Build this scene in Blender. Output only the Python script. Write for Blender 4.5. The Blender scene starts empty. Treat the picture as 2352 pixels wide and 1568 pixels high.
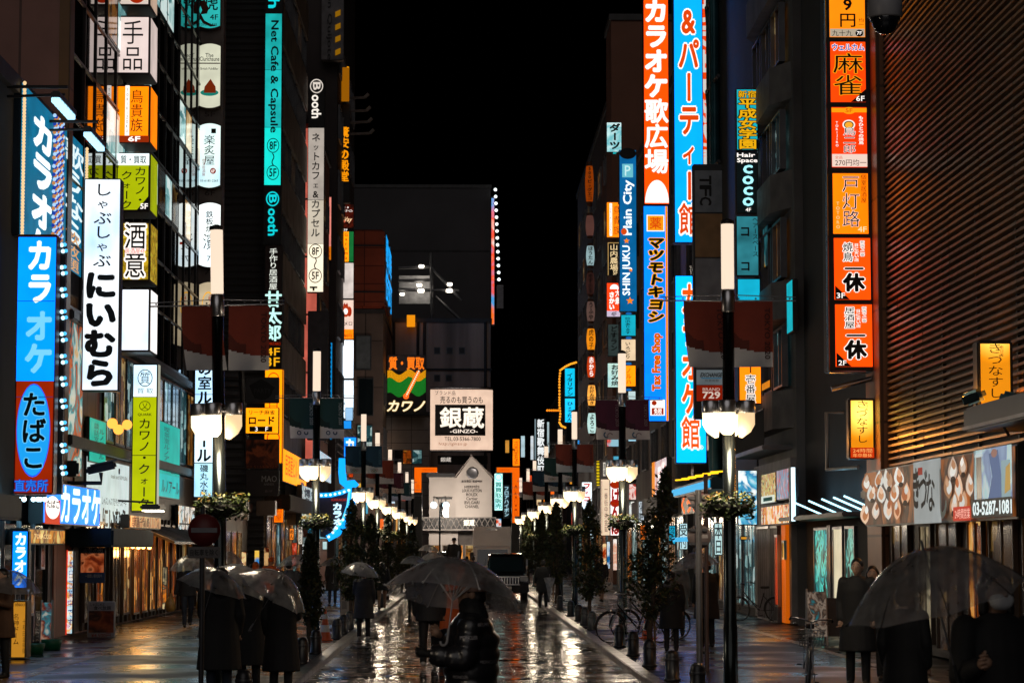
import bpy, bmesh, math, random
from mathutils import Vector, Matrix
from mathutils.bvhtree import BVHTree
random.seed(7)
sc = bpy.context.scene
COL = sc.collection
# ------------------------------------------------------------------ camera
CAM_H, FPX, VPX, VPY = 2.05, 5600.0, 1065.0, 1258.0     # measured in a 2352 x 1568 frame of the photograph
pitch = math.atan((VPY-784.0)/FPX)
yaw = -math.atan((1176.0-VPX)/FPX)
cam_data = bpy.data.cameras.new('camera'); cam = bpy.data.objects.new('camera', cam_data); COL.objects.link(cam)
cam.location = (0, 0, CAM_H)
cam.rotation_euler = (math.pi/2+pitch, 0, yaw)
cam_data.sensor_width = 36.0
cam_data.lens = 36.0*FPX/2352.0
cam_data.clip_start = 0.5; cam_data.clip_end = 3000
cam_data.dof.use_dof = True; cam_data.dof.focus_distance = 58; cam_data.dof.aperture_fstop = 6.3
sc.camera = cam
# ------------------------------------------------------------------ night sky, faint skyglow
w = bpy.data.worlds.new("World"); sc.world = w; w.use_nodes = True
wn = w.node_tree; bg = wn.nodes['Background']
sky = wn.nodes.new('ShaderNodeTexSky'); sky.sky_type = 'NISHITA'; sky.sun_disc = False
sky.sun_elevation = math.radians(-6); sky.sun_rotation = math.radians(200)
wn.links.new(sky.outputs[0], bg.inputs[0]); bg.inputs[1].default_value = 0.06
sc.view_settings.view_transform = 'Standard'; sc.view_settings.look = 'None'
sc.view_settings.exposure = 0.0; sc.view_settings.gamma = 1.0
sc.cycles.use_denoising = True
sc.cycles.max_bounces = 7; sc.cycles.diffuse_bounces = 2; sc.cycles.glossy_bounces = 4
sc.cycles.transparent_max_bounces = 24; sc.cycles.sample_clamp_indirect = 3.0
sc.cycles.caustics_reflective = False; sc.cycles.caustics_refractive = False
sc.cycles.blur_glossy = 0.3

# the glow of the city sky behind the camera: one very weak, very soft sun
sun_d = bpy.data.lights.new('sun', 'SUN'); sun = bpy.data.objects.new('sun', sun_d); COL.objects.link(sun)
sun_d.energy = 0.22; sun_d.angle = math.radians(50); sun_d.color = (1.0, .92, .88)
sun.rotation_euler = Vector((.10, .80, -.45)).to_track_quat('-Z', 'Y').to_euler()

# ------------------------------------------------------------------ from a point of the photograph to a place in the street
_R = cam.rotation_euler.to_matrix()
def ray(px, py): return _R @ Vector(((px-1176.0)/FPX, (784.0-py)/FPX, -1.0))
def P(px, py, Y):
    d = ray(px, py); return Vector((0, 0, CAM_H)) + d*(Y/d.y)
def PX(px, py, X):
    d = ray(px, py); return Vector((0, 0, CAM_H)) + d*(X/d.x)
def PG(px, py, z=0.0):
    d = ray(px, py); return Vector((0, 0, CAM_H)) + d*((z-CAM_H)/d.z)
def YX(px, X): return PX(px, VPY, X).y

# ------------------------------------------------------------------ materials
def lin(c):
    if isinstance(c, str):
        c = c.lstrip('#'); c = [int(c[i:i+2], 16)/255 for i in (0, 2, 4)]
    return tuple((v/12.92 if v <= .04045 else ((v+.055)/1.055)**2.4) for v in c)
_mats = {}
def _new(key):
    m = bpy.data.materials.new(key); m.use_nodes = True; nt = m.node_tree
    return m, nt, nt.nodes['Principled BSDF']
def _noise(nt, scale, detail=4.0, stretch=None):
    tc = nt.nodes.new('ShaderNodeTexCoord'); n = nt.nodes.new('ShaderNodeTexNoise')
    n.inputs['Scale'].default_value = scale; n.inputs['Detail'].default_value = detail
    if stretch:
        mp = nt.nodes.new('ShaderNodeMapping'); mp.inputs['Scale'].default_value = stretch
        nt.links.new(tc.outputs['Object'], mp.inputs[0]); nt.links.new(mp.outputs[0], n.inputs['Vector'])
    else: nt.links.new(tc.outputs['Object'], n.inputs['Vector'])
    return n
def _ramp(nt, src, a, b, lo=.3, hi=.7):
    r = nt.nodes.new('ShaderNodeValToRGB'); r.color_ramp.elements[0].position = lo; r.color_ramp.elements[1].position = hi
    r.color_ramp.elements[0].color = (*a, 1); r.color_ramp.elements[1].color = (*b, 1)
    nt.links.new(src, r.inputs[0]); return r.outputs[0]
def solid(c, rough=.6, metal=0.0, var=.25, scale=2.0, bump=0.0, stretch=None, spec=.5):
    """a painted / stone / cloth surface: base colour c (linear), with uneven wear"""
    key = ('s', tuple(c), rough, metal, var, scale, bump, stretch)
    if key in _mats: return _mats[key]
    m, nt, b = _new('surface'); b.inputs['Roughness'].default_value = rough; b.inputs['Metallic'].default_value = metal
    b.inputs['Specular IOR Level'].default_value = spec
    n = _noise(nt, scale, 5, stretch)
    nt.links.new(_ramp(nt, n.outputs[0], [v*(1-var) for v in c], [min(1, v*(1+var)) for v in c]), b.inputs['Base Color'])
    if bump:
        n2 = _noise(nt, scale*9, 3); bp = nt.nodes.new('ShaderNodeBump'); bp.inputs['Strength'].default_value = bump
        nt.links.new(n2.outputs[0], bp.inputs['Height']); nt.links.new(bp.outputs[0], b.inputs['Normal'])
    _mats[key] = m; return m
def panelled(c, bw, bh, mortar=.015, rough=.45, var=.2, axis='YZ', joint=.35):
    """tiles or cladding panels with joints, laid out on the wall's own plane"""
    key = ('p', tuple(c), bw, bh, mortar, rough, axis)
    if key in _mats: return _mats[key]
    m, nt, b = _new('cladding'); b.inputs['Roughness'].default_value = rough
    tc = nt.nodes.new('ShaderNodeTexCoord'); sp = nt.nodes.new('ShaderNodeSeparateXYZ'); cb = nt.nodes.new('ShaderNodeCombineXYZ')
    ad = nt.nodes.new('ShaderNodeMath'); ad.operation = 'ADD'
    nt.links.new(tc.outputs['Object'], sp.inputs[0]); nt.links.new(sp.outputs[0], ad.inputs[0]); nt.links.new(sp.outputs[1], ad.inputs[1])
    nt.links.new(ad.outputs[0], cb.inputs[0]); nt.links.new(sp.outputs[2], cb.inputs[1])
    br = nt.nodes.new('ShaderNodeTexBrick'); br.offset = 0.0
    br.inputs['Scale'].default_value = 1.0; br.inputs['Brick Width'].default_value = bw; br.inputs['Row Height'].default_value = bh
    br.inputs['Mortar Size'].default_value = mortar
    br.inputs['Color1'].default_value = (*[v*(1-var) for v in c], 1); br.inputs['Color2'].default_value = (*[min(1, v*(1+var)) for v in c], 1)
    br.inputs['Mortar'].default_value = (*[v*joint for v in c], 1)
    nt.links.new(cb.outputs[0], br.inputs['Vector'])
    n = _noise(nt, .7, 6); mx = nt.nodes.new('ShaderNodeMix'); mx.data_type = 'RGBA'; mx.blend_type = 'MULTIPLY'; mx.inputs[0].default_value = .6
    nt.links.new(br.outputs['Color'], mx.inputs[6]); nt.links.new(_ramp(nt, n.outputs[0], (.45, .45, .45), (1, 1, 1)), mx.inputs[7])
    nt.links.new(mx.outputs[2], b.inputs['Base Color'])
    bp = nt.nodes.new('ShaderNodeBump'); bp.inputs['Strength'].default_value = .4; bp.inputs['Distance'].default_value = .02; bp.invert = True
    nt.links.new(br.outputs['Fac'], bp.inputs['Height']); nt.links.new(bp.outputs[0], b.inputs['Normal'])
    _mats[key] = m; return m
def em(c, s=1.0, sample=True):
    """something that gives off light: lettering, tubes, lamps"""
    c = lin(c); key = ('e', c, s, sample)
    if key in _mats: return _mats[key]
    m, nt, b = _new('light'); b.inputs['Base Color'].default_value = (*[.3*v for v in c], 1); b.inputs['Roughness'].default_value = .5; b.inputs['Specular IOR Level'].default_value = .08
    b.inputs['Emission Color'].default_value = (*c, 1); b.inputs['Emission Strength'].default_value = s
    m.cycles.emission_sampling = 'FRONT_BACK' if sample else 'NONE'
    _mats[key] = m; return m
def beyond_white(c, s):
    """a lit sign is far brighter than the film can hold: the channels that are burnt out carry more light than shows"""
    v = [x*s for x in c]; warm = v[0] > v[2]
    def k(x): t = min(1, max(0, (x-.6)/.35)); return t*t*(3-2*t)
    return tuple(x*(1+((.6 if min(v) < .1 else .1) if warm else (1.1 if min(v) < .3 else .3))*k(x)) for x in v)
def box_light(c, s=1.0, var=.18):
    """back-lit acrylic of a light box, lit unevenly by the tubes behind it"""
    c = lin(c); key = ('bl', c, s, var)
    if key in _mats: return _mats[key]
    c = beyond_white(c, s); s = 1.0
    m, nt, b = _new('backlit acrylic'); b.inputs['Base Color'].default_value = (*[.35*v for v in c], 1); b.inputs['Roughness'].default_value = .5; b.inputs['Specular IOR Level'].default_value = .08
    b.inputs['Emission Color'].default_value = (*c, 1)
    if min(c) > .6 and c[2] >= c[0]*.98:        # cold white acrylic: bluish where it lies further from a tube
        n0 = _noise(nt, .9, 3, (1, 1, .45)); nt.links.new(_ramp(nt, n0.outputs[0], (c[0]*.42, c[1]*.66, c[2]*.92), c, .30, .52), b.inputs['Emission Color'])
    n = _noise(nt, 1.3, 2); mr = nt.nodes.new('ShaderNodeMapRange')
    mr.inputs['From Min'].default_value = .3; mr.inputs['From Max'].default_value = .7
    mr.inputs['To Min'].default_value = s*(1-var); mr.inputs['To Max'].default_value = s*(1+var)
    nt.links.new(n.outputs[0], mr.inputs[0]); nt.links.new(mr.outputs[0], b.inputs['Emission Strength'])
    _mats[key] = m; return m
def interior(cols, s=.6, bw=.45, bh=.38, seed=0.0):
    """a lit shop room seen through glass: shelves and goods in blocks of several colours"""
    key = ('int', tuple(cols), s, bw, bh, seed)
    if key in _mats: return _mats[key]
    m, nt, b = _new('lit interior'); b.inputs['Roughness'].default_value = .15
    tc = nt.nodes.new('ShaderNodeTexCoord'); sp = nt.nodes.new('ShaderNodeSeparateXYZ'); cb = nt.nodes.new('ShaderNodeCombineXYZ')
    ge = nt.nodes.new('ShaderNodeNewGeometry'); sp2 = nt.nodes.new('ShaderNodeSeparateXYZ'); ad = nt.nodes.new('ShaderNodeMath'); ad.operation = 'ADD'
    nt.links.new(ge.outputs['Position'], sp.inputs[0]); nt.links.new(sp.outputs[0], ad.inputs[0]); nt.links.new(sp.outputs[1], ad.inputs[1])
    mp = nt.nodes.new('ShaderNodeMapping'); mp.inputs['Scale'].default_value = (1/bw, 1/bh, 1); mp.inputs['Location'].default_value = (seed*3.7, seed*1.3, seed)
    nt.links.new(ad.outputs[0], cb.inputs[0]); nt.links.new(sp.outputs[2], cb.inputs[1]); nt.links.new(cb.outputs[0], mp.inputs[0])
    vo = nt.nodes.new('ShaderNodeTexVoronoi'); vo.distance = 'CHEBYCHEV'; vo.inputs['Randomness'].default_value = .75; vo.inputs['Scale'].default_value = 1
    nt.links.new(mp.outputs[0], vo.inputs['Vector']); n = _noise(nt, 2.2, 4); mx = nt.nodes.new('ShaderNodeMix'); mx.inputs[0].default_value = .45
    sc_ = nt.nodes.new('ShaderNodeSeparateColor'); nt.links.new(vo.outputs['Color'], sc_.inputs[0])
    nt.links.new(sc_.outputs[0], mx.inputs[2]); nt.links.new(n.outputs[0], mx.inputs[3])
    r = nt.nodes.new('ShaderNodeValToRGB')
    while len(r.color_ramp.elements) < len(cols): r.color_ramp.elements.new(.5)
    for i, c in enumerate(cols): r.color_ramp.elements[i].position = .18+.64*i/(len(cols)-1); r.color_ramp.elements[i].color = (*lin(c), 1)
    nt.links.new(mx.outputs[0], r.inputs[0]); nt.links.new(r.outputs[0], b.inputs['Base Color']); nt.links.new(r.outputs[0], b.inputs['Emission Color'])
    b.inputs['Emission Strength'].default_value = s; _mats[key] = m; return m
def bulb_paper(c, c2, s, zc, r):
    """lantern paper with one bulb glowing behind it: brightest in front of the bulb at height zc"""
    key = ('bp', c, c2, s, round(zc, 2), r)
    if key in _mats: return _mats[key]
    m, nt, b = _new('lantern paper'); b.inputs['Roughness'].default_value = .6; b.inputs['Specular IOR Level'].default_value = .08; b.inputs['Base Color'].default_value = (*[.3*v for v in lin(c)], 1)
    tc = nt.nodes.new('ShaderNodeTexCoord'); mp = nt.nodes.new('ShaderNodeMapping'); mp.inputs['Location'].default_value = (0, 0, -zc/r); mp.inputs['Scale'].default_value = (1.2/r, 1/r, 1/r)
    g = nt.nodes.new('ShaderNodeTexGradient'); g.gradient_type = 'SPHERICAL'; nt.links.new(tc.outputs['Object'], mp.inputs[0]); nt.links.new(mp.outputs[0], g.inputs[0])
    nt.links.new(_ramp(nt, g.outputs['Fac'], lin(c), lin(c2), .1, .75), b.inputs['Emission Color'])
    mr = nt.nodes.new('ShaderNodeMapRange'); mr.inputs['To Min'].default_value = s*.85; mr.inputs['To Max'].default_value = s*2.6; nt.links.new(g.outputs['Fac'], mr.inputs[0]); nt.links.new(mr.outputs[0], b.inputs['Emission Strength'])
    _mats[key] = m; return m
def picture(cols, s=.7, scale=3.0, seed=0.0, dist=1.5, lit=True):
    """a printed picture: loose patches of several colours"""
    key = ('pic', tuple(cols), s, scale, seed, lit)
    if key in _mats: return _mats[key]
    m, nt, b = _new('print'); b.inputs['Roughness'].default_value = .45; b.inputs['Specular IOR Level'].default_value = .15
    n = _noise(nt, scale, 3); n.inputs['Distortion'].default_value = dist; n.noise_dimensions = '4D'; n.inputs['W'].default_value = seed
    r = nt.nodes.new('ShaderNodeValToRGB'); r.color_ramp.interpolation = 'LINEAR'
    while len(r.color_ramp.elements) < len(cols): r.color_ramp.elements.new(.5)
    for i, c in enumerate(cols):
        r.color_ramp.elements[i].position = .28+.44*i/len(cols) if i else 0; r.color_ramp.elements[i].color = (*lin(c), 1)
    nt.links.new(n.outputs[0], r.inputs[0])
    nt.links.new(r.outputs[0], b.inputs['Base Color'])
    if lit:
        nt.links.new(r.outputs[0], b.inputs['Emission Color']); b.inputs['Emission Strength'].default_value = s
    _mats[key] = m; return m
def glassy(c=(.012, .014, .018), rough=.04, ior=1.7):
    key = ('g', c, rough, ior)
    if key in _mats: return _mats[key]
    m, nt, b = _new('dark glass'); b.inputs['Base Color'].default_value = (*c, 1); b.inputs['Roughness'].default_value = rough
    b.inputs['IOR'].default_value = ior; b.inputs['Specular IOR Level'].default_value = .9
    n = _noise(nt, .35, 2); bp = nt.nodes.new('ShaderNodeBump'); bp.inputs['Strength'].default_value = .02
    nt.links.new(n.outputs[0], bp.inputs['Height']); nt.links.new(bp.outputs[0], b.inputs['Normal'])
    _mats[key] = m; return m
def vinyl():
    if 'vinyl' in _mats: return _mats['vinyl']
    m, nt, b = _new('clear vinyl'); nt.nodes.remove(b); out = nt.nodes['Material Output']
    tr = nt.nodes.new('ShaderNodeBsdfTransparent'); tr.inputs[0].default_value = (.93, .94, .96, 1)
    gl = nt.nodes.new('ShaderNodeBsdfGlossy'); gl.inputs['Roughness'].default_value = .12
    df = nt.nodes.new('ShaderNodeBsdfTranslucent'); df.inputs[0].default_value = (.8, .84, .9, 1)
    d2 = nt.nodes.new('ShaderNodeBsdfDiffuse'); d2.inputs[0].default_value = (.8, .82, .86, 1)
    a = nt.nodes.new('ShaderNodeAddShader'); 
    mxd = nt.nodes.new('ShaderNodeMixShader'); mxd.inputs[0].default_value = .5
    nt.links.new(df.outputs[0], mxd.inputs[1]); nt.links.new(d2.outputs[0], mxd.inputs[2])
    n = _noise(nt, 38, 4); bp = nt.nodes.new('ShaderNodeBump'); bp.inputs['Strength'].default_value = .35; bp.inputs['Distance'].default_value = .01
    nt.links.new(n.outputs[0], bp.inputs['Height']); nt.links.new(bp.outputs[0], gl.inputs['Normal'])
    lw = nt.nodes.new('ShaderNodeLayerWeight'); lw.inputs[0].default_value = .25
    rf = nt.nodes.new('ShaderNodeBsdfRefraction'); rf.inputs['Roughness'].default_value = .62; rf.inputs['IOR'].default_value = 1.28; rf.inputs[0].default_value = (.95, .97, 1, 1)
    mt = nt.nodes.new('ShaderNodeMixShader'); mt.inputs[0].default_value = .18; nt.links.new(tr.outputs[0], mt.inputs[1]); nt.links.new(rf.outputs[0], mt.inputs[2])
    m1 = nt.nodes.new('ShaderNodeMixShader'); nw = _noise(nt, 9, 5); mw = nt.nodes.new('ShaderNodeMapRange')
    mw.inputs['From Min'].default_value = .35; mw.inputs['From Max'].default_value = .7; mw.inputs['To Min'].default_value = .11; mw.inputs['To Max'].default_value = .34
    nt.links.new(nw.outputs[0], mw.inputs[0]); nt.links.new(mw.outputs[0], m1.inputs[0])
    nt.links.new(mt.outputs[0], m1.inputs[1]); nt.links.new(mxd.outputs[0], m1.inputs[2])
    m2 = nt.nodes.new('ShaderNodeMixShader'); mr = nt.nodes.new('ShaderNodeMapRange')
    mr.inputs['To Min'].default_value = .07; mr.inputs['To Max'].default_value = .55
    nt.links.new(lw.outputs['Fresnel'], mr.inputs[0]); nt.links.new(mr.outputs[0], m2.inputs[0])
    nt.links.new(m1.outputs[0], m2.inputs[1]); nt.links.new(gl.outputs[0], m2.inputs[2])
    nt.links.new(m2.outputs[0], out.inputs[0]); _mats['vinyl'] = m; return m
BLACK = solid((.012, .012, .014), .45)
DARK = solid((.03, .03, .034), .5)
INK = solid((.004, .004, .005), .6, var=.1)
METAL = solid((.25, .25, .27), .3, 1.0)
CHROME = solid((.6, .6, .62), .3, 1.0, var=.1)
GREYM = solid((.12, .12, .13), .4, .6)

# ------------------------------------------------------------------ mesh building
def glow(parent, loc, watts, color, size=.1):
    """the light a lit lamp throws on what is around it; kept with its lamp"""
    ld = bpy.data.lights.new('lamp_glow', 'POINT'); ld.energy = watts; ld.color = color; ld.shadow_soft_size = size
    lo = bpy.data.objects.new('lamp_glow', ld); COL.objects.link(lo); lo.parent = parent; lo.location = loc; return lo
class MB:
    def __init__(s): s.v = []; s.f = []; s.m = []; s.mats = []; s.smooth = []
    def mi(s, mat):
        if mat not in s.mats: s.mats.append(mat)
        return s.mats.index(mat)
    def add(s, vs, fs, mat, M=None, sm=False):
        o = len(s.v); k = s.mi(mat)
        for v in vs: s.v.append(tuple(M @ Vector(v)) if M else tuple(v))
        for f in fs: s.f.append([i+o for i in f]); s.m.append(k); s.smooth.append(sm)
        return s
    def box(s, x0, x1, y0, y1, z0, z1, mat, M=None):
        vs = [(x, y, z) for z in (z0, z1) for y in (y0, y1) for x in (x0, x1)]
        return s.add(vs, [(0, 2, 3, 1), (4, 5, 7, 6), (0, 1, 5, 4), (2, 6, 7, 3), (0, 4, 6, 2), (1, 3, 7, 5)], mat, M)
    def bbox(s, x0, x1, y0, y1, z0, z1, mat, b=.02, M=None):
        """box with chamfered edges"""
        bm = bmesh.new(); bmesh.ops.create_cube(bm, size=1)
        for v in bm.verts: v.co = Vector((x0+(v.co.x+.5)*(x1-x0), y0+(v.co.y+.5)*(y1-y0), z0+(v.co.z+.5)*(z1-z0)))
        bmesh.ops.bevel(bm, geom=bm.edges[:], offset=b, segments=2, affect='EDGES')
        bm.verts.index_update()
        s.add([v.co[:] for v in bm.verts], [[v.index for v in f.verts] for f in bm.faces], mat, M); bm.free(); return s
    def quad(s, a, b, c, d, mat): return s.add([a, b, c, d], [(0, 1, 2, 3)], mat)
    def tube(s, pts, r, mat, n=8, cap=True, sm=True):
        pts = [Vector(p) for p in pts]; rs = r if isinstance(r, (list, tuple)) else [r]*len(pts)
        vs = []; fs = []; prev = None
        for i, p in enumerate(pts):
            t = (pts[min(i+1, len(pts)-1)]-pts[max(i-1, 0)]).normalized()
            if prev is None:
                u = t.cross(Vector((0, 0, 1)) if abs(t.z) < .9 else Vector((1, 0, 0))).normalized()
            else: u = (prev-t*prev.dot(t)).normalized()
            prev = u; q = t.cross(u)
            for k in range(n):
                a = 2*math.pi*k/n; vs.append(p+(u*math.cos(a)+q*math.sin(a))*rs[i])
        for i in range(len(pts)-1):
            for k in range(n): fs.append((i*n+k, i*n+(k+1) % n, (i+1)*n+(k+1) % n, (i+1)*n+k))
        s.add(vs, fs, mat, sm=sm)
        if cap: s.add(vs[:n], [tuple(reversed(range(n)))], mat); s.add(vs[-n:], [tuple(range(n))], mat)
        return s
    def lathe(s, prof, mat, n=16, c=(0, 0, 0), a0=0, a1=2*math.pi, sx=1, sy=1, sm=True, M=None):
        full = abs(a1-a0-2*math.pi) < 1e-6; k = n if full else n+1; vs = []; fs = []
        for r, z in prof:
            for i in range(k):
                a = a0+(a1-a0)*i/n; vs.append((c[0]+r*math.cos(a)*sx, c[1]+r*math.sin(a)*sy, c[2]+z))
        for j in range(len(prof)-1):
            for i in range(n if full else n):
                i2 = (i+1) % k; fs.append((j*k+i, j*k+i2, (j+1)*k+i2, (j+1)*k+i))
        return s.add(vs, fs, mat, M, sm)
    def ball(s, c, r, mat, n=12, rz=None, M=None):
        rz = rz or r; prof = [(max(1e-4, r*math.sin(math.pi*j/8)), -rz*math.cos(math.pi*j/8)) for j in range(9)]
        return s.lathe(prof, mat, n, c, M=M)
    def build(s, name, parent=None, loc=(0, 0, 0), rz=0.0):
        me = bpy.data.meshes.new(name); me.from_pydata(s.v, [], s.f); me.update()
        for m in s.mats: me.materials.append(m)
        me.polygons.foreach_set('material_index', s.m); me.polygons.foreach_set('use_smooth', s.smooth)
        o = bpy.data.objects.new(name, me); COL.objects.link(o)
        o.location = loc; o.rotation_euler = (0, 0, rz)
        if parent: o.parent = parent
        return o
def tag(o, label, cat, group=None, kind=None):
    o['label'] = label; o['category'] = cat
    if group: o['group'] = group
    if kind: o['kind'] = kind
    return o
def empty(name, loc, rz=0, label=None, cat=None, group=None):
    o = bpy.data.objects.new(name, None); COL.objects.link(o); o.location = loc; o.rotation_euler = (0, 0, rz); o.empty_display_size = .2
    if label: tag(o, label, cat, group)
    return o
def structure(o): o['kind'] = 'structure'; return o
def dup(root, loc, rz=None, label=None, group=None, scale=None):
    r = root.copy(); COL.objects.link(r); r.location = loc
    if rz is not None: r.rotation_euler = (r.rotation_euler.x, r.rotation_euler.y, rz)
    if scale: r.scale = (scale,)*3 if not isinstance(scale, tuple) else scale
    if label: r['label'] = label
    if group: r['group'] = group
    for ch in list(root.children):
        c = ch.copy(); COL.objects.link(c); c.parent = r
        for g in ch.children:
            d = g.copy(); COL.objects.link(d); d.parent = c
    return r

# ------------------------------------------------------------------ lettering
_gl = {}
def glyphs(t, off=0.0):
    """flat filled outline of a piece of text (em height 1)"""
    key = (t, off)
    if key in _gl: return _gl[key]
    c = bpy.data.curves.new('text', 'FONT'); c.body = t; c.size = 1; c.offset = off; c.resolution_u = 2
    o = bpy.data.objects.new('text', c); COL.objects.link(o); bpy.context.view_layer.update()
    me = bpy.data.meshes.new_from_object(o.evaluated_get(bpy.context.evaluated_depsgraph_get()))
    vs = [(v.co.x, v.co.y) for v in me.vertices]; fs = [list(p.vertices) for p in me.polygons]
    bpy.data.objects.remove(o); bpy.data.curves.remove(c); bpy.data.meshes.remove(me)
    _gl[key] = (vs, fs); return _gl[key]
def _bb(vs):
    xs = [v[0] for v in vs]; ys = [v[1] for v in vs]; return min(xs), max(xs), min(ys), max(ys)
def stamp(mb, out, fs, mat, bold, ex, ez):
    """heavier strokes: the glyph laid again in a ring around itself"""
    mb.add(out, fs, mat)
    if bold < .008: return
    n = 8 if bold > .05 else 6 if bold > .02 else 4
    for i in range(n):
        a = 2*math.pi*(i+.5)/n; dx, dz = math.cos(a)*bold*ex, math.sin(a)*bold*ez
        mb.add([(x+dx, y+.00003*(i+1), z+dz) for x, y, z in out], fs, mat)
ROT = 'ー〜-|（）…'
def put_text(mb, mode, t, x0, z0, x1, z1, y, mat, bold=0.0, slant=0.0):
    """lay text into the box x0..x1, z0..z1 (z1 top) of a sign's plane; V upright column, H row, D turned to read down, U to read up"""
    if mode == 'V':
        n = len(t); ch = (z1-z0)/n
        for i, c in enumerate(t):
            if c == ' ': continue
            vs, fs = glyphs(c); zt = z1-i*ch; small = .72 if c in 'ゃゅょっァィゥェォャュョッ' else 1
            cx, cz = (x0+x1)/2, zt-ch/2; sx = (x1-x0)*1.06*small; sz = ch*1.0*small
            ascii_ = ord(c) < 0x250; b = _bb(vs); mid = ((b[0]+b[1])/2 if ascii_ else .5, (b[2]+b[3])/2 if ascii_ else .375)
            out = []
            for vx, vy in vs:
                a, bb = vx-mid[0], vy-mid[1]
                if c in ROT: a, bb = bb, -a
                out.append((cx+a*sx+slant*bb*sz, y, cz+bb*sz))
            stamp(mb, out, fs, mat, bold*(.55 if ord(c) >= 0x4e00 and bold < .065 else 1), sx, sz)
        return
    vs, fs = glyphs(t); b = _bb(glyphs(t, 0)[0])
    if len(t) == 1 and ord(t) > 0x2000: b = (0, 1, -.12, .87)
    out = []
    for vx, vy in vs:
        u = (vx-b[0])/max(1e-6, b[1]-b[0]); v = (vy-b[2])/max(1e-6, b[3]-b[2])
        if mode == 'H': out.append((x0+u*(x1-x0)+slant*(v-.5)*(z1-z0), y, z0+v*(z1-z0)))
        elif mode == 'D': out.append((x0+v*(x1-x0), y, z1-u*(z1-z0)))
        else: out.append((x1-v*(x1-x0), y, z0+u*(z1-z0)))
    ex, ez = ((x1-x0)/(b[1]-b[0]), (z1-z0)/max(.5, b[3]-b[2])) if mode == 'H' else ((x1-x0)/max(.5, b[3]-b[2]), (z1-z0)/(b[1]-b[0]))
    stamp(mb, out, fs, mat, bold*(.5 if any(ord(c) >= 0x4e00 for c in t) and bold < .065 else .8), ex, ez)

def face_items(root, items, conv, base_y=-.012):
    """lettering and printed shapes laid on a sign face, as two parts"""
    T = MB(); G = MB(); y = base_y; st = min(.003, .03/max(1, len(items)))
    few = sum(i[0] in 'RECP' for i in items) <= 10
    for it in items:
        k = it[0]; y -= st
        if k in 'VHDU':
            _, t, a, b, c, d, col = it[:7]; o = it[7] if len(it) > 7 else {}
            x0, z1 = conv(a, b); x1, z0 = conv(c, d)
            if 'out' in o:
                put_text(T, k, t, x0, z0, x1, z1, y, o['out'], o.get('ow', .07), o.get('slant', 0)); y -= st
            put_text(T, k, t, x0, z0, x1, z1, y, col, o.get('b', .012), o.get('slant', 0))
            T.build('lettering', root); T = MB()
        elif k == 'R':
            _, a, b, c, d, col = it; x0, z1 = conv(a, b); x1, z0 = conv(c, d)
            G.quad((x0, y, z0), (x1, y, z0), (x1, y, z1), (x0, y, z1), col)
        elif k in 'EC':
            _, a, b, c, d, col = it[:6]; x0, z1 = conv(a, b); x1, z0 = conv(c, d); n = 28; wd = it[6] if k == 'C' else 0
            cx, cz, rx, rz_ = (x0+x1)/2, (z0+z1)/2, (x1-x0)/2, (z1-z0)/2
            ring = [(cx+rx*math.cos(2*math.pi*i/n), y, cz+rz_*math.sin(2*math.pi*i/n)) for i in range(n)]
            if k == 'E': G.add(ring, [tuple(range(n))], col)
            else:
                inn = [(cx+rx*wd*math.cos(2*math.pi*i/n), y, cz+rz_*wd*math.sin(2*math.pi*i/n)) for i in range(n)]
                G.add(ring+inn, [(i, (i+1) % n, n+(i+1) % n, n+i) for i in range(n)], col)
        elif k == 'P':
            _, pts, col = it; G.add([(conv(*p)[0], y, conv(*p)[1]) for p in pts], [tuple(range(len(pts)))], col)
        if few and G.f: G.build('panel_print', root); G = MB()
    if G.f: G.build('panel_print', root)['kind'] = 'stuff'

def sign(name, rect, label, face, items=(), X=None, Y=None, t=.3, body=None, cat='sign', group=None, frame=.03, rz=0.0, panels=None, rounded=False, side=None, hang=True):
    """a box sign: cabinet (the thing), face panel(s), graphics and lettering as its parts. rect in photograph coordinates"""
    x0, y0, x1, y1 = rect; body = body or BLACK
    if Y is None: Y = YX((x0+x1)/2, X)
    A = P(x0, y1, Y); B = P(x1, y0, Y); wd = B.x-A.x; h = B.z-A.z
    mx, mz = (x0+x1)/2, y1
    def conv(u, v): return ((u-mx)/(x1-x0)*wd, (y1-v)/(y1-y0)*h)
    return _sign(name, (A.x+wd/2, Y, A.z), 0.0, wd, h, conv, label, face, items, t, body, cat, group, frame, panels, rounded, side)
def wall_sign(name, X, px0, px1, ytop, ybot, label, face, items=(), t=.15, body=None, cat='sign', group=None, frame=.03, side=None):
    """the same for a sign lying along a facade at X; ytop, ybot are read at its left end px0; items in percent of the face"""
    a = PX(px0, ytop, X); b = PX(px0, ybot, X); Y1 = YX(px1, X); wd = abs(Y1-a.y); h = a.z-b.z
    ym = (a.y+Y1)/2; sg = 1 if X < 0 else -1
    def conv(u, v): return (sg*(YX(px0+(px1-px0)*u/100, X)-ym), (100-v)/100*h)
    return _sign(name, (X, (a.y+Y1)/2, b.z), math.pi/2 if X < 0 else -math.pi/2, wd, h, conv, label, face, items, t, body or BLACK, cat, group, frame, None, False, side)
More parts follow.
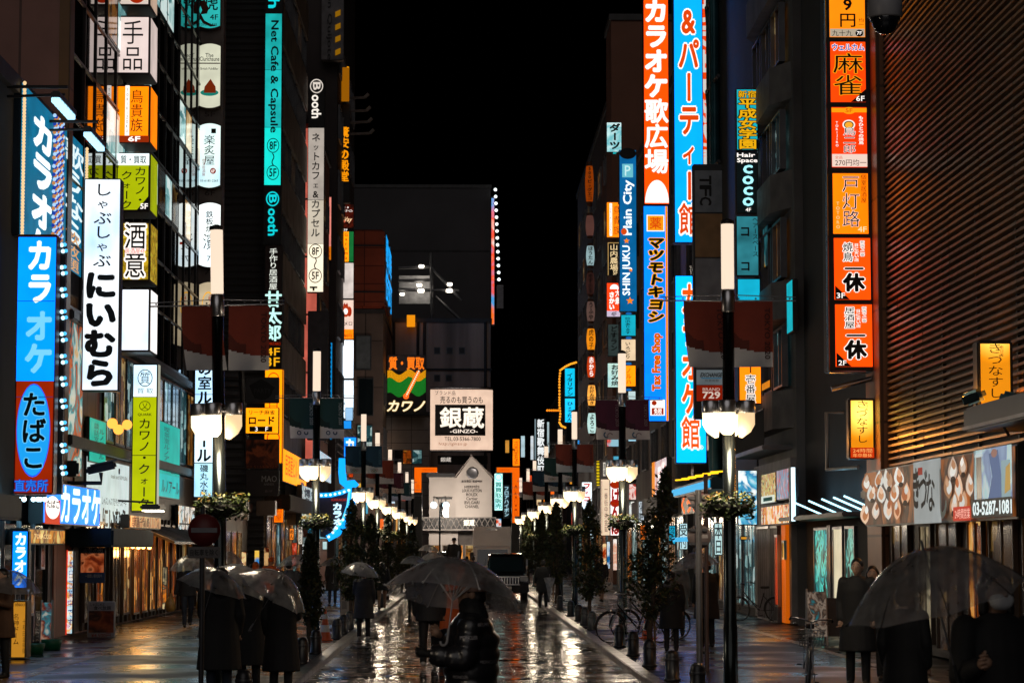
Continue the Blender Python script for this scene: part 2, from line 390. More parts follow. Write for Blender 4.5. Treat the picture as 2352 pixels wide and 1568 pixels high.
def _sign(name, loc, rz, wd, h, conv, label, face, items, t, body, cat, group, fr, panels, rounded, side):
    m = MB()
    if rounded:
        n = 8; pts = []
        for i in range(n+1):
            u = -1+2*i/n; pts.append((u*wd/2, h-.10*wd*u*u*1.2))
        for i in range(n+1):
            u = 1-2*i/n; pts.append((u*wd/2, .10*wd*u*u*1.2))
        k = len(pts); m.add([(p[0], 0, p[1]) for p in pts]+[(p[0], t, p[1]) for p in pts],
              [tuple(range(k-1, -1, -1)), tuple(range(k, 2*k))]+[(i, (i+1) % k, k+(i+1) % k, k+i) for i in range(k)], body)
    else: m.bbox(-wd/2, wd/2, 0, t, 0, h, body, min(.025, t*.2))
    root = m.build(name, None, loc, rz); tag(root, label, cat, group)
    f = MB()
    if rounded: f.add([(p[0]*.95, -.006, h/2+(p[1]-h/2)*.975) for p in pts], [tuple(range(len(pts)-1, -1, -1))], face); f.build('face_panel', root)
    elif panels:
        for a, b, c, d, col in panels:
            q0 = conv(a, b); q1 = conv(c, d); g = MB(); g.box(q0[0], q1[0], -.008, .004, q1[1], q0[1], col); g.build('face_panel', root)
    elif face: f.box(-wd/2+fr, wd/2-fr, -.008, .004, fr, h-fr, face); f.build('face_panel', root)
    face_items(root, items, conv)
    if side:       # lit return panel on the street-side cheek
        g = MB(); x = wd/2 if loc[0] < 0 else -wd/2; e = .008 if loc[0] < 0 else -.008
        g.box(min(x, x+e), max(x, x+e), fr*1.5, t-fr*1.5, fr, h-fr, side); g.build('side_panel', root)
    return root
# ================================================================== ground
def wet(c, r0, r1, scale=.35, brick=None, bump=.25, var=.4, tilt=0):
    m, nt, b = _new('wet paving')
    n = _noise(nt, scale, 6); n3 = _noise(nt, 14, 4)
    tc = nt.nodes.new('ShaderNodeTexCoord')
    b.inputs['Specular IOR Level'].default_value = .42
    mr = nt.nodes.new('ShaderNodeMapRange'); mr.inputs['From Min'].default_value = .42; mr.inputs['From Max'].default_value = .6
    mr.inputs['To Min'].default_value = r0; mr.inputs['To Max'].default_value = r1
    nt.links.new(n.outputs[0], mr.inputs[0]); nt.links.new(mr.outputs[0], b.inputs['Roughness'])
    col = _ramp(nt, n3.outputs[0], [v*(1-var) for v in c], [v*(1+var) for v in c])
    hgt = n3.outputs[0]
    if brick:
        br = nt.nodes.new('ShaderNodeTexBrick'); br.inputs['Scale'].default_value = 1; br.inputs['Brick Width'].default_value = brick[0]; br.inputs['Row Height'].default_value = brick[1]
        br.inputs['Mortar Size'].default_value = brick[2]; br.inputs['Mortar Smooth'].default_value = .4
        br.inputs['Color1'].default_value = (*[v*.7 for v in c], 1); br.inputs['Color2'].default_value = (*[v*1.4 for v in c], 1); br.inputs['Mortar'].default_value = (*[v*.4 for v in c], 1)
        nt.links.new(tc.outputs['Object'], br.inputs['Vector']); mx = nt.nodes.new('ShaderNodeMix'); mx.data_type = 'RGBA'; mx.blend_type = 'MULTIPLY'; mx.inputs[0].default_value = .5
        nt.links.new(br.outputs['Color'], mx.inputs[6]); nt.links.new(col, mx.inputs[7]); col = mx.outputs[2]
        nt.links.new(br.outputs['Color'], mx.inputs[6])
        # every paver lies at its own slight tilt and height: random value per brick plus rough grain
        ad = nt.nodes.new('ShaderNodeMath'); ad.operation = 'MULTIPLY_ADD'; ad.inputs[1].default_value = -1.0
        nt.links.new(br.outputs['Fac'], ad.inputs[0]); nt.links.new(hgt, ad.inputs[2]); hgt = ad.outputs[0]
    nt.links.new(col, b.inputs['Base Color'])
    bp = nt.nodes.new('ShaderNodeBump'); bp.inputs['Distance'].default_value = .012
    ms = nt.nodes.new('ShaderNodeMapRange'); ms.inputs['From Min'].default_value = .44; ms.inputs['From Max'].default_value = .56
    ms.inputs['To Min'].default_value = bump*.12; ms.inputs['To Max'].default_value = bump
    nt.links.new(n.outputs[0], ms.inputs[0]); nt.links.new(ms.outputs[0], bp.inputs['Strength'])
    nt.links.new(hgt, bp.inputs['Height'])
    if tilt:            # each paver settled at its own slight tilt
        mp = nt.nodes.new('ShaderNodeMapping'); mp.inputs['Scale'].default_value = (4.6, 4.2, 1); nt.links.new(tc.outputs['Object'], mp.inputs[0])
        vo = nt.nodes.new('ShaderNodeTexVoronoi'); vo.inputs['Scale'].default_value = 1; vo.inputs['Randomness'].default_value = .5; vo.distance = 'CHEBYCHEV'; nt.links.new(mp.outputs[0], vo.inputs['Vector'])
        sb = nt.nodes.new('ShaderNodeVectorMath'); sb.operation = 'SUBTRACT'; sb.inputs[1].default_value = (.5, .5, .5); nt.links.new(vo.outputs['Color'], sb.inputs[0])
        sl = nt.nodes.new('ShaderNodeVectorMath'); sl.operation = 'MULTIPLY'; sl.inputs[1].default_value = (tilt*.35, tilt, 0); nt.links.new(sb.outputs[0], sl.inputs[0])
        a2 = nt.nodes.new('ShaderNodeVectorMath'); a2.operation = 'ADD'; nt.links.new(sl.outputs[0], a2.inputs[0]); nt.links.new(bp.outputs[0], a2.inputs[1])
        nm = nt.nodes.new('ShaderNodeVectorMath'); nm.operation = 'NORMALIZE'; nt.links.new(a2.outputs[0], nm.inputs[0]); nt.links.new(nm.outputs[0], b.inputs['Normal'])
    else: nt.links.new(bp.outputs[0], b.inputs['Normal'])
    return m
ASPH = wet((.022, .022, .024), .3, .6, .5, None, .5)
BRICK = wet((.05, .042, .036), .05, .17, .6, (.42, .21, .018), .4, tilt=.085)
PAVE = wet((.014, .014, .015), .2, .5, .4, (.3, .3, .006), .4, tilt=.05)
KL, KR, PZ = -2.45, 2.75, .06
m = MB(); m.add([(-600, -60, 0), (600, -60, 0), (600, 1400, 0), (-600, 1400, 0)], [(0, 1, 2, 3)], ASPH); structure(m.build('ground'))
m = MB(); m.add([(KL, 4, .004), (KR, 4, .004), (KR, 176, .004), (KL, 176, .004)], [(0, 1, 2, 3)], BRICK); structure(m.build('brick_road'))
for nm, a, b_ in (('left_pavement', -12, KL-.22), ('right_pavement', KR+.22, 12)):
    m = MB(); m.box(a, b_, 4, 176, -.02, PZ, PAVE); structure(m.build(nm))
KST = solid((.16, .15, .14), .3, var=.35, scale=1.4, bump=.2)
for nm, a in (('left_kerb', KL-.22), ('right_kerb', KR)):
    m = MB(); y = 4.0
    while y < 176: m.bbox(a, a+.22, y, y+.985, -.02, .10, KST, .012); y += 1.0
    structure(m.build(nm))
YEL = wet((.42, .22, .02), .2, .5, 1.0, (.3, .3, .01), .5); WHT = wet((.42, .42, .40), .2, .5, 2.0, None, .4)
m = MB(); m.box(-7.05, -6.72, 8, 150, PZ, PZ+.006, YEL); structure(m.build('tactile_paving_line'))
m = MB(); m.box(6.95, 7.12, 8, 128, PZ, PZ+.004, WHT); 
for i in range(5): m.box(5.2+i*.8, 5.6+i*.8, 127, 133, PZ, PZ+.0045, WHT)
m.box(3.9, 5.4, 62.6, 62.9, PZ, PZ+.004, WHT); structure(m.build('road_markings'))
m = MB()
for i in range(9): m.box(-2.4+i*.62, -2.1+i*.62, 168, 174, .004, .009, WHT)
structure(m.build('crosswalk_markings'))
for i, (px, py, rx) in enumerate([(780, 1412, .28), (690, 1430, .5), (1030, 1462, 1.1)]):
    pass

# ================================================================== buildings
FX = 9.1
def building(name, x0, x1, Y0, Y1, H, wall, label, parapet=True, z0=0.0, cap=None):
    m = MB(); m.box(x0, x1, Y0, Y1, z0-.1, H, wall)
    o = m.build(name, None, (0, 0, 0)); tag(o, label, 'building')
    if parapet:
        p = MB(); c = cap or solid((.05, .05, .052), .6)
        p.box(x0-.12, x1+.12, Y0-.12, Y1+.12, H, H+.35, c); p.build('parapet', o)
    return o
_wm = {}
def window(o, side, X, Y, z, w, h, pane, frame=None, depth=.10, bars=1, name='window'):
    """one window of its own on a facade facing the street (side +1: faces +X, -1: faces -X, 0: faces the camera; then X is its centre and Y the wall)"""
    frame = frame or GREYM; key = (side, round(w, 2), round(h, 2), pane.name, frame.name, bars)
    if key in _wm:
        a, b = _wm[key]; f = a.copy(); COL.objects.link(f); g = b.copy(); COL.objects.link(g); g.parent = f
    else:
        m = MB(); t = .06
        m.box(-w/2, w/2, -depth, .02, -h/2, -h/2+t, frame); m.box(-w/2, w/2, -depth, .02, h/2-t, h/2, frame)
        m.box(-w/2, -w/2+t, -depth, .02, -h/2+t, h/2-t, frame); m.box(w/2-t, w/2, -depth, .02, -h/2+t, h/2-t, frame)
        for i in range(bars): x = -w/2+w*(i+1)/(bars+1); m.box(x-.025, x+.025, -depth*.8, .02, -h/2+t, h/2-t, frame)
        f = m.build(name, o); g = MB().box(-w/2+t, w/2-t, -.03, -.01, -h/2+t, h/2-t, pane).build('pane', f); _wm[key] = (f, g)
    f.parent = o; f.rotation_euler = (0, 0, {1: math.pi/2, -1: -math.pi/2, 0: 0}[side])
    f.location = (X, Y, z); return f
CONC = solid((.10, .095, .09), .75, var=.35, scale=.6, bump=.15)
CONCD = solid((.035, .034, .036), .8, var=.3, scale=.6)
CONCB = solid((.12, .075, .055), .8, var=.3, scale=.5, bump=.15)
STAIN = solid((.42, .30, .25), .8, var=.55, scale=.5, stretch=(1.2, 1.2, .12))
GLASS = glassy(); GLASSB = glassy((.01, .02, .026), .05, 1.6)
LITW = interior(('#1a0e04', '#6a3a10', '#a06a28', '#3a2408', '#e0c080'), .5, .5, .42, 1)
LITC = interior(('#061214', '#2a5a60', '#103038', '#8ac0c0', '#e0f0ec'), .5, .5, .42, 2)
LITCB = interior(('#1a5a62', '#8ac0c0', '#e8f8f4', '#d0ece8', '#70a8a8'), .75, .9, .6, 6); LITWB = interior(('#5a3410', '#c08a48', '#f8e0b0', '#e8c890', '#8a5a20'), .7, .9, .6, 7)
LITD = interior(('#030202', '#1a0e06', '#0c0604', '#3a2410', '#8a6a30'), .35, .5, .42, 3)
WARM = interior(('#180802', '#501c02', '#a84a06', '#2a1002', '#e08828', '#ffd080'), .6, .32, .5, 4)

# ---- left side, from near to far
b = building('corner_shop_building', -24, -FX, 28, 54.4, 11.2, CONCD, 'low dark corner building carrying the blue angled karaoke billboard')
sh = MB()                                              # ground floor: recessed dark shop front with posters behind glass
sh.box(-FX, -FX+.08, 46.2, 53.0, .1, 2.6, GLASSB); sh.box(-FX, -FX+.14, 53.0, 53.3, .1, 3.0, DARK); sh.box(-FX, -FX+.14, 46.0, 46.2, .1, 3.0, DARK)
for y in (48, 49.8, 51.4): sh.box(-FX+.08, -FX+.13, y, y+.08, .1, 2.6, METAL)
sh.build('shop_front', b)
for i, (y, z, c, wd, h) in enumerate([(47.2, 1.7, LITC, .5, .7), (48.8, 1.1, LITD, .6, .5), (50.5, 1.6, LITC, .55, .8), (51.0, .9, LITW, .4, .5), (52.2, 1.9, LITD, .5, .6)]):
    window(b, 1, -FX+.14, y, z, wd, h, c, METAL, .03, 0, 'poster_frame')
MB().bbox(-FX, -FX+1.0, 40, 45.0, 2.55, 3.0, solid((.02, .035, .04), .6, spec=.2), .04).build('canopy', b)

b = building('curtain_wall_building', -24, -FX, 54.6, 83, 42, panelled((.45, .21, .16), 1.35, 3.1, .03, .55), 'glass curtain wall building with dark mullion grid and brown panel end wall')
g = MB(); g.box(-FX-.02, -FX+.15, 55.1, 82.6, 7.5, 41.5, glassy((.02, .02, .022), .025, 2.6)); g.build('curtain_glass', b)
g = MB(); MUL = solid((.015, .013, .012), .35, .5)
for i in range(17): y = 55.1+i*1.72; g.box(-FX+.12, -FX+.19, y-.03, y+.03, 7.4, 41.5, MUL)
for i in range(24): z = 7.5+i*1.45; g.box(-FX+.12, -FX+.185, 55.1, 82.6, z-.03, z+.03, MUL)
g.build('mullion_grid', b)
MB().box(-FX-.05, -FX+.2, 54.5, 55.05, 3, 41.8, panelled((.28, .13, .03), .8, 3.1, .03, .5)).build('corner_pilaster', b)
rr = random.Random(3)
for fl in range(2, 9):
    for k in range(13):
        if rr.random() < .62:
            z = 7.5+fl*1.45*2-1.45+.0; window(b, 1, -FX+.16, 55.96+(k+3)*1.72, z+.72, 1.6, 1.3, rr.choice((LITW, LITWB, LITCB, LITW, LITCB, LITD)), MUL, .02, 0, 'lit_pane')
for k in range(10): window(b, 1, -FX+.06, 62+k*2.05, 5.9, 1.85, 2.4, (LITC, LITW, LITC, LITD)[k % 4], MUL, .05, 1)
MB().bbox(-FX, -FX+.3, 55, 83, 4.35, 4.6, DARK, .03).bbox(-FX, -FX+.3, 55, 83, 7.2, 7.42, DARK, .03).build('floor_ledge', b)
sf = MB(); sf.box(-FX, -FX+.05, 57, 83, .1, 4.3, solid((.06, .03, .015), .5)); 
for i in range(30):
    y = 58+i*.85; sf.box(-FX+.05, -FX+.12, y, y+.07, .1, 2.9, solid((.045, .025, .012), .5))
sf.build('shop_front', b)
for i, y in enumerate((58.6, 60.4, 63.2, 65.2)): window(b, 1, -FX+.13, y, 1.5, 1.3, 2.4, (LITD, WARM, LITD, LITW)[i], solid((.06, .03, .015), .4), .05, 1, 'shop_window')
for i, y in enumerate((67.2, 68.9, 70.6, 72.3, 74.0, 75.7, 78.5, 80.2)): window(b, 1, -FX+.13, y, 1.5, 1.25, 2.5, WARM if i < 6 else LITW, solid((.10, .05, .02), .4), .05, 2, 'shop_window')

b = building('recessed_building', -24, -10.6, 83.2, 107, 34, CONCD, 'dark recessed building with outside stairs behind the first lamp post')
st = MB()
for i in range(14): st.box(-10.5, -8.9, 97+i*.33, 97.36+i*.33, 9.2-i*.34, 9.35-i*.34, GREYM)
for k in range(2):
    x = -10.4+k*1.5; st.tube([(x, 97, 10.3), (x, 101.6, 5.7)], .05, GREYM); st.tube([(x, 97, 9.2), (x, 101.6, 4.4)], .09, GREYM)
    for i in range(8): st.tube([(x, 97.1+i*.6, 9.3-i*.62), (x, 97.1+i*.6, 10.2-i*.6)], .025, GREYM, 6)
st.build('outside_stair', b)
MB().bbox(-10.6, -9.2, 83.3, 106.8, 3.6, 4.0, DARK, .04).build('canopy', b)
sf = MB(); sf.box(-10.6, -9.4, 84, 106.5, .1, 3.5, solid((.08, .045, .02), .5)); sf.build('shop_front', b)
for i in range(8): window(b, 1, -9.38, 85.5+i*2.4, 1.6, 2.0, 2.3, (WARM, LITW, WARM, LITC, WARM, LITD, WARM, LITW)[i], solid((.1, .05, .02), .4), .05, 2, 'shop_window')

def louvred(c, pitch_, ratio=.45):
    key = ('louv', tuple(c), pitch_)
    if key in _mats: return _mats[key]
    m, nt, b2 = _new('ribbed cladding'); tc = nt.nodes.new('ShaderNodeTexCoord'); wv = nt.nodes.new('ShaderNodeTexWave'); wv.bands_direction = 'Z'
    wv.inputs['Scale'].default_value = .314/pitch_; nt.links.new(tc.outputs['Object'], wv.inputs['Vector'])
    b2.inputs['Base Color'].default_value = (*c, 1); b2.inputs['Roughness'].default_value = .5
    bp = nt.nodes.new('ShaderNodeBump'); bp.inputs['Strength'].default_value = .8; bp.inputs['Distance'].default_value = pitch_*.5
    nt.links.new(wv.outputs[0], bp.inputs['Height']); nt.links.new(bp.outputs[0], b2.inputs['Normal']); _mats[key] = m; return m
b = building('net_cafe_building', -26, -8.75, 107.2, 132, 44, louvred((.075, .072, .07), .3), 'dark tower with ribbed end wall beside the tall turquoise vertical sign')
FAC = solid((.32, .24, .19), .7, var=.3, scale=.8)
for fl in range(9):
    z = 6.3+fl*3.9
    MB().box(-8.76, -8.55, 107.3, 131.9, z, z+1.9, FAC).build('spandrel', b)
    for k in range(6): window(b, 1, -8.70, 109.5+k*4.0, z+2.9, 2.9, 1.7, (GLASS, LITD, GLASS, LITW, LITD, GLASS)[(k*2+fl*5) % 6], GREYM, .12, 2)
MB().bbox(-8.75, -7.6, 107.4, 131.5, 3.7, 4.4, solid((.06, .035, .02), .7, spec=.2), .05).build('canopy', b)
for i in range(8): window(b, 1, -8.7, 109+i*2.8, 1.9, 2.4, 3.2, (LITW, WARM, LITC, WARM)[i % 4], GREYM, .06, 2, 'shop_window')

PINK = panelled((.42, .17, .13), 1.2, 1.9, .03, .6, .08)
b = building('pink_panel_building', -26, -8.35, 134, 150, 25.5, PINK, 'pink panel building squeezed behind the white and black vertical sign')
for fl in range(6):
    for k in range(4): window(b, 1, -8.33, 136+k*3.7, 6+fl*3.2, 2.4, 1.7, (GLASS, LITW, LITD)[(k+fl) % 3])
lw = MB(); lw.box(-12, -8.12, 133.85, 133.98, 6.5, 25.2, box_light('#e8705c', .62, .25)); lw.build('lit_panel_wall', b)
for z_ in (5.2, 8.4, 11.6, 14.8, 18.0, 21.2): MB().box(-26, -8.05, 133.8, 134.0, z_, z_+.1, DARK).build('joint_band', b)
uplights = MB()

b = building('discount_store_building', -26, -8.0, 152, 176, 48, solid((.05, .035, .035), .6, var=.3, scale=.4), 'dark tall store building with yellow lettering high on its corner')
for fl in range(7):
    for k in range(5): window(b, 1, -7.98, 154.5+k*4.6, 8+fl*4.2, 2.6, 2.2, (GLASS, LITD, GLASS)[(k+fl) % 3])
q = MB(); GRY = solid((.22, .21, .21), .5)
q.add([(-8.6, 151.7, 0), (-7.2, 151.7, 0), (-7.2, 151.9, 0), (-8.6, 151.9, 0)], [(0, 1, 2, 3)], GRY)
for i in range(10): MB().box(-8.02, -7.85, 152, 175.5, 7.0+i*.5, 7.08+i*.5, GREYM).build('louvre_blade', b)
for i in range(8): window(b, 1, -7.97, 153.7+i*2.8, 2.0, 2.3, 3.2, (LITC, WARM, LITW, LITC)[i % 4], GREYM, .06, 2, 'shop_window')

# ---- the far end of the street (T junction)
Yc = 188
a = P(812, 720, Yc); c = P(880, 720, Yc); H_ = a.z
b = building('brown_corner_building', -22, c.x, Yc, Yc+24, H_, panelled((.28, .19, .155), 2.2, 3.6, .05, .6), 'brown corner building under the red rooftop box at the street end', cap=solid((.07, .06, .06), .6))
for px_, y0_, y1_, pm in ((835, 770, 850, solid((.2, .22, .24), .5)), (840, 868, 955, GLASSB), (838, 975, 1050, LITC)):
    t0 = P(px_-18, y0_, Yc); t1 = P(px_+18, y1_, Yc); window(b, 0, (t0.x+t1.x)/2, Yc-.02, (t0.z+t1.z)/2, t1.x-t0.x, t0.z-t1.z, pm, GREYM, .1, 0)
for k in range(4):
    for j in range(3): window(b, 1, c.x+.02, Yc+3+k*5, 6+j*4.2, 2.6, 2.4, (GLASS, LITD, LITW)[(k+j) % 3])
a0 = P(800, 720, Yc); a1 = P(882, 528, Yc)
rb = MB(); rb.bbox(-14, a1.x+.05, Yc-.3, Yc+19, H_+.4, a1.z, panelled((.6, .10, .04), 3, 1.4, .04, .6, .1), .15)
rb = tag(rb.build('rooftop_billboard'), 'brick red rooftop box with glowing blue characters on its street side', 'billboard')
lt = MB(); BLU = em('#18a8ff', 1.1); z0_, z1_ = P(890, 705, Yc+9).z, P(890, 560, Yc+9).z; hh = z1_-z0_
put_text(lt, 'H', '歌舞', 1.5, hh*.55, 15.5, hh*1.0, 0, BLU, .05); put_text(lt, 'H', '伎町', 1.2, hh*.02, 17, hh*.5, 0, BLU, .05)
o = lt.build('lettering', rb, (a1.x+.10, Yc+1, z0_), math.pi/2)
for zc in (H_+1.6, H_+5.2): MB().box(-12, a1.x+.09, Yc-.34, Yc-.31, zc, zc+.12, DARK).build('joint_band', rb)

Yb = 262
a = P(745, 445, Yb); c = P(1127, 432, Yb)
b = building('tall_grey_building', a.x, c.x, Yb, Yb+34, c.z, solid((.055, .052, .057), .8, var=.3, scale=.12), 'tall blank grey tower at the end of the street under the black sky')
for zz in (.62, .83): MB().box(a.x, c.x+.03, Yb-.05, Yb, c.z*zz, c.z*zz+.18, CONCD).build('joint_band', b)
led = MB(); t0 = P(1127, 750, Yb); 
ledm = picture(('#ff5a10', '#f8f0e8', '#ff4a08', '#30a0e0', '#ff7020'), 1.0, .25, 7, .3)
led.box(c.x+.04, c.x+.42, Yb-.6, Yb+14, t0.z, c.z-1.0, BLACK); led = tag(led.build('screen_wall'), 'narrow orange and blue video screen seen edge-on along the grey tower', 'screen')
MB().box(c.x+.08, c.x+.38, Yb-.66, Yb-.6, t0.z+.2, c.z-1.2, ledm).build('screen', led)
lr = MB()
for i in range(14):
    z_ = c.z-.3-i*.75; lr.tube([(c.x+.1, Yb-.4, z_), (c.x+.40+i*.02, Yb-.8, z_)], .05, GREYM, 6)
lr = tag(lr.build('lamp_rail'), 'row of small white floodlights on arms at the top of the grey tower', 'lamp')
for i in range(14):
    z_ = c.z-.3-i*.75; MB().ball((c.x+.5+i*.03, Yb-.85, z_), .17, em('#f4ffff', 2.2, False), 8).build('bulb', lr)
lg = MB(); t2 = P(1141, 708, Yb-1); t3 = P(1156, 658, Yb-1)
for i in range(12): z_ = t2.z+(t3.z-t2.z)*i/11; lg.box(t2.x, t3.x, Yb-1.5, Yb+1, z_, z_+.09, METAL)
tag(lg.build('rooftop_grille'), 'small slatted metal grille sticking out beside the screen on the grey tower', 'grille')

# stadium-like rooftop light frame in front of the tower
Yl = 232
lf = MB(); q0 = P(912, 745, Yl); q1 = P(1060, 690, Yl)
lf.box(q0.x, P(1060, 700, Yl).x, Yl, Yl+8, P(950, 760, Yl).z-6, P(950, 742, Yl).z, CONCD)
A_ = P(915, 615, Yl); B_ = P(990, 612, Yl); C_ = P(1060, 690, Yl); D_ = P(915, 690, Yl)
for a_, b2 in ((A_, B_), (B_, C_), (P(915, 645, Yl), P(992, 643, Yl)), (P(990, 580, Yl), P(992, 740, Yl)), (P(1000, 682, Yl), P(1060, 736, Yl)), (P(915, 665, Yl), P(1055, 668, Yl))): lf.tube([a_, b2], .18, GREYM, 6)
lf.box(A_.x, P(990, 660, Yl).x, Yl+3, Yl+3.2, P(950, 690, Yl).z, P(950, 625, Yl).z, solid((.4, .4, .42), .5))
lf = tag(lf.build('rooftop_machine_deck'), 'dark rooftop deck with steel frame and three glaring floodlights', 'roof deck')
for px_, py_, s_ in ((968, 612, .25), (963, 655, .25), (1033, 653, .25), (1032, 668, .3), (967, 668, .3), (924, 676, .22)):
    pt = P(px_, py_, Yl-.3); MB().bbox(pt.x-s_, pt.x+s_, Yl-.6, Yl-.2, pt.z-s_*.5, pt.z+s_*.5, em('#fff2dc', 6, True), .05).build('floodlight', lf)
for px_, py_ in ((963, 662), (1033, 662), (968, 622)): glow(lf, P(px_, py_, Yl+1.6), 40, (1, .9, .75), .3)

Ym = 210
a = P(880, 740, Ym); c = P(1127, 738, Ym)
b = building('stained_concrete_building', a.x-2, c.x, Ym, Ym+20, a.z, STAIN, 'rain-streaked concrete block with three small square windows behind the billboards')
for px_, py_ in ((1004, 805), (1033, 805), (1061, 805), (1004, 868), (1031, 868)):
    t = P(px_, py_, Ym); window(b, 0, t.x, Ym-.01, t.z, .55, .6, BLACK, GREYM, .05, 0)
for px_ in (905, 960, 975, 1115): t = P(px_, 745, Ym); MB().tube([(t.x, Ym-.1, 2), (t.x, Ym-.1, a.z)], .14, CONCD, 6).build('drain_pipe', b)
MB().box(a.x-2, c.x+.1, Ym-.15, Ym, P(1000, 850, Ym).z, P(1000, 846, Ym).z, CONCD).build('joint_band', b)
t = P(944, 737, Ym-1); MB().box(t.x-.35, t.x+.35, Ym-1.2, Ym-.9, t.z-.5, t.z+.5, em('#ff9a10', .9)).build('lit_hatch', b)
Yp = 197
a = P(880, 955, Yp); c = P(985, 955, Yp)
b = building('pale_panel_building', a.x-2, c.x, Yp, Yp+12, a.z, panelled((.62, .54, .5), 1.62, 1.05, .03, .35, .06), 'pale tiled building with a strip of dark windows below the wavy pawn sign')
for i, px_ in enumerate((896, 916, 936, 962)):
    t0 = P(px_-(12 if i < 3 else 16), 1032, Yp); t1 = P(px_+(10 if i < 3 else 8), 1066, Yp)
    window(b, 0, (t0.x+t1.x)/2, Yp-.02, (t0.z+t1.z)/2, t1.x-t0.x, t0.z-t1.z, (BLACK, GLASSB, WARM, LITC)[i], GREYM, .06, 0)
for i, px_ in enumerate((893, 921, 950)):
    t0 = P(px_-11, 1190, Yp); t1 = P(px_+11, 1250, Yp); window(b, 0, (t0.x+t1.x)/2, Yp-.02, (t0.z+t1.z)/2, t1.x-t0.x, t0.z-t1.z, (WARM, LITW, LITC)[i], GREYM, .06, 1, 'shop_window')

# white gabled house with the brand list
Yh = 184
WHITE = solid((.62, .56, .52), .6, var=.12, scale=.5); DRK = BLACK
h0 = P(985, 1190, Yh); h1 = P(1045, 1095, Yh); g1 = P(1135, 1095, Yh); ap = P(1084, 1047, Yh); base = 0
m = MB(); m.box(h0.x, P(1052, 1100, Yh).x, Yh+.6, Yh+9, 0, h1.z, WHITE)
gl0 = P(1047, 1098, Yh); gr0 = P(1130, 1098, Yh); zb = P(1085, 1188, Yh).z
m.add([(gl0.x, Yh, zb), (gr0.x, Yh, zb), (gr0.x, Yh, gr0.z), (ap.x, Yh, ap.z), (gl0.x, Yh, gl0.z)]+[(gl0.x, Yh+9, zb), (gr0.x, Yh+9, zb), (gr0.x, Yh+9, gr0.z), (ap.x, Yh+9, ap.z), (gl0.x, Yh+9, gl0.z)],
      [(0, 1, 2, 3, 4), (9, 8, 7, 6, 5)]+[(i, (i+1) % 5, 5+(i+1) % 5, 5+i) for i in range(5)], WHITE)
m.box(gl0.x, gr0.x, Yh+1, Yh+9, 0, zb, solid((.12, .1, .09), .6))
hs = tag(m.build('gabled_shop_house'), 'white gabled shop house with brand names lettered on its front', 'house')
rf = MB(); rc = solid((.03, .03, .035), .5)
for p_, q_ in ((gl0, ap), (ap, gr0)):
    d = .25; rf.add([(p_.x-.1, Yh-.2, p_.z), (q_.x+.1 if q_ is gr0 else q_.x, Yh-.2, q_.z), (q_.x+.1 if q_ is gr0 else q_.x, Yh+9, q_.z), (p_.x-.1, Yh+9, p_.z),
       (p_.x-.1, Yh-.2, p_.z+d*.5), (q_.x+.1 if q_ is gr0 else q_.x, Yh-.2, q_.z+d*.5), (q_.x+.1 if q_ is gr0 else q_.x, Yh+9, q_.z+d*.5), (p_.x-.1, Yh+9, p_.z+d*.5)],
       [(0, 1, 2, 3), (4, 5, 6, 7), (0, 1, 5, 4), (1, 2, 6, 5), (2, 3, 7, 6), (3, 0, 4, 7)], solid((.35, .30, .28), .6))
rf.box(h0.x-.2, P(1047, 1, Yh).x, Yh+.3, Yh+9.2, h1.z, h1.z+.3, rc); rf.build('roof', hs)
def on_house(pts): return pts
lt = MB(); LINK = solid((.05, .035, .03), .6)
def hl(t, x0, y0, x1, y1, mat=LINK, mode='H', b_=.03): 
    p = P(x0, y1, Yh); q = P(x1, y0, Yh); put_text(lt, mode, t, p.x, p.z, q.x, q.z, Yh-.03, mat, b_)
for i, t in enumerate(('HERMÈS', 'LOUIS VUITTON', 'ROLEX', 'Cartier', 'BVLGARI', 'CHANEL')):
    w_ = (34, 44, 26, 26, 34, 32)[i]; y = 1117+i*9.1; hl(t, 1084-w_/2, y-3.4, 1084+w_/2, y+3.4)
hl('高価買取 高級時計', 1060, 1102, 1108, 1108); lt.build('lettering', hs)
md = MB(); mc = P(1085, 1086, Yh); md.lathe([(.42, -.05), (.46, 0), (.36, .03), (.34, .02), (0.001, .02)], solid((.25, .25, .27), .35, .8), 20, M=Matrix.Translation((mc.x, Yh-.03, mc.z)) @ Matrix.Rotation(math.pi/2, 4, 'X')); md.build('medallion', hs)
t0 = P(1010, 1152, Yh); t1 = P(1032, 1190, Yh); window(hs, 0, (t0.x+t1.x)/2, Yh+.58, (t0.z+t1.z)/2, t1.x-t0.x, t0.z-t1.z, GLASS, solid((.5, .46, .42), .6), .15, 1)
MB().box(P(1004, 0, Yh).x, P(1040, 0, Yh).x, Yh+.2, Yh+.62, P(1, 1145, Yh).z, P(1, 1142, Yh).z, BLACK).build('window_hood', hs)
ltc = MB(); za, zt = P(1, 1214, Yh).z, P(1, 1189, Yh).z; xa, xb = P(975, 1, Yh).x, P(1140, 1, Yh).x
LAT = solid((.34, .31, .29), .6); n_ = 13; st_ = (xb-xa)/n_
for i in range(n_):
    ltc.tube([(xa+i*st_, Yh-.12, za), (xa+(i+1)*st_, Yh-.12, zt)], .035, LAT, 5); ltc.tube([(xa+i*st_, Yh-.14, zt), (xa+(i+1)*st_, Yh-.14, za)], .035, LAT, 5)
ltc.box(xa, xb, Yh-.2, Yh-.05, za-.12, za, LAT); ltc.box(xa, xb, Yh-.2, Yh-.05, zt, zt+.08, LAT); ltc.box(xa, xb, Yh-.04, Yh, za, zt, BLACK); ltc.build('lattice', hs)
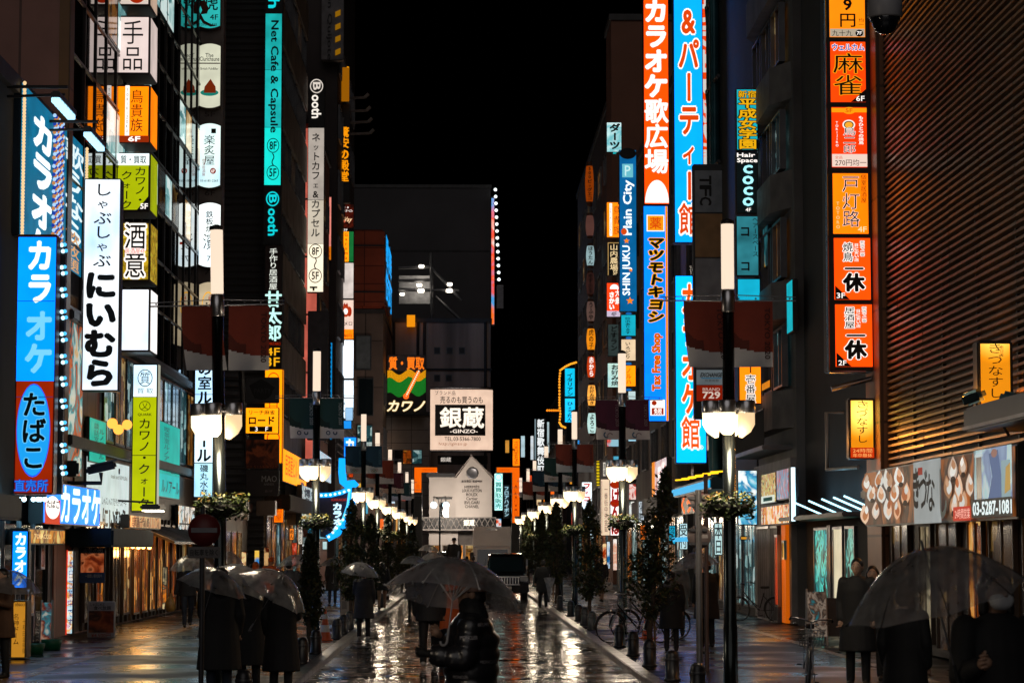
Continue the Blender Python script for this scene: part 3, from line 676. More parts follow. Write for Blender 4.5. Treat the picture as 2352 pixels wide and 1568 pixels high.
lt2 = MB(); p = P(1065, 1207, Yh); q = P(1090, 1193, Yh); put_text(lt2, 'H', '銀蔵', p.x, p.z, q.x, q.z, Yh-.25, em('#fff4e0', 1.6), .04); lt2.build('lit_lettering', hs)
for i in range(5):
    px_ = 1000+i*26; t0 = P(px_-11, 1220, Yh); window(hs, 0, t0.x+.4, Yh+.55 if px_ < 1045 else Yh+.95, 1.3, .75, 2.0, (LITW, LITD, WARM, LITW, LITD)[i], solid((.3, .25, .2), .5), .08, 0, 'shop_window')

# ---- right side, from far to near
b = building('low_far_block', 8.3, 26, 196, 235, 15, CONCD, 'low dark far block right of the street bend', True)
for k in range(7):
    for j in range(3): window(b, -1, 8.28, 199+k*5, 3+j*3.6, 2.8, 2.2, (LITW, LITC, WARM, GLASS)[(k+j) % 4])
b = building('rounded_sign_building', 8.55, 26, 140, 182, 28.2, solid((.10, .085, .08), .7, var=.3), 'narrow dark building lined with a column of rounded signs')
for fl in range(7):
    for k in range(6): window(b, -1, 8.53, 145+k*6.4, 5+fl*3.3, 3.2, 1.7, (GLASS, LITD, GLASS, LITW)[(k+fl*3) % 4])
for i in range(9): window(b, -1, 8.5, 143+i*4.2, 1.9, 3.4, 3.0, (LITC, WARM, LITW, WARM)[i % 4], GREYM, .06, 2, 'shop_window')
b = building('brown_tower', 8.25, 28, 135, 139.8, 31.6, solid((.22, .10, .065), .8, var=.15, scale=.3), 'plain tall brown tower rising behind the orange karaoke sign')
b = building('barred_window_building', 8.45, 28, 92, 134.8, 20.6, CONC, 'grey block with barred windows behind the blue starred sign tower')
for fl in range(4):
    for k in range(7): window(b, -1, 8.43, 96+k*5.6, 6.4+fl*3.5, 2.6, 1.6, (GLASS, LITD, GLASS)[(k+fl) % 3])
MB().bbox(7.6, 8.45, 96, 130, 3.4, 4.1, solid((.04, .04, .045), .6, spec=.2), .04).build('canopy', b)
for i in range(11): window(b, -1, 8.42, 94.5+i*3.6, 1.8, 3.0, 3.0, (LITC, LITW, LITC, WARM, LITC)[i % 5], GREYM, .06, 2, 'shop_window')
b = building('piped_building', 8.62, 28, 71.6, 91.6, 40, CONCD, 'dark glass building with vertical pipes right of the tall cyan sign')
MB().box(8.52, 8.63, 83.2, 91.5, 4.6, 39, glassy((.02, .02, .022), .025, 2.6)).build('curtain_glass', b)
pp = MB()
for y in (81.2, 82.3): pp.tube([(8.45, y, 4), (8.45, y, 39)], .17, solid((.03, .12, .15), .35, .3), 10)
for i in range(12): z_ = 6+i*2.9; pp.tube([(8.5, 83.4, z_-.9), (8.3, 82.2, z_), (8.5, 80.4, z_+.2)], .07, GREYM, 6)
pp.build('pipe', b)
for i in range(5): window(b, -1, 8.6, 73+i*3.7, 1.9, 3.2, 3.2, (LITC, LITC, LITW, LITC, WARM)[i], GREYM, .06, 2, 'shop_window')
b = building('bay_window_building', 8.65, 28, 63.2, 71.4, 40, CONC, 'grey building with slanted bay windows over small shops')
BAYC = solid((.13, .115, .11), .7, var=.3)
for fl in range(7):
    z = 5.2+fl*2.9
    m = MB(); m.add([(8.65, 63.6, z), (8.2, 64.6, z), (8.2, 69.8, z), (8.65, 70.8, z), (8.65, 63.6, z+1.0), (8.2, 64.6, z+1.0), (8.2, 69.8, z+1.0), (8.65, 70.8, z+1.0)],
        [(0, 1, 2, 3), (4, 5, 6, 7), (0, 1, 5, 4), (1, 2, 6, 5), (2, 3, 7, 6)], BAYC); m.build('bay', b)
    for k in range(3): window(b, -1, 8.55, 65.0+k*2.1, z+1.9, 1.8, 1.6, (LITC, LITD, GLASS, LITW, LITC, LITD)[(k*2+fl*3) % 6], GREYM, .15, 1)
m = MB(); m.box(8.5, 8.66, 63.3, 71.3, .1, 4.4, solid((.2, .18, .17), .6)); m.build('shop_front', b)
window(b, -1, 8.48, 66.2, 1.35, 1.5, 2.6, BLACK, GREYM, .08, 4, 'shop_window'); window(b, -1, 8.48, 68.6, 1.35, 2.6, 2.6, BLACK, METAL, .08, 5, 'shutter')
m = MB(); m.box(8.40, 8.5, 63.7, 64.5, .1, 3.0, em('#e86a08', .55)); m.build('lit_doorway', b); glow(b, (7.95, 64.1, 1.8), 16, (1, .40, .08), .4)
window(b, -1, 8.38, 64.9, 1.45, .55, 1.9, box_light('#ff5a10', .9), METAL, .08, 0, 'menu_panel'); window(b, -1, 8.38, 63.7, 2.0, .5, .5, box_light('#c89020', .6), METAL, .05, 0, 'menu_panel')

b = building('dark_blank_building', 8.85, 28, 51.2, 63, 40, solid((.022, .02, .021), .8, var=.3, scale=.5), 'almost black blank building behind the orange sign column')
for i, y in enumerate((60.0, 57.3, 55.5)): window(b, -1, 8.83, y, 1.55, (2.3, 1.5, 1.4)[i], 2.0, (picture(('#00373d', '#10b0b0', '#052a30', '#50e0d0', '#021518'), .8, 1.4, 9, 1.2), box_light('#e8dcb8', .8), picture(('#02181a', '#041012', '#80d8c8', '#062020'), .6, 2.2, 11, .8))[i], METAL, .06, 0, 'lit_window')
tb = MB(); cn = MB(); cn.bbox(8.0, 8.85, 51.5, 62, 2.72, 2.82, BLACK, .02); cn.build('canopy', b)
for i, px_ in enumerate((1853, 1886, 1917, 1945, 1970)):
    y_ = YX(px_, 8.3); tbm = MB(); tbm.tube([(8.7, y_+.15, 2.86+.0), (8.0, y_-.15, 2.86+.28)], .022, em('#b4ecff', 2.2), 8); tbm.build('tube_light', b); glow(b, (8.2, y_, 3.25), 7, (.25, .68, 1))
window(b, -1, 8.80, 58.6, 1.5, .5, 2.2, solid((.25, .35, .4), .4), METAL, .04, 0, 'poster_frame')

b = building('louvred_building', 8.75, 28, 22, 51, 26, solid((.025, .016, .012), .7), 'brown building clad in horizontal metal louvres lit from below in orange')
LV = solid((.34, .21, .12), .35, .3, var=.2, scale=.7)
rl = random.Random(8); LVS = [LV, LV, solid((.30, .18, .10), .42, .3, var=.35, scale=1.1), solid((.26, .16, .09), .3, .35, var=.3, scale=.9)]
m = MB(); z = 3.3
while z < 26: 
    yy = 22.0
    while yy < 49.2:
        e_ = min(yy+2.6, 49.3); jx, jz = rl.uniform(-.006, .006), rl.uniform(-.004, .004); m.box(8.6+jx, 8.75, yy+.012, e_-.012, z+jz, z+.045+jz, rl.choice(LVS)); yy += 2.6
    z += .13
m.build('louvre_blades', b)
m = MB()
for y in range(23, 49, 3): m.box(8.70, 8.76, y, y+.08, 3.3, 26, DARK)
m.build('louvre_rail', b)
MB().box(8.45, 8.8, 49.3, 51.0, 0.1, 26, panelled((.30, .13, .055), 1.7, 2.3, .03, .45, .1)).build('corner_pilaster', b)
m = MB(); m.bbox(7.9, 8.8, 22, 48.5, 3.02, 3.2, solid((.22, .19, .16), .5), .03); m.build('canopy', b)
m = MB(); m.box(8.6, 8.78, 22, 51, .1, 3.0, solid((.045, .03, .022), .5)); m.build('shop_front', b)
for i, (y, pm, wd, h_) in enumerate([(47.6, LITD, 1.8, 2.3), (45.0, picture(('#3a2c1c', '#d8c8a0', '#6a5a3c', '#1a120a', '#b89868'), .45, 1.2, 13, .8), 1.2, 2.2), (43.0, LITD, 1.9, 2.4), (40.6, WARM, 1.2, 2.4), (38.6, LITD, 1.8, 2.4), (36.4, LITW, 1.4, 1.2)]):
    window(b, -1, 8.56, y, 1.4 if h_ > 2 else 2.0, wd, h_, pm, solid((.06, .04, .03), .5), .06, 1, 'shop_window')
m = MB()
for i in range(7): m.ball((8.2, 47-i*2.1, 3.0), .06, em('#ffb060', 6), 8)
m.build('downlight', b)
# sign gantry bracket on the dark building
m = MB(); t = PX(1930, 1078, 8.6); 
m.tube([(8.7, t.y, t.z+1.3), (8.3, t.y, t.z+1.3), (8.3, t.y, t.z), (8.75, t.y-1.6, t.z)], .05, solid((.35, .3, .25), .4, .6), 6)
tag(m.build('pipe_bracket'), 'pale bent pipe on the black wall left of the sushi billboard', 'pipe')

Yt = 176; t = P(1010, 1258, Yt); m = MB(); m.lathe([(.001, 0), (.2, 0), (.12, .2), (.07, .4), (.055, P(1, 1166, Yt).z), (.001, P(1, 1166, Yt).z)], BLACK, 12); zt = P(1, 1150, Yt).z
for s_ in (-1, 1): m.tube([(0, 0, zt-.5), (s_*.15, 0, zt+.25), (s_*.42, 0, zt+.35), (s_*.44, 0, zt-.05)], .035, BLACK, 6)
o = tag(m.build('globe_street_lamp', None, (t.x, Yt, 0)), 'old style twin globe street lamp in front of the white gabled house', 'street lamp')
for s_ in (-1, 1): MB().ball((s_*.44, 0, zt-.28), .24, em('#d8f6ff', 3.0), 14).build('globe', o)
ld = bpy.data.lights.new('house_fill_light', 'POINT'); ld.energy = 1100; ld.shadow_soft_size = .5; ld.color = (1, .86, .72); lo = bpy.data.objects.new('house_fill_light', ld); COL.objects.link(lo); lo.parent = o; lo.location = (.6, 3.2, zt-.6)  # added fill light, set away from the globes to brighten the house front
bal = bpy.data.objects['bay_window_building']; m = MB(); yb0, yb1 = 64.0, 71.2; zb = 4.75
m.bbox(7.85, 8.65, yb0, yb1, zb-.12, zb, GREYM, .02)
for i in range(37): y = yb0+.05+i*(yb1-yb0-.1)/36; m.tube([(7.9, y, zb), (7.9, y, zb+.95)], .014, BLACK, 5)
m.tube([(7.9, yb0, zb+.95), (7.9, yb1, zb+.95)], .025, BLACK, 6); m.build('balcony', bal)
# ================================================================== signs
WT = em('#fff6ee', 1.25); WTB = em('#f0ffff', 1.3); CY = em('#10d8e0', 1.0); OR = em('#ff5a08', 1.0); YE = em('#ffb418', 1.0); RD = em('#b32a06', .8)
BR = solid(lin('#7a3206'), .6); BLK = INK; TEAL = solid((.0, .05, .07), .5); ORP = em('#e8500c', .9); DKB = em('#0a3a8c', .6)
CB = solid((.05, .055, .06), .4, .4)
R_ = 'R'
# --- left, near: karaoke tower sign
sign('karaoke_sign', (30, 538, 131, 1135), 'tall blue sign with white karaoke katakana above a red tobacco oval', None,
  [('V', 'カラ', 56, 550, 122, 700, WTB, {'b': .045}), ('V', 'オケ', 54, 712, 124, 862, em('#7ad4ff', 1.05), {'b': .045}), ('R', 34, 692, 128, 693.5, DKB),
   ('E', 36, 882, 122, 1096, em('#2c62ff', .95)), ('E', 38, 885, 120, 1092, em('#1ea4f6', 1.0)), ('R', 34, 912, 128, 913.5, DKB),
   ('V', 'たばこ', 50, 900, 110, 1080, TEAL, {'b': .03, 'out': em('#60c8ff', 1), 'ow': .07}),
   ('H', '直売所', 34, 1102, 118, 1128, em('#2a7af0', 1), {'b': .04, 'out': em('#102a9a', .9), 'ow': .09})],
  X=-8.35, t=.45, body=solid(lin('#8a1c08'), .4), panels=[(33, 545, 129, 876, box_light('#04a4fa', 1.05, .1)), (34, 877, 128, 1131, box_light('#a82a06', .8, .2))])
# bulbs chasing along the edge of that sign
rt = MB(); q0 = P(146, 560, 48.6); q1 = P(146, 1135, 48.6); rt.box(q0.x-.12, q0.x+.05, 48.55, 48.7, q1.z, q0.z, BLACK)
rt = tag(rt.build('bulb_strip'), 'upright strip of paired white bulbs beside the blue karaoke tower sign', 'bulb strip')
for k in range(11):
    for d in (0, 14):
        t = P(142+(d*.2), 563+k*51+d, 48.5); MB().ball((t.x, t.y, t.z), .042, em('#c4f0ff', 2.0, False), 8).ball((t.x+.06, t.y, t.z+.01), .038, em('#50c0ff', 1.4, False), 6).build('bulb', rt)
# --- angled facade billboard in blue with LED bands
bb_ = wall_sign('karaoke_billboard', -8.95, 50, 182, 186, 545, 'large angled blue billboard with white brushed karaoke letters and glittering bulb bands', box_light('#0878a0', .75, .25),
  [('V', 'カラオケ', 6, 9, 42, 112, WTB, {'b': .06}), ('R', 43, 0, 60, 100, BLK), ('R', 42.2, 0, 43, 100, METAL), ('R', 60, 0, 60.8, 100, METAL),
   ('V', '歌うなら', 63, 6, 96, 80, em('#e8fcff', 1.0), {'b': .03}), ('V', '飲放題', 66, 70, 90, 99, em('#f0b070', .8), {'b': .02})], t=.35, body=solid((.01, .03, .05), .4))
rr = random.Random(5)
dm = MB(); dm2 = MB(); dm3 = MB()
_wb = 7.2
def _bbw(): return None
bw = max(v.co.x for v in bb_.data.vertices)*2; bh = max(v.co.z for v in bb_.data.vertices)
for i in range(7):
    for j in range(34):
        x = -bw/2+bw*(.445+.022*i+(.011 if j % 2 else 0)); z = bh*(1-(j+.5)/34)
        (dm, dm2, dm3)[rr.randrange(3)].ball((x, -.05, z), .042, (em('#b0d8ff', 1.0, False), em('#2048c0', .7, False), em('#d89050', .8, False))[(i+j*2) % 3], 5)
for j in range(46):
    for x in (-bw/2+.05, bw/2-.05): dm.ball((x, -.05, bh*(j+.5)/46), .04, em('#ffd8a0', 1.0, False), 5)
for d_ in (dm, dm2, dm3): d_.build('bulb_band', bb_)['kind'] = 'stuff'
# flood lights on arms above it
for k, (px_, py_, lab) in enumerate([(152, 248, 'white floodlight on a bracket arm above the angled billboard, nearer one'), (222, 324, 'white floodlight on a bracket arm above the angled billboard, further one')]):
    t = PX(px_, py_, -7.9); m = MB(); m.tube([(-9.1, t.y+.15, t.z+.45), (-7.9, t.y+.15, t.z+.45)], .035, BLACK, 6); m.tube([(-9.1, t.y+.15, t.z+.25), (-7.95, t.y+.15, t.z+.3)], .03, BLACK, 6)
    m.bbox(-8.04, -7.86, t.y-1.0, t.y+1.1, t.z-.0, t.z+.16, BLACK, .03)
    o = tag(m.build('arm_floodlight'), lab, 'floodlight')
    for i in range(6): MB().bbox(-8.03, -7.87, t.y-.98+i*.345, t.y-.76+i*.345, t.z-.07, t.z+.03, em('#a8e2ff', 1.8), .01).build('lamp_cell', o)
# second poster wall right of bulb strip (colourful mural between billboard and white sign)
wall_sign('mural_panel', -8.97, 152, 184, 545, 1090, 'colourful upright mural panel squeezed behind the paired white bulbs', picture(('#0c6a72', '#f0c080', '#e8f0e0', '#18a0a8', '#d06020', '#0a3a40'), .6, .9, 21, 1.5), [], t=.2)
# --- white sign with big black hiragana
sign('shabu_sign', (186, 410, 279, 898), 'tall white lightbox with large bold black hiragana on the left', box_light('#f4faff', 1.0, .1),
  [('V', 'しゃぶしゃぶ', 212, 420, 256, 616, BLK, {'b': .012}), ('V', 'にいむら', 192, 622, 270, 890, solid((.0, .012, .02), .5), {'b': .06})], X=-8.25, t=.45, body=CB)
wall_sign('shabu_facade_sign', -9.0, 199, 294, 1044, 1212, 'pale white facade sign of the hot pot shop above its door', box_light('#dcebea', .8, .15),
  [('H', 'steak and NIIMURA', 55, 19, 95, 25, solid(lin('#7a8078'), .5)), ('H', 'しゃぶしゃぶ すきやき・ステーキ', 34, 54, 93, 65, BLK), ('H', 'にいむら', 36, 70, 92, 97, BLK, {'b': .05})], t=.25, body=CB)
wall_sign('karaoke_facade_sign', -8.55, 100, 227, 1102, 1202, 'blue facade sign with white karaoke katakana and a red tobacco roundel', box_light('#169cf0', 1.0, .12),
  [('R', 0, 42, 28, 100, em('#d83a10', .9)), ('E', 1, 34, 27, 88, WT), ('H', 'たばこ', 3, 44, 25, 62, BLK, {'b': .03}), ('H', 'カラオケ', 29, 8, 99, 92, WTB, {'b': .05}), ('R', 76, 0, 76.6, 100, DKB)], t=.3, body=CB)
m = MB(); a = PX(190, 1212, -8.7); y1 = YX(290, -8.7); z1 = PX(190, 1256, -8.7).z; m.bbox(-9.05, -8.0, a.y, y1, z1, a.z, solid((.008, .024, .034), .6, spec=.2), .05)
tag(m.build('shop_awning_box'), 'dark blue box awning under the white hot pot facade sign', 'awning')
# small bulbs hanging under the tower sign
for k, px_ in enumerate((35, 50, 82, 98)):
    t = P(px_, 1146, 48.2); m = MB(); m.bbox(t.x-.07, t.x+.07, t.y-.05, t.y+.08, t.z+.04, t.z+.12, BLACK, .01); o = tag(m.build('spot_lamp'), 'small white spot lamp, %s of four in a row under the tobacco sign' % ('first', 'second', 'third', 'last')[k], 'lamp', 'spot lamps under the tobacco sign')
    glow(o, (t.x, t.y-.25, t.z-.2), 5, (.3, .75, 1)); [0 for _ in ()]
    for d in (-.045, .045): MB().ball((t.x+d, t.y, t.z), .05, em('#c8f0ff', 3.5, False), 8).build('bulb', o)
sign('karaoke_pillar_sign', (24, 1216, 67, 1352), 'narrow upright cyan box sign with white karaoke katakana at street level', box_light('#10a8f4', 1.05, .1),
  [('V', 'カラオケ', 33, 1222, 62, 1346, WTB, {'b': .05})], X=-8.0, t=.25, body=CB)
sign('tobacco_stand_sign', (22, 1378, 62, 1512), 'yellow tobacco stand sign standing at the left edge', box_light('#d8922a', .75, .2),
  [('H', 'Tobacco', 27, 1382, 60, 1391, BR), ('V', '名神ドーム', 30, 1408, 44, 1480, BR), ('V', '十和田温泉宿', 53, 1420, 60, 1500, BLK)], X=-8.0, t=.5, body=solid((.3, .2, .08), .5))
sign('menu_light_strip', (150, 1262, 171, 1457), 'slim glowing menu board with a red bulb edge beside the shop front', picture(('#f8e8c0', '#ffd040', '#fff8f0', '#b0e0f0', '#f0a030', '#f8f4e8', '#c060a0'), 1.0, 3.2, 31, .4),
  [('R', 150, 1262, 154, 1457, em('#d83018', .9)), ('V', '本日営業中です', 156, 1285, 169, 1440, em('#3040a0', .5))], X=-8.6, t=.15, body=BLACK)
wall_sign('tobacco_machine_header', -8.5, 67, 148, 1212, 1250, 'red and amber lit vending header above the shop front', picture(('#3a0c02', '#a83a08', '#f0a030', '#5a1804', '#ffd880'), .7, 2.2, 33, .5), [('H', 'TOBACCO', 12, 35, 60, 62, em('#ffe0a0', 1))], t=.4)
sign('burger_poster', (182, 1257, 242, 1338), 'poster with a large orange dish hanging by the dark shop entrance', picture(('#0a1c3a', '#7a2a10', '#c0562a', '#e08050', '#501808'), .35, 2.6, 35, 1.2),
  [('R', 182, 1257, 242, 1270, solid(lin('#0c2a50'), .5)), ('R', 182, 1314, 242, 1338, solid(lin('#28487a'), .5)), ('H', '本気の肉', 190, 1258, 236, 1270, solid((.4, .5, .7), .5)), ('H', '一頭買い黒毛和牛', 196, 1318, 236, 1326, solid((.5, .55, .65), .5))], Y=57.2, t=.06)
sign('food_board', (200, 1380, 265, 1468), 'pavement menu board with meat pictures and hot pot lettering', picture(('#1a120e', '#4a1c10', '#7a3a20', '#2a1a14', '#8a5030'), .05, 2.2, 36, .6),
  [('R', 202, 1382, 263, 1402, solid((.35, .32, .3), .5)), ('H', 'しゃぶしゃぶ', 207, 1384, 240, 1391, BLK), ('H', '食べ放題', 215, 1391, 255, 1400, BLK, {'b': .03}), ('R', 202, 1452, 263, 1466, solid((.3, .27, .25), .5)), ('H', '¥4,500円', 210, 1453, 255, 1464, solid(lin('#901808'), .5), {'b': .03})], X=-8.15, t=.08, body=solid((.5, .5, .48), .5))
# leaning A-board with a poster
def a_board(px_, py_, X, hpx, wpx, pic, label, lean=.16, items=()):
    Y = YX(px_, X); b0 = P(px_, py_, Y); s = FPX/Y; h = hpx/s; wd = wpx/s
    m = MB(); W_ = solid((.45, .44, .42), .5)
    for sx in (-1, 1):
        for sy in (0, 1):
            m.tube([(sx*wd/2, (-1 if sy == 0 else 1)*h*lean, 0), (sx*wd/2, 0, h)], .022, W_, 6)
        m.tube([(sx*wd/2, -h*lean*.6, h*.4), (sx*wd/2, h*lean*.6, h*.4)], .014, W_, 6)
    o = m.build('pavement_board', None, (b0.x, Y, PZ)); tag(o, label, 'board')
    g = MB(); A_ = Vector((-wd/2+.01, -h*lean*.84-.03, h*.16)); B_ = Vector((wd/2-.01, -h*lean*.05-.03, h*.95)); 
    g.add([(A_.x, A_.y, A_.z), (B_.x, A_.y, A_.z), (B_.x, B_.y, B_.z), (A_.x, B_.y, B_.z), (A_.x, A_.y+.02, A_.z), (B_.x, A_.y+.02, A_.z), (B_.x, B_.y+.02, B_.z), (A_.x, B_.y+.02, B_.z)],
       [(0, 1, 2, 3), (7, 6, 5, 4), (0, 4, 5, 1), (1, 5, 6, 2), (2, 6, 7, 3), (3, 7, 4, 0)], pic); g.build('poster', o); return o
a_board(107, 1478, -8.3, 110, 24, picture(('#c83018', '#f0e0d0', '#e0a080', '#802010', '#40a0b0', '#f8f0e0'), .3, 4, 41, .5), 'white framed leaning board with red and white menu beside the glowing strip')
a_board(1876, 1498, 7.3, 128, 44, picture(('#2a201c', '#8a7868', '#403430', '#c0b4a4', '#604030', '#30a0b0'), .25, 4, 42, .6), 'white framed pavement board on the right by the turquoise window')
a_board(1915, 1490, 7.75, 110, 36, DARK, 'bare wooden easel frame behind the right pavement board')
for px_, py_, lab in ((78, 1497, 'green plastic tub at the left easel foot'), (118, 1487, 'green plastic tub under the leaning red menu board')):
    Y = YX(px_, -8.1); m = MB(); m.lathe([(.001, .0), (.17, .0), (.21, .2), (.2, .21), (.17, .04), (.001, .03)], solid((.01, .16, .08), .4), 16); t = P(px_, py_, Y); tag(m.build('plastic_tub', None, (t.x, Y, PZ)), lab, 'tub')

# --- the floor-sign column on the glass building: six boxes
SA = dict(X=-8.42, t=1.45, body=solid((.04, .02, .02), .45), frame=.05, group='stacked floor signs on the glass building')
def two_sided(r, items): return items
sign('floor_sign', (265, -80, 346, 14), 'topmost white floor sign cut off by the upper edge, with brown patch', box_light('#e8d8cc', .9), [('E', 295, -30, 335, 8, RD)], side=box_light('#d8b8a0', .7), **SA)
sign('floor_sign', (265, 36, 346, 171), 'pinkish white floor sign with two black kanji, hand over goods', box_light('#e8d8d2', 1.0, .12), [('V', '手品', 280, 46, 330, 164, BLK, {'b': .0})], side=box_light('#e0ccc4', .8), **SA)
sign('floor_sign', (265, 195, 346, 329), 'orange floor sign with brown seal script kanji and a 6F foot', box_light('#ff9e08', 1.0, .1),
  [('R', 287, 197, 297, 312, WT), ('V', 'TORIKIZOKU', 289, 203, 295, 306, BR), ('V', '鳥貴族', 300, 206, 329, 304, BR, {'b': -.012}), ('R', 267, 312, 344, 327, em('#9a2c06', .9)), ('H', '6F', 296, 314, 323, 325, WT, {'b': .04})], side=box_light('#ff9608', .8), **SA)
sign('floor_sign', (265, 350, 346, 486), 'olive yellow floor sign with black katakana, white pawn header and 5F corner', box_light('#b4c008', .95, .1),
  [('R', 268, 353, 343, 380, WTB), ('H', '質・買取', 276, 358, 336, 376, BLK, {'b': .03}), ('V', 'カワノ・', 309, 383, 337, 470, BLK, {'b': .01}), ('V', 'クォーク', 277, 392, 305, 482, BLK, {'b': .01}), ('P', [(315, 483), (343, 450), (343, 483)], BLK), ('H', '5F', 324, 468, 341, 480, WT, {'b': .03})], side=box_light('#a8b408', .8), **SA)
sign('floor_sign', (265, 509, 346, 646), 'gold striped floor sign with white-edged brush kanji for sake', picture(('#a88008', '#f0d040', '#8a6a08', '#d8b020'), .85, 5, 43, .1),
  [('V', '酒意', 286, 512, 335, 640, BLK, {'b': .02, 'out': WT, 'ow': .085}), ('H', '居酒屋4F', 287, 570, 334, 583, em('#ff3010', 1), {'out': WT, 'ow': .09})], side=picture(('#a88008', '#f0d040', '#8a6a08', '#d8b020'), .6, 5, 43, .1), **SA)
sign('floor_sign', (265, 661, 346, 808), 'blank glowing white floor sign, lowest of its stack', box_light('#f6faff', 1.05, .06), [], side=box_light('#fff8f4', 1.1), **SA)
sign('pawn_sign', (300, 834, 363, 1176), 'tall yellow green lightbox with black katakana and a white pawn header', None,
  [('C', 313, 848, 350, 888, CB, .90), ('H', '質', 318, 853, 345, 883, CB, {'b': -.01}), ('H', '買 取', 313, 892, 352, 904, solid(lin('#b8c4c0'), .5)),
   ('C', 318, 921, 346, 944, BLK, .88), ('H', '乂', 323, 924, 341, 941, BLK), ('H', 'QUARK', 315, 949, 349, 956, BLK, {'b': .02}), ('V', 'カワノ・クォーク', 317, 960, 348, 1168, BLK, {'b': .012}), ('R', 302, 1045, 361, 1046.5, BLK)],
  X=-8.3, t=.5, body=CB, panels=[(303, 838, 360, 911, box_light('#f4fffb', 1.2, .05)), (303, 912, 360, 1172, box_light('#b6c206', 1.0, .12))], side=box_light('#c8c8b0', .7))
# blue-green cafe panels behind it
wall_sign('cafe_window_sign', -8.95, 363, 410, 962, 1090, 'turquoise window sign of the second-floor cafe behind the yellow green sign', box_light('#14b8a8', .85, .15), [('V', '喫茶室ルノアール', 20, 8, 48, 92, TEAL), ('H', '2F', 55, 80, 85, 92, TEAL)], t=.1, body=CB)
wall_sign('cafe_fascia_sign', -8.93, 363, 410, 1082, 1140, 'turquoise fascia strip with dark cafe katakana', box_light('#18c4c0', .85, .15), [('H', 'ルノアール', 12, 30, 96, 78, TEAL, {'b': .03})], t=.15, body=CB)
wall_sign('cafe_window_sign', -8.95, 206, 239, 955, 1060, 'turquoise window sign mirrored low between the white sign and warm globes', box_light('#18b8a0', .9, .15), [('V', '談話室', 15, 10, 50, 55, TEAL), ('V', 'ルノアール', 50, 20, 85, 90, TEAL)], t=.1, body=CB)
for k, (px_, py_) in enumerate(((258, 972), (272, 986), (292, 975))):
    t = PX(px_, py_, -8.6); m = MB(); m.tube([(0, 0, .12), (0, 0, .9)], .01, BLACK, 5); m.lathe([(.03, .11), (.04, .14), (.001, .16)], BLACK, 8); o = tag(m.build('globe_lamp', None, t), 'warm orange globe lamp in the upstairs cafe, %s' % ('highest on the near side', 'lowest of the three', 'furthest of the three')[k], 'lamp', 'globe lamps in the cafe')
    MB().ball((0, 0, 0), .13, em('#ffa040', 2.0), 12).build('globe', o)
# --- rounded white sign column
SB = dict(X=-8.45, t=.35, body=solid((.2, .17, .15), .5), rounded=True, group='rounded sign column on the stone pier')
mb = MB(); a = P(446, 1140, 81.9); c = P(515, -40, 81.9); mb.box(a.x, c.x, 81.9, 82.7, 1.0, c.z+4, solid((.22, .17, .15), .3, var=.5, scale=.8)); pier = tag(mb.build('stone_pier'), 'polished mottled stone pier carrying the rounded white signs', 'pier')
ft = MB()
for t_, y in (('5F', 262), ('6F', 443), ('7F', 624)):
    p = P(470, y+6, 81.88); q = P(494, y-5, 81.88); put_text(ft, 'H', t_, p.x, p.z, q.x, q.z, 81.88, solid((.05, .03, .03), .5), .02)
ft.build('lettering', pier)
sign('rounded_sign', (455, -80, 508, 67), 'turquoise rounded sign with black tiger kanji and 4F at the top', box_light('#2cb8b4', .95), [('V', '虎', 470, -12, 502, 26, BLK, {'b': .03}), ('P', [(456, 5), (470, 0), (480, 20), (476, 32), (462, 34), (470, 48), (485, 56), (500, 60), (484, 62), (466, 54), (457, 40), (464, 24)], BR), ('H', '4F', 483, 34, 502, 46, BLK, {'b': .02}), ('H', 'DINING BAR', 462, 54, 500, 60, BR)], **SB)
sign('rounded_sign', (455, 99, 508, 250), 'cream rounded pub sign with small black lettering and teal foot', box_light('#dcdcc4', .95, .15), [('H', 'The', 471, 123, 490, 132, BLK), ('H', 'Clurichaune', 458, 131, 504, 141, BLK), ('R', 457, 145, 506, 147.5, BR), ('H', 'British Pub&Bar', 460, 156, 502, 161, BLK), ('E', 460, 206, 503, 221, em('#1a9080', .7)), ('P', [(468, 214), (470, 200), (484, 182), (496, 200), (497, 214)], em('#8a3010', .6))], **SB)
sign('rounded_sign', (455, 282, 508, 433), 'pale blue rounded sign with brush kanji and red disc', box_light('#e2f0ec', 1.05, .1), [('V', '楽炙屋', 468, 310, 494, 380, BLK, {'b': .01}), ('V', '個室居酒屋', 464, 365, 472, 405, em('#a02818', .6)), ('E', 483, 386, 497, 400, em('#a02010', .7)), ('H', '6F', 486, 389, 494, 397, WT), ('H', '03-6185-2263', 460, 413, 502, 418, CB), ('R', 485, 296, 496, 307, BLK)], **SB)
sign('rounded_sign', (455, 464, 508, 615), 'bright white rounded sign with black grill-restaurant kanji', box_light('#f4fcf8', 1.2, .08), [('V', '鉄板焼', 472, 484, 490, 534, BLK, {'b': .02}), ('V', '濱', 466, 535, 494, 575, BLK, {'b': .01}), ('H', '7F', 476, 588, 492, 600, BLK), ('R', 490, 556, 497, 562, RD)], **SB)
sign('rounded_sign', (455, 646, 508, 797), 'dim cream rounded sign half hidden behind the lamp tube', box_light('#d8c4a0', .8, .2), [('C', 463, 670, 493, 730, YE, .9), ('V', 'らく', 476, 676, 492, 710, RD)], **SB)
sign('cafe_sign', (444, 846, 492, 1143), 'tall bluish white lightbox with black brush katakana behind the lamp', None,
  [('V', 'の室ルノアール', 452, 830, 486, 1062, BLK, {'b': .04}), ('V', '磯丸水産', 460, 1066, 480, 1140, BLK, {'b': .03}), ('R', 446, 905, 490, 906.5, CB)],
  X=-8.4, t=.4, body=CB, panels=[(446, 849, 490, 1062, box_light('#dcf2ff', 1.2, .1)), (446, 1064, 490, 1140, box_light('#d0ecf8', 1.05, .1))])
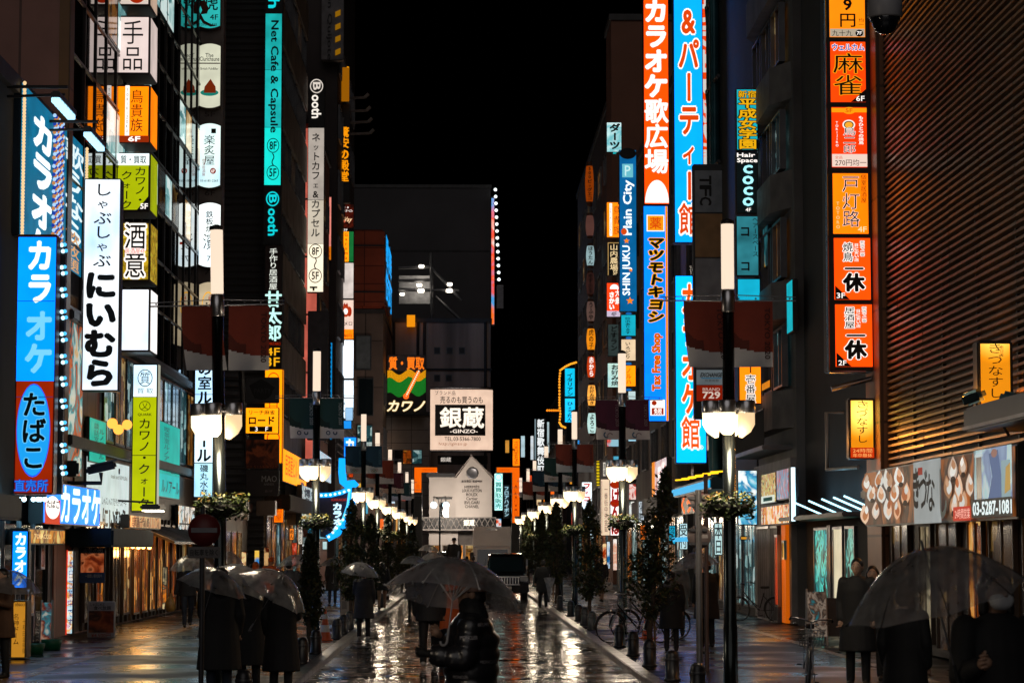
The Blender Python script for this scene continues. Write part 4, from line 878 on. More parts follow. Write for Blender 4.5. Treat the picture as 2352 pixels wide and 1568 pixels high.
# --- turquoise vertical tower
sign('net_cafe_sign', (604, -70, 650, 562), 'very tall turquoise and black vertical sign reading net cafe and capsule', None,
  [('D', 'Booth', 613, -110, 641, 19, CY, {'b': .03}), ('D', 'Net Cafe & Capsule', 615, 49, 640, 306, TEAL, {'b': .03}),
   ('C', 612, 319, 644, 353, TEAL, .88), ('H', '8F', 619, 327, 637, 345, TEAL, {'b': .03}), ('V', '〜', 616, 352, 640, 384, TEAL), ('C', 612, 381, 644, 415, TEAL, .88), ('H', '5F', 619, 389, 637, 407, TEAL, {'b': .03}),
   ('C', 611, 441, 645, 475, CY, .82), ('D', 'B', 619, 449, 638, 467, CY, {'b': .03}), ('D', 'ooth', 617, 480, 641, 541, CY, {'b': .03})],
  X=-8.15, t=.5, body=BLACK, panels=[(606, 33, 648, 162, box_light('#1cb4b2', .9, .25)), (606, 163, 648, 294, box_light('#1cbcba', 1, .2)), (606, 295, 648, 426, box_light('#18d4d0', 1.05, .1))])
sign('izakaya_sign', (606, 562, 649, 846), 'dark brown vertical sign with glowing pale brush kanji and yellow floor numbers', solid((.05, .022, .018), .4),
  [('V', '手作り居酒屋', 617, 570, 637, 666, em('#f0f4e8', 1.1), {'b': .01}), ('V', '甘太郎', 608, 668, 648, 784, em('#c8fff4', 1.15), {'b': .05}), ('H', 'AMATARO', 612, 786, 646, 793, RD), ('R', 608, 796, 648, 845, BLK), ('H', '4F', 611, 799, 644, 816, YE, {'b': .02}), ('H', '3F', 611, 821, 644, 841, YE, {'b': .02})], X=-8.15, t=.5)
sign('yellow_strip_sign', (606, 847, 650, 1064), 'tall amber strip sign glowing behind the small yellow mahjong board', box_light('#ffb808', 1.0, .12), [('C', 613, 855, 642, 890, ORP, .85), ('C', 612, 990, 644, 1020, ORP, .8), ('V', '本日営業', 613, 900, 642, 985, ORP)], X=-8.15, t=.5, body=solid((.5, .2, .02), .4), side=em('#ff8a10', .8))
# --- boards hung between lamp and tower
SC = dict(X=-7.95, t=.28)
sign('dark_board', (563, 866, 641, 925), 'unlit grey board with a black leaf shape above the mahjong sign', solid((.045, .045, .05), .5), [('E', 578, 874, 626, 918, BLK), ('P', [(572, 885), (600, 870), (632, 890), (610, 918), (585, 915)], BLK), ('H', 'PARTY', 584, 892, 622, 902, DARK)], **SC)
sign('mahjong_sign', (563, 935, 641, 996), 'small yellow board with black mahjong lettering and a 3F strip', box_light('#ffbc10', 1.0, .15), [('H', 'リーチ麻雀', 572, 941, 631, 952, BLK, {'b': .02}), ('H', 'ロード', 572, 957, 630, 974, BLK, {'b': .05}), ('R', 573, 979, 626, 991, BLK), ('H', '3', 586, 980, 592, 990, WT), ('H', 'F', 610, 980, 616, 990, WT)], **SC)
sign('dark_board', (563, 1008, 641, 1076), 'dark brown picture board lit by tiny orange bulbs along its foot', picture(('#120806', '#2a120a', '#5a2814', '#1a0c08'), .25, 1.6, 51, 1), [('H', '03 5155 3265', 567, 1069, 637, 1075, BR)], **SC)
sign('dark_board', (563, 1078, 641, 1138), 'black board with thin grey latin letters, lowest of the hung boards', solid((.02, .012, .012), .4), [('H', 'MAO', 601, 1092, 636, 1106, solid((.35, .33, .32), .5), {'b': -.01}), ('H', 'ANNEX', 606, 1109, 630, 1114, solid((.2, .18, .17), .5)), ('H', 'B1F', 610, 1125, 626, 1130, solid((.15, .1, .1), .5))], **SC)
# --- yellow lit facade sign and neighbours deeper on the left
wall_sign('yellow_facade_sign', -8.0, 650, 702, 1028, 1105, 'bright yellow facade sign with scribbled brown katakana', box_light('#ffb80a', 1.0, .1), [('H', '居酒屋ビル', 6, 14, 60, 78, ORP, {'b': .02}), ('R', 66, 20, 96, 72, solid((.02, .08, .11), .4))], t=.3, body=CB)
sign('orange_column', (628, 1140, 652, 1200), 'short amber column sign under the black boards', box_light('#ff8a0a', .9, .2), [('V', '居酒屋', 632, 1144, 648, 1196, BR)], X=-8.1, t=.4)
wall_sign('striped_facade_sign', -7.75, 694, 731, 1112, 1206, 'white facade panel with black brush strokes behind the second lamp post', picture(('#d8e4e0', '#f0f4ee', '#0c1414', '#c8d8d4', '#e8eeea'), .75, 2.4, 53, .3), [('V', '博多もつ', 8, 6, 46, 96, BLK, {'b': .05}), ('V', '鍋料理', 54, 4, 92, 90, BLK, {'b': .05})], t=.3)
sign('plain_box_sign', (645, 1106, 692, 1205), 'blank pinkish box with hot orange lamp reflections on its face', solid((.5, .42, .40), .16, var=.08), [], Y=120, t=2.0, body=solid((.5, .42, .40), .25))
m = MB(); t = P(668, 1150, 118.5); m.tube([(t.x-1.0, t.y+1, t.z+.2), (t.x, t.y, t.z+.1)], .03, BLACK, 6); m.bbox(t.x-.5, t.x+.55, t.y-.2, t.y+.25, t.z-.0, t.z+.24, BLACK, .06)
o = tag(m.build('arm_floodlight'), 'black floodlight on an arm over the blank pinkish box', 'floodlight'); MB().box(t.x-.45, t.x+.5, t.y-.18, t.y+.2, t.z-.04, t.z, em('#ffb020', 4)).build('lamp_cell', o)
for px_, py_, c_, lab in ((654, 1091, '#b8ecff', 'bluish round lamp below the yellow facade sign'), (641, 1169, '#ffd0a0', 'warm glaring round lamp beside the amber column'), (563, 1262, '#e0f4ff', 'small white lamp under the dim left canopy')):
    t = P(px_, py_, 112); m = MB(); m.lathe([(.001, .3), (.09, .3), (.12, .05), (.001, .05)], BLACK, 10); o = tag(m.build('wall_lamp', None, t), lab, 'lamp'); MB().ball((0, 0, 0), .14, em(c_, 6), 10).build('bulb', o)
# --- white and black vertical sign
sign('capsule_sign', (705, 180, 746, 672), 'tall cream vertical sign with black katakana and a black roundel top', None,
  [('C', 709, 182, 742, 215, em('#e8dcd0', .9), .85), ('D', 'B', 717, 190, 735, 207, em('#e8dcd0', .9), {'b': .03}), ('D', 'ooth', 714, 219, 737, 272, em('#f4ece0', 1.1), {'b': .03}),
   ('V', 'ネットカフェ&カプセル', 714, 306, 736, 546, BLK, {'b': .02}), ('C', 709, 561, 742, 594, BLK, .88), ('H', '8F', 717, 569, 734, 586, BLK, {'b': .03}), ('V', '〜', 714, 590, 737, 620, BLK), ('C', 709, 617, 742, 650, BLK, .88), ('H', '5F', 717, 625, 734, 642, BLK, {'b': .03}), ('R', 712, 658, 731, 662, BLK), ('R', 719, 662, 724, 668, BLK)],
  X=-7.95, t=.5, body=BLACK, panels=[(706, 295, 745, 460, box_light('#c8bcb0', .75, .15)), (706, 461, 745, 560, box_light('#d8ccb8', .9, .1)), (706, 561, 745, 670, box_light('#fff0d8', 1.1, .08))])
sign('blank_grey_sign', (705, 714, 753, 1010), 'tall unlit grey blank sign behind the second lamp tube', solid((.075, .075, .085), .5), [], X=-7.95, t=.5, body=solid((.05, .05, .055), .5))
# --- black and yellow store sign, and its boxes below
sign('store_sign', (778, 240, 804, 466), 'black vertical sign with amber kanji hung high on the discount store', solid((.01, .008, .008), .4), [('V', '驚安の殿堂', 780, 291, 802, 418, em('#ff9a08', 1.0), {'b': .05})], X=-7.7, t=.5)
m = MB(); t0 = P(778, 238, 163); m.tube([(t0.x, 163, t0.z), (t0.x+.0, 163, t0.z-8)], .08, METAL, 6)
for k, y in enumerate((226, 256, 282, 308)):
    t0 = P(800, y, 163.2); t1 = P(838+k*4, y-2, 163.2); m.tube([t0, t1], .09, solid((.2, .17, .16), .5), 6); m.tube([t1, (t1.x+.25, t1.y, t1.z+.25)], .12, solid((.3, .27, .25), .5), 6)
tag(m.build('lamp_bracket'), 'four thin grey lamp arms sticking out beside the amber kanji sign', 'bracket')
sign('corner_character_sign', (783, 155, 802, 232), 'glowing yellow angular neon letter shape at the store corner', None, [], X=-7.6, t=.25, body=em('#c87808', .5))
gm = MB(); Y_ = 164.5
for x0, y0, x1, y1 in ((783, 155, 801, 163), (783, 155, 787, 230), (797, 155, 802, 232), (787, 178, 797, 184), (787, 200, 799, 206)):
    p = P(x0, y1, Y_); q = P(x1, y0, Y_); gm.bbox(p.x, q.x, Y_-.25, Y_, p.z, q.z, em('#ffa810', 1.1), .03)
ccs = bpy.data.objects['corner_character_sign']; gm.build('neon_tube', ccs, -ccs.location)
# long grey banner signboard with latin letters high on the store
bx = MB(); A_ = P(738, 138, 151); B_ = P(790, -60, 151); bx.bbox(A_.x, B_.x, 151, 151.8, A_.z, B_.z, solid((.2, .19, .2), .5), .05); bx = tag(bx.build('store_banner_sign'), 'grey upright signboard with dark latin letters and yellow slashes at the top', 'sign')
lt = MB(); p = P(749, 138, 150.9); q = P(763, -40, 150.9); put_text(lt, 'D', 'Don Quijote', p.x, p.z, q.x, q.z, 150.95, DARK, .02)
for y in (22, 52, 80, 110): p = P(770, y+18, 150.9); q = P(782, y, 150.9); lt.add([(p.x, 150.95, p.z), (q.x, 150.95, p.z+.15), (q.x, 150.95, q.z), (p.x, 150.95, q.z-.15)], [(0, 1, 2, 3)], em('#c88a10', .4))
lt.build('lettering', bx)
SD = dict(X=-7.75, t=.5, group='stack of square signs on the store corner')
sign('floor_sign', (775, 469, 813, 524), 'dark maroon floor sign with small white katakana, top of the store corner stack', picture(('#2a0806', '#4a120a', '#6a2010', '#30100a'), .5, 2, 55, .6), [('H', '第 8', 785, 474, 801, 479, WT), ('H', 'ポールスタービル', 778, 481, 810, 487, WT), ('H', 'Way', 784, 499, 808, 512, em('#ffd0a0', 1), {'slant': .3, 'b': .03}), ('H', 'CLUB', 780, 506, 793, 511, em('#ff8060', 1))], **SD)
sign('floor_sign', (775, 525, 813, 602), 'floor sign striped orange, yellow and green on the store corner', None, [('V', 'Garuma', 790, 534, 800, 598, em('#8a1a04', .8), {'b': .02}), ('H', '7F', 789, 526, 798, 531, WT)], panels=[(776, 532, 787, 601, box_light('#ff5a08', 1)), (787, 532, 801, 601, box_light('#ffb010', 1)), (801, 532, 812, 601, box_light('#1a7a3a', .8))], **SD)
sign('floor_sign', (775, 603, 813, 686), 'blank pale grey glowing floor sign on the store corner', box_light('#d8ccc4', 1.0, .3), [], **SD)
sign('floor_sign', (775, 688, 813, 779), 'cream floor sign with a red bird emblem and an orange price strip', box_light('#f0d8c8', 1.0, .1), [('E', 780, 704, 791, 727, em('#c03010', .8)), ('E', 797, 704, 808, 727, em('#c03010', .8)), ('E', 785, 700, 803, 728, em('#c84018', .85)), ('E', 789, 708, 799, 722, WT), ('P', [(788, 702), (791, 695), (794, 700), (797, 695), (800, 702)], em('#b82808', .8)), ('H', '鳥メロ', 779, 738, 809, 748, BLK, {'b': .02}), ('R', 776, 756, 812, 778, box_light('#ff9a10', 1)), ('H', '生ビール', 779, 758, 809, 765, BR), ('H', '199円', 781, 767, 808, 776, BR, {'b': .02})], **SD)
sign('floor_sign', (775, 780, 813, 869), 'brilliant blank white floor sign over a bluish one on the store corner', box_light('#f4faff', 1.35, .15), [], **SD)
sign('floor_sign', (775, 872, 813, 962), 'brilliant blank bluish floor sign, lowest of the store corner stack', box_light('#e4f4ff', 1.3, .25), [], **SD)
sign('striped_side_sign', (793, 935, 811, 966), 'small half-lit bluish square sign behind the green flags', box_light('#a8d8f0', .9, .2), [], X=-7.2, t=.3)
# pink glowing slab beside the cream sign, and blue edge light
sign('pink_glow_panel', (750, 452, 762, 598), 'thin pink glowing upright panel beside the cream vertical sign', box_light('#f09080', .9, .2), [('R', 751, 566, 761, 597, em('#e87a10', .8)), ('V', 'ル9', 752, 570, 760, 594, RD)], Y=151, t=.4)
sign('blue_edge_light', (757, 786, 764, 1010), 'thin blue dotted edge light running down beside the blank grey sign', em('#0a90d8', .9), [('R', 758, 790+k*11, 760, 796+k*11, BLK) for k in range(19)], Y=150, t=.3)
# blue neon karaoke arc sign
Y_ = 128
ar = MB(); NB = em('#10a0ff', 1.5); c1 = P(733, 1136, Y_); 
poly = [(733, 1136), (780, 1132), (816, 1118), (812, 1150), (800, 1190), (775, 1225), (757, 1236), (735, 1232)]
pts3 = [P(x, y, Y_) for x, y in poly]; k = len(pts3)
ar.add([p for p in pts3]+[(p.x, p.y+.4, p.z) for p in pts3], [tuple(range(k)), tuple(range(2*k-1, k-1, -1))]+[(i, (i+1) % k, k+(i+1) % k, k+i) for i in range(k)], solid((.03, .025, .05), .3))
ar = tag(ar.build('neon_karaoke_sign'), 'curved sail-shaped sign edged in blue neon with white karaoke katakana', 'sign')
tu = MB(); tu.tube([P(733, 1137, Y_-.1), P(760, 1136, Y_-.1), P(785, 1130, Y_-.1), P(815, 1116, Y_-.1)], .14, NB, 6); tu.tube([P(814, 1122, Y_-.1), P(808, 1160, Y_-.1), P(795, 1198, Y_-.1), P(775, 1224, Y_-.1), P(752, 1236, Y_-.1)], .2, NB, 6)
tu.tube([P(804, 1122, Y_-.15), P(799, 1160, Y_-.15), P(787, 1195, Y_-.15), P(768, 1222, Y_-.15)], .08, em('#50c8ff', 1.6), 6); tu.build('neon_tube', ar)
bl = MB()
for i in range(12):
    t = i/11; x = 813-8*t-50*t*t; y = 1124+108*t; p = P(x, y, Y_-.35); MB().ball((p.x, p.y, p.z), .07, WTB, 6).build('bulb', ar)
for i in range(8): p = P(738+i*10.5, 1137-(i*i)*.33, Y_-.3); MB().ball((p.x, p.y, p.z), .07, WTB, 6).build('bulb', ar)
lt = MB(); p = P(764, 1224, Y_); q = P(786, 1154, Y_); put_text(lt, 'V', 'カラオケ', p.x, p.z, q.x, q.z, Y_-.06, em('#c8f0ff', 1.4), .06); p = P(762, 1150, Y_); q = P(800, 1144, Y_); put_text(lt, 'H', 'KARAOKE', p.x, p.z, q.x, q.z, Y_-.06, em('#d04030', .6), .02); lt.build('lettering', ar)
sign('neon_ka_sign', (789, 1003, 819, 1050), 'small bright blue square sign with a white katakana, on a blue neon tube', box_light('#1ca4f4', 1.1, .1), [('H', 'カ', 793, 1007, 815, 1033, WTB, {'b': .07}), ('R', 794, 1037, 814, 1040, WTB), ('R', 793, 1044, 815, 1047, WTB)], Y=126, t=.4)
tu = MB(); tu.tube([P(787, 1052, 126.5), P(786, 1085, 126.5), P(788, 1106, 126.5), P(795, 1112, 126.5), P(812, 1110, 126.5), P(818, 1118, 126.5)], .2, NB, 8); ntb = tag(tu.build('neon_pipe'), 'thick blue neon pipe curling down from the katakana square to the sail sign', 'neon tube')
sign('blue_panel_sign', (786, 965, 808, 985), 'small plain blue lit panel above the katakana square', box_light('#20a0e8', .9), [], Y=127, t=.3)
sign('convenience_sign', (733, 1150, 757, 1237), 'green, white and blue striped convenience store sign under the blue neon', None, [('H', 'FamilyMart', 732, 1176, 755, 1182, em('#1a60c0', .7), {'b': .02}), ('H', 'そば', 736, 1212, 752, 1222, WT)], Y=132, t=.4, panels=[(734, 1151, 756, 1168, box_light('#6a9a10', .9)), (734, 1168, 756, 1189, box_light('#f0f4f0', 1.1)), (734, 1189, 756, 1200, box_light('#1090c8', 1)), (734, 1202, 756, 1236, box_light('#80c8e0', .8))])
wall_sign('white_poster_wall', -7.6, 733, 759, 1032, 1098, 'white poster panel with scribbled lines lit cold blue', picture(('#d8f0ff', '#f0f8ff', '#80a8c0', '#c8e8f8', '#e0a0a0'), .9, 2.2, 57, .6), [], t=.3)
# --- signs at the street end
Yk = 195
kw = sign('wave_pawn_sign', (889, 815, 979, 952), 'black square sign with yellow and green neon waves and orange kanji', solid((.012, .012, .012), .4), [('R', 890, 816, 978, 852, solid((.12, .09, .09), .5)), ('H', '質・買取', 893, 820, 974, 848, em('#ff7a18', 1.1), {'b': .06}), ('H', 'カワノ', 892, 920, 974, 944, em('#f8e8c0', 1.2), {'slant': .25, 'b': .03, 'out': em('#d8a850', 1), 'ow': .06})], Y=Yk, t=.6)
wv = MB(); base = P(889+45, 952, Yk)
def wz(u): return -5.5*math.sin(u*math.pi*2/44.0)
for k in range(24):
    c_ = em('#f0a010', 1.0) if k < 8 else em('#1e8a2a', .8); y0 = 856+k*2.15; pts = []
    for i in range(0, 29):
        u = 890+i*88/28; p = P(u, y0+wz(u-884)-(2 if u > 934 else 0), Yk-.05); pts.append((p.x-base.x, -.05, p.z-base.z))
    for i in range(28): wv.add([(pts[i][0], -.05, pts[i][2]-.028), (pts[i+1][0], -.05, pts[i+1][2]-.028), (pts[i+1][0], -.05, pts[i+1][2]+.028), (pts[i][0], -.05, pts[i][2]+.028)], [(0, 1, 2, 3)], c_)
wv.build('neon_wave', kw)
th = MB(); a_ = P(962, 853, Yk); b_2 = P(933, 910, Yk); th.tube([(a_.x-base.x, -.18, a_.z-base.z), (b_2.x-base.x, -.18, b_2.z-base.z)], .16, em('#ff7a28', 1.1), 8); th.ball((b_2.x-base.x, -.18, b_2.z-base.z), .24, em('#ff6a20', 1.1), 10)
for i in range(14): t = i/13; th.ball((a_.x+(b_2.x-a_.x)*t-base.x, -.36, a_.z+(b_2.z-a_.z)*t-base.z), .06, em('#fff0d0', 1.3), 5)
th.build('neon_bar', kw)
# curved billboard
Yg = 190; p0 = P(988, 1035, Yg); p1 = P(1132, 892, Yg); cx = (p0.x+p1.x)/2; wd = p1.x-p0.x; h = p1.z-p0.z
def curve(u): # u 0..1 across: flat on the left, rounding away at the right
    x = u*wd; d = .06*wd*(u-.45)**2*2.2+max(0, u-.80)**2*wd*2.2; return -wd/2+x, d
m = MB(); n = 24
fr = [(*curve(i/n), 0) for i in range(n+1)]
CREAM = box_light('#f0d2b8', .92, .1)
m.add([(x, y+.02, z) for z in (0, h) for x, y, _ in fr]+[(x, y+.8, z) for z in (0, h) for x, y, _ in fr], [(i, i+1, n+2+i, n+1+i) for i in range(n)]+[(2*n+2+i, 3*n+3+i, 3*n+4+i, 2*n+3+i) for i in range(n)], BLACK)
m.add([(x, y, z) for z in (-.12, 0) for x, y in [(a[0], a[1]-.05) for a in fr]+[(a[0], a[1]+.9) for a in fr]], [], BLACK)
for zc in (-.05, h+.05): m.tube([(x, y-.03, zc) for x, y, _ in fr], .09, METAL, 6)
gz = tag(m.build('curved_billboard', None, (cx, Yg, p0.z)), 'cream curved billboard with white kanji on a black square', 'billboard')
f = MB(); f.add([(x, y-.03, z) for z in (.08, h-.08) for x, y, _ in fr], [(i, i+1, n+2+i, n+1+i) for i in range(n)], CREAM); f.build('face_panel', gz)
def cmap(u, v, off): x, y = curve((u-988)/(1132-988)); return (x, y-off, (1035-v)/(1035-892)*h)
gp = MB(); blk = [(999+i*116/12) for i in range(13)]
gp.add([cmap(u, 1000, .05) for u in blk]+[cmap(u, 929, .05) for u in blk], [(i, i+1, 14+i, 13+i) for i in range(12)], solid((.015, .01, .01), .5)); gp.build('panel_print', gz)
lt = MB()
def ctext(mode, t, u0, v0, u1, v1, mat, b_, off):
    tmp = MB(); put_text(tmp, mode, t, u0, -v1, u1, -v0, 0, mat, b_)
    lt.add([cmap(x, -z, off) for x, _, z in tmp.v], tmp.f, mat)
ctext('H', '銀蔵', 1011, 936, 1111, 982, em('#fff0dc', 1.2), .05, .08); ctext('H', '-GINZO-', 1034, 986, 1097, 994, em('#f8e8d8', 1.1), .02, .08)
ctext('H', 'ブランド品', 999, 897, 1046, 907, INK, .01, .06); ctext('H', '売るのも買うのも', 1011, 910, 1109, 926, INK, .02, .06)
ctext('H', 'TEL.03-5366-7800', 1021, 1003, 1104, 1012, INK, .01, .06); ctext('H', 'http://ginzo.jp', 1008, 1015, 1073, 1024, em('#b87048', .6), .0, .06); lt.build('lettering', gz)
sign('small_lettered_band', (1005, 1046, 1120, 1066), 'black band with small white kanji right under the curved billboard', solid((.02, .02, .022), .4), [('H', '銀蔵', 1012, 1050, 1036, 1060, em('#e8dcd0', .8), {'b': .03})], Y=193, t=.6)
# orange gate arches
def gate(pts, Y, label, txt):
    G_ = em('#ff6a08', .95); m = MB(); (px0, py0), (px1, py1), pxe = pts
    a = P(px0, py0, Y); b2 = P(pxe, py0, Y); s = 1 if b2.x > a.x else -1; wt = P(px0+16, py0, Y).x-a.x; bt = P(px0, py1, Y).z
    x0, x1 = sorted((a.x, a.x+s*wt)); m.bbox(x0-.05, x1+.05, Y, Y+.5, 0, a.z+.05, BLACK, .03); x2, x3 = sorted((a.x, b2.x)); m.bbox(x2-.05, x3+.05, Y+.01, Y+.49, a.z-wt*.75, a.z+.05, BLACK, .03)
    o = tag(m.build('street_gate'), label, 'gate'); f = MB(); f.box(x0, x1, Y-.03, Y+.02, bt, a.z, G_); f.box(x1 if s > 0 else x2, x3 if s > 0 else x0, Y-.03, Y+.02, a.z-wt*.7, a.z, G_); f.build('face_panel', o)
    lt = MB(); put_text(lt, 'H', 'KABUKICHO', min(x2, x3)+wt*1.2 if s > 0 else x2+.2, a.z-wt*.5, x3-.2 if s > 0 else x0-.2, a.z-wt*.2, Y-.05, em('#d84804', .7), .02); put_text(lt, 'D', 'GOD', x0+wt*.3, bt+.3, x1-wt*.3, a.z-1.2, Y-.05, em('#c84004', .7), .02); lt.build('lettering', o)
gate(((952, 1073), (952, 1130), 1004), 172, 'orange glowing gate arm left of the white gabled house', '')
gate(((1193, 1073), (1193, 1200), 1141), 172, 'orange glowing gate arm right of the white gabled house', '')
sign('pawn_street_sign', (1135, 1086, 1155, 1172), 'slim white sign with turquoise kanji and round top right of the house', box_light('#d8fff4', 1.1, .1), [('C', 1137, 1087, 1153, 1103, CY, .8), ('V', '質買取販売', 1137, 1106, 1153, 1168, em('#0a9088', .8), {'b': .04})], Y=178, t=.3)
sign('blue_slim_sign', (1156, 1112, 1171, 1190), 'slim dark blue sign with white katakana beside the white pawn sign', solid((.01, .05, .09), .4), [('V', 'フロアハイボン', 1158, 1116, 1169, 1186, em('#b8e8f8', .9), {'b': .03})], Y=177, t=.3)
sign('orange_far_sign', (1177, 1007, 1194, 1070), 'amber upright sign with latin letters beyond the right gate arm', box_light('#ff9a10', 1.0), [('D', 'YOKOHAMA', 1181, 1012, 1190, 1066, BR), ('R', 1177, 1030, 1182, 1034, BR)], Y=205, t=.3)
sign('small_red_blue_sign', (1139, 1190, 1152, 1210), 'tiny red and blue shop sign above the white truck', picture(('#d03010', '#20a0e0', '#f0f0f0', '#e05020'), .9, 2, 59, .4), [], Y=176, t=.3)
# ================================================================== signs on the right side
ORO = {'b': .035, 'out': WT, 'ow': .085}
sign('orange_karaoke_sign', (1479, -60, 1535, 470), 'very tall orange sign with large white karaoke katakana and kanji', box_light('#ff5806', 1.05, .05),
  [('V', 'カラオケ歌広場', 1482, -2, 1532, 400, WT, {'b': .055}), ('P', [(1482+25.5-26*math.cos(math.pi*i/16), 466-52*math.sin(math.pi*i/16)) for i in range(17)], WT)], X=7.45, t=.5, body=BLACK)
sign('drugstore_sign', (1479, 472, 1535, 968), 'tall blue sign with orange edge and black katakana outlined in amber', box_light('#0a98f0', 1.0, .12),
  [('R', 1528, 474, 1533, 966, em('#ff9a08', 1)), ('R', 1487, 494, 1526, 532, WT), ('R', 1489, 496, 1524, 530, em('#ff9a10', 1)), ('H', '薬', 1493, 499, 1520, 527, ORP, {'b': .04}),
   ('V', 'マツモトキヨシ', 1489, 544, 1524, 742, BLK, {'b': .05, 'out': em('#ffb010', 1), 'ow': .12, 'slant': .2}),
   ('U', 'Tax Free Shop', 1498, 767, 1520, 897, ORP, {'b': .05, 'out': em('#ffc020', 1), 'ow': .10}),
   ('R', 1493, 918, 1525, 954, WT), ('E', 1496, 920, 1507, 931, RD), ('R', 1496, 937, 1522, 952, RD), ('H', '免税', 1501, 938, 1518, 951, WT, {'b': .05})], X=7.45, t=.5, body=solid(lin('#0a3a70'), .4))
OB = em('#e84808', 1.0)
sign('tall_cyan_sign', (1549, -60, 1613, 558), 'very tall cyan sign with orange party lettering, upper of two', box_light('#08b8f0', 1.05, .06),
  [('V', '&パーティー館', 1560, 14, 1604, 541, OB, ORO)], Y=79, t=.6, body=solid(lin('#064a60'), .4))
sign('tall_cyan_sign', (1552, 632, 1621, 1064), 'tall cyan sign with orange karaoke katakana, lower of two', box_light('#08ccff', 1.1, .05),
  [('V', 'カラオケ館', 1566, 648, 1606, 1032, em('#ff5a0c', 1), ORO), ('C', 1604, 1022, 1613, 1032, WT, .8), ('H', 'R', 1606, 1024, 1611, 1030, WT)], Y=78.5, t=.6, body=solid(lin('#064a60'), .4))
# dark lettered tower between
sign('grey_lettered_tower', (1595, 377, 1659, 962), 'dark grey sign tower with turned latin letters, brown panel and a red price panel', None,
  [('D', 'T', 1610, 405, 1634, 424, BLK, {'b': .04}), ('D', 'F', 1610, 428, 1634, 450, BLK, {'b': .04}), ('D', 'C', 1610, 454, 1634, 472, BLK, {'b': .04}),
   ('H', 'EXCHANGE', 1609, 857, 1655, 866, BLK, {'slant': .2, 'b': .05}), ('R', 1610, 868, 1654, 870, em('#106a90', .5)), ('H', '外貨両替', 1618, 872, 1648, 877, CB), ('H', 'BRAND', 1613, 891, 1650, 898, em('#e8c8b8', .6)), ('H', '729', 1613, 900, 1650, 915, em('#f0d8c8', .7), {'b': .03}),
   ('R', 1598, 592, 1658, 594, BLACK)],
  Y=74.5, t=.4, body=solid((.02, .02, .022), .4), panels=[(1599, 392, 1658, 488, solid((.24, .26, .29), .4)), (1599, 492, 1658, 592, solid((.34, .17, .06), .5)), (1599, 594, 1658, 720, solid((.28, .265, .275), .5)), (1600, 722, 1658, 848, solid((.22, .22, .235), .5)), (1600, 850, 1658, 884, box_light('#8a9498', .4)), (1600, 885, 1658, 921, box_light('#a82408', .5)), (1600, 923, 1658, 958, DARK)])
SE = dict(X=7.85, t=.3, group='sign stack left of the bay window building')
sign('academy_sign', (1691, 204, 1741, 346), 'cyan sign with thick yellow kanji outlined in black, top of its stack', box_light('#18b8c8', .95, .1), [('H', '新宿', 1697, 209, 1736, 225, em('#f0b010', 1), {'b': .04, 'out': BLK, 'ow': .1}), ('V', '平成女学園', 1697, 226, 1737, 343, em('#f0b010', 1), {'b': .05, 'out': BLK, 'ow': .1})], **SE)
sign('hair_sign', (1691, 349, 1741, 491), 'dark teal sign with glowing white round letters of a hair salon', solid((.012, .05, .06), .3), [('H', 'Hair', 1694, 352, 1734, 361, WT, {'b': .03}), ('H', 'Space', 1694, 364, 1739, 376, WT, {'b': .03}), ('V', 'COCO', 1704, 377, 1732, 476, em('#a8f4ff', 1.2), {'b': .06}), ('H', '4F', 1712, 478, 1724, 486, WT)], **SE)
sign('hair_sign', (1691, 495, 1743, 634), 'teal sign with two black angular katakana and a small side column', box_light('#3a9aa8', .6, .5), [('H', 'コ', 1699, 518, 1724, 545, BLK, {'b': .04}), ('H', 'コ', 1699, 598, 1724, 624, BLK, {'b': .04}), ('V', 'ヘアースペース', 1728, 498, 1741, 590, BLK, {'b': .01})], **SE)
sign('hair_sign', (1693, 639, 1747, 712), 'plain glowing cyan sign under the black katakana sign', box_light('#14b4d4', .95, .2), [], **SE)
sign('curry_sign', (1697, 790, 1749, 928), 'amber sign with black kanji half hidden by the red flag', box_light('#ff9e10', 1.0, .06), [('V', '壱番屋', 1712, 860, 1735, 926, BLK, {'b': .02, 'out': WT, 'ow': .07}), ('V', 'カレー', 1712, 796, 1735, 858, BLK, {'b': .02})], **SE)
wall_sign('slanted_window_sign', -0.0-8.5 if False else 8.45, 1752, 1771, 470, 620, 'amber and teal lit picture window on the bay window building', picture(('#e0a010', '#c89010', '#30808a', '#103038'), .6, .9, 61, .4), [], t=.1)
wall_sign('cyan_edge_sign', 8.45, 1807, 1826, 650, 770, 'slim turquoise lit panel at the dark building edge', box_light('#10b8c8', .9, .2), [], t=.15)
wall_sign('amber_edge_sign', 8.4, 1750, 1772, 880, 900, 'small amber fascia under the bay windows', box_light('#e88a08', .8), [], t=.2)
wall_sign('poster_fascia', 8.05, 1749, 1783, 1089, 1158, 'yellow and white shop fascia sign covered in small writing', picture(('#f0b020', '#f8e8c0', '#a86008', '#f0d880', '#3a2a08'), .75, 4.0, 63, .3), [('R', 4, 74, 96, 98, em('#e8f0e0', .8)), ('R', 20, 80, 80, 92, em('#1a4a30', .5))], t=.25)
wall_sign('poster_fascia', 8.05, 1784, 1813, 1079, 1150, 'pink and blue picture panel on the shop fascia', picture(('#d88a90', '#c06070', '#60a0c0', '#e0a8a8'), .7, 2.6, 64, 1.0), [], t=.25)
wall_sign('menu_fascia', 8.05, 1749, 1813, 1163, 1207, 'orange menu fascia with white dishes under the picture panels', picture(('#f08a10', '#f8c060', '#fff0d8', '#c05808', '#f09a20'), .9, 3.5, 65, .4), [('V', '定食', 4, 10, 12, 90, BLK), ('V', '海鮮丼', 88, 8, 97, 92, BLK)], t=.25)
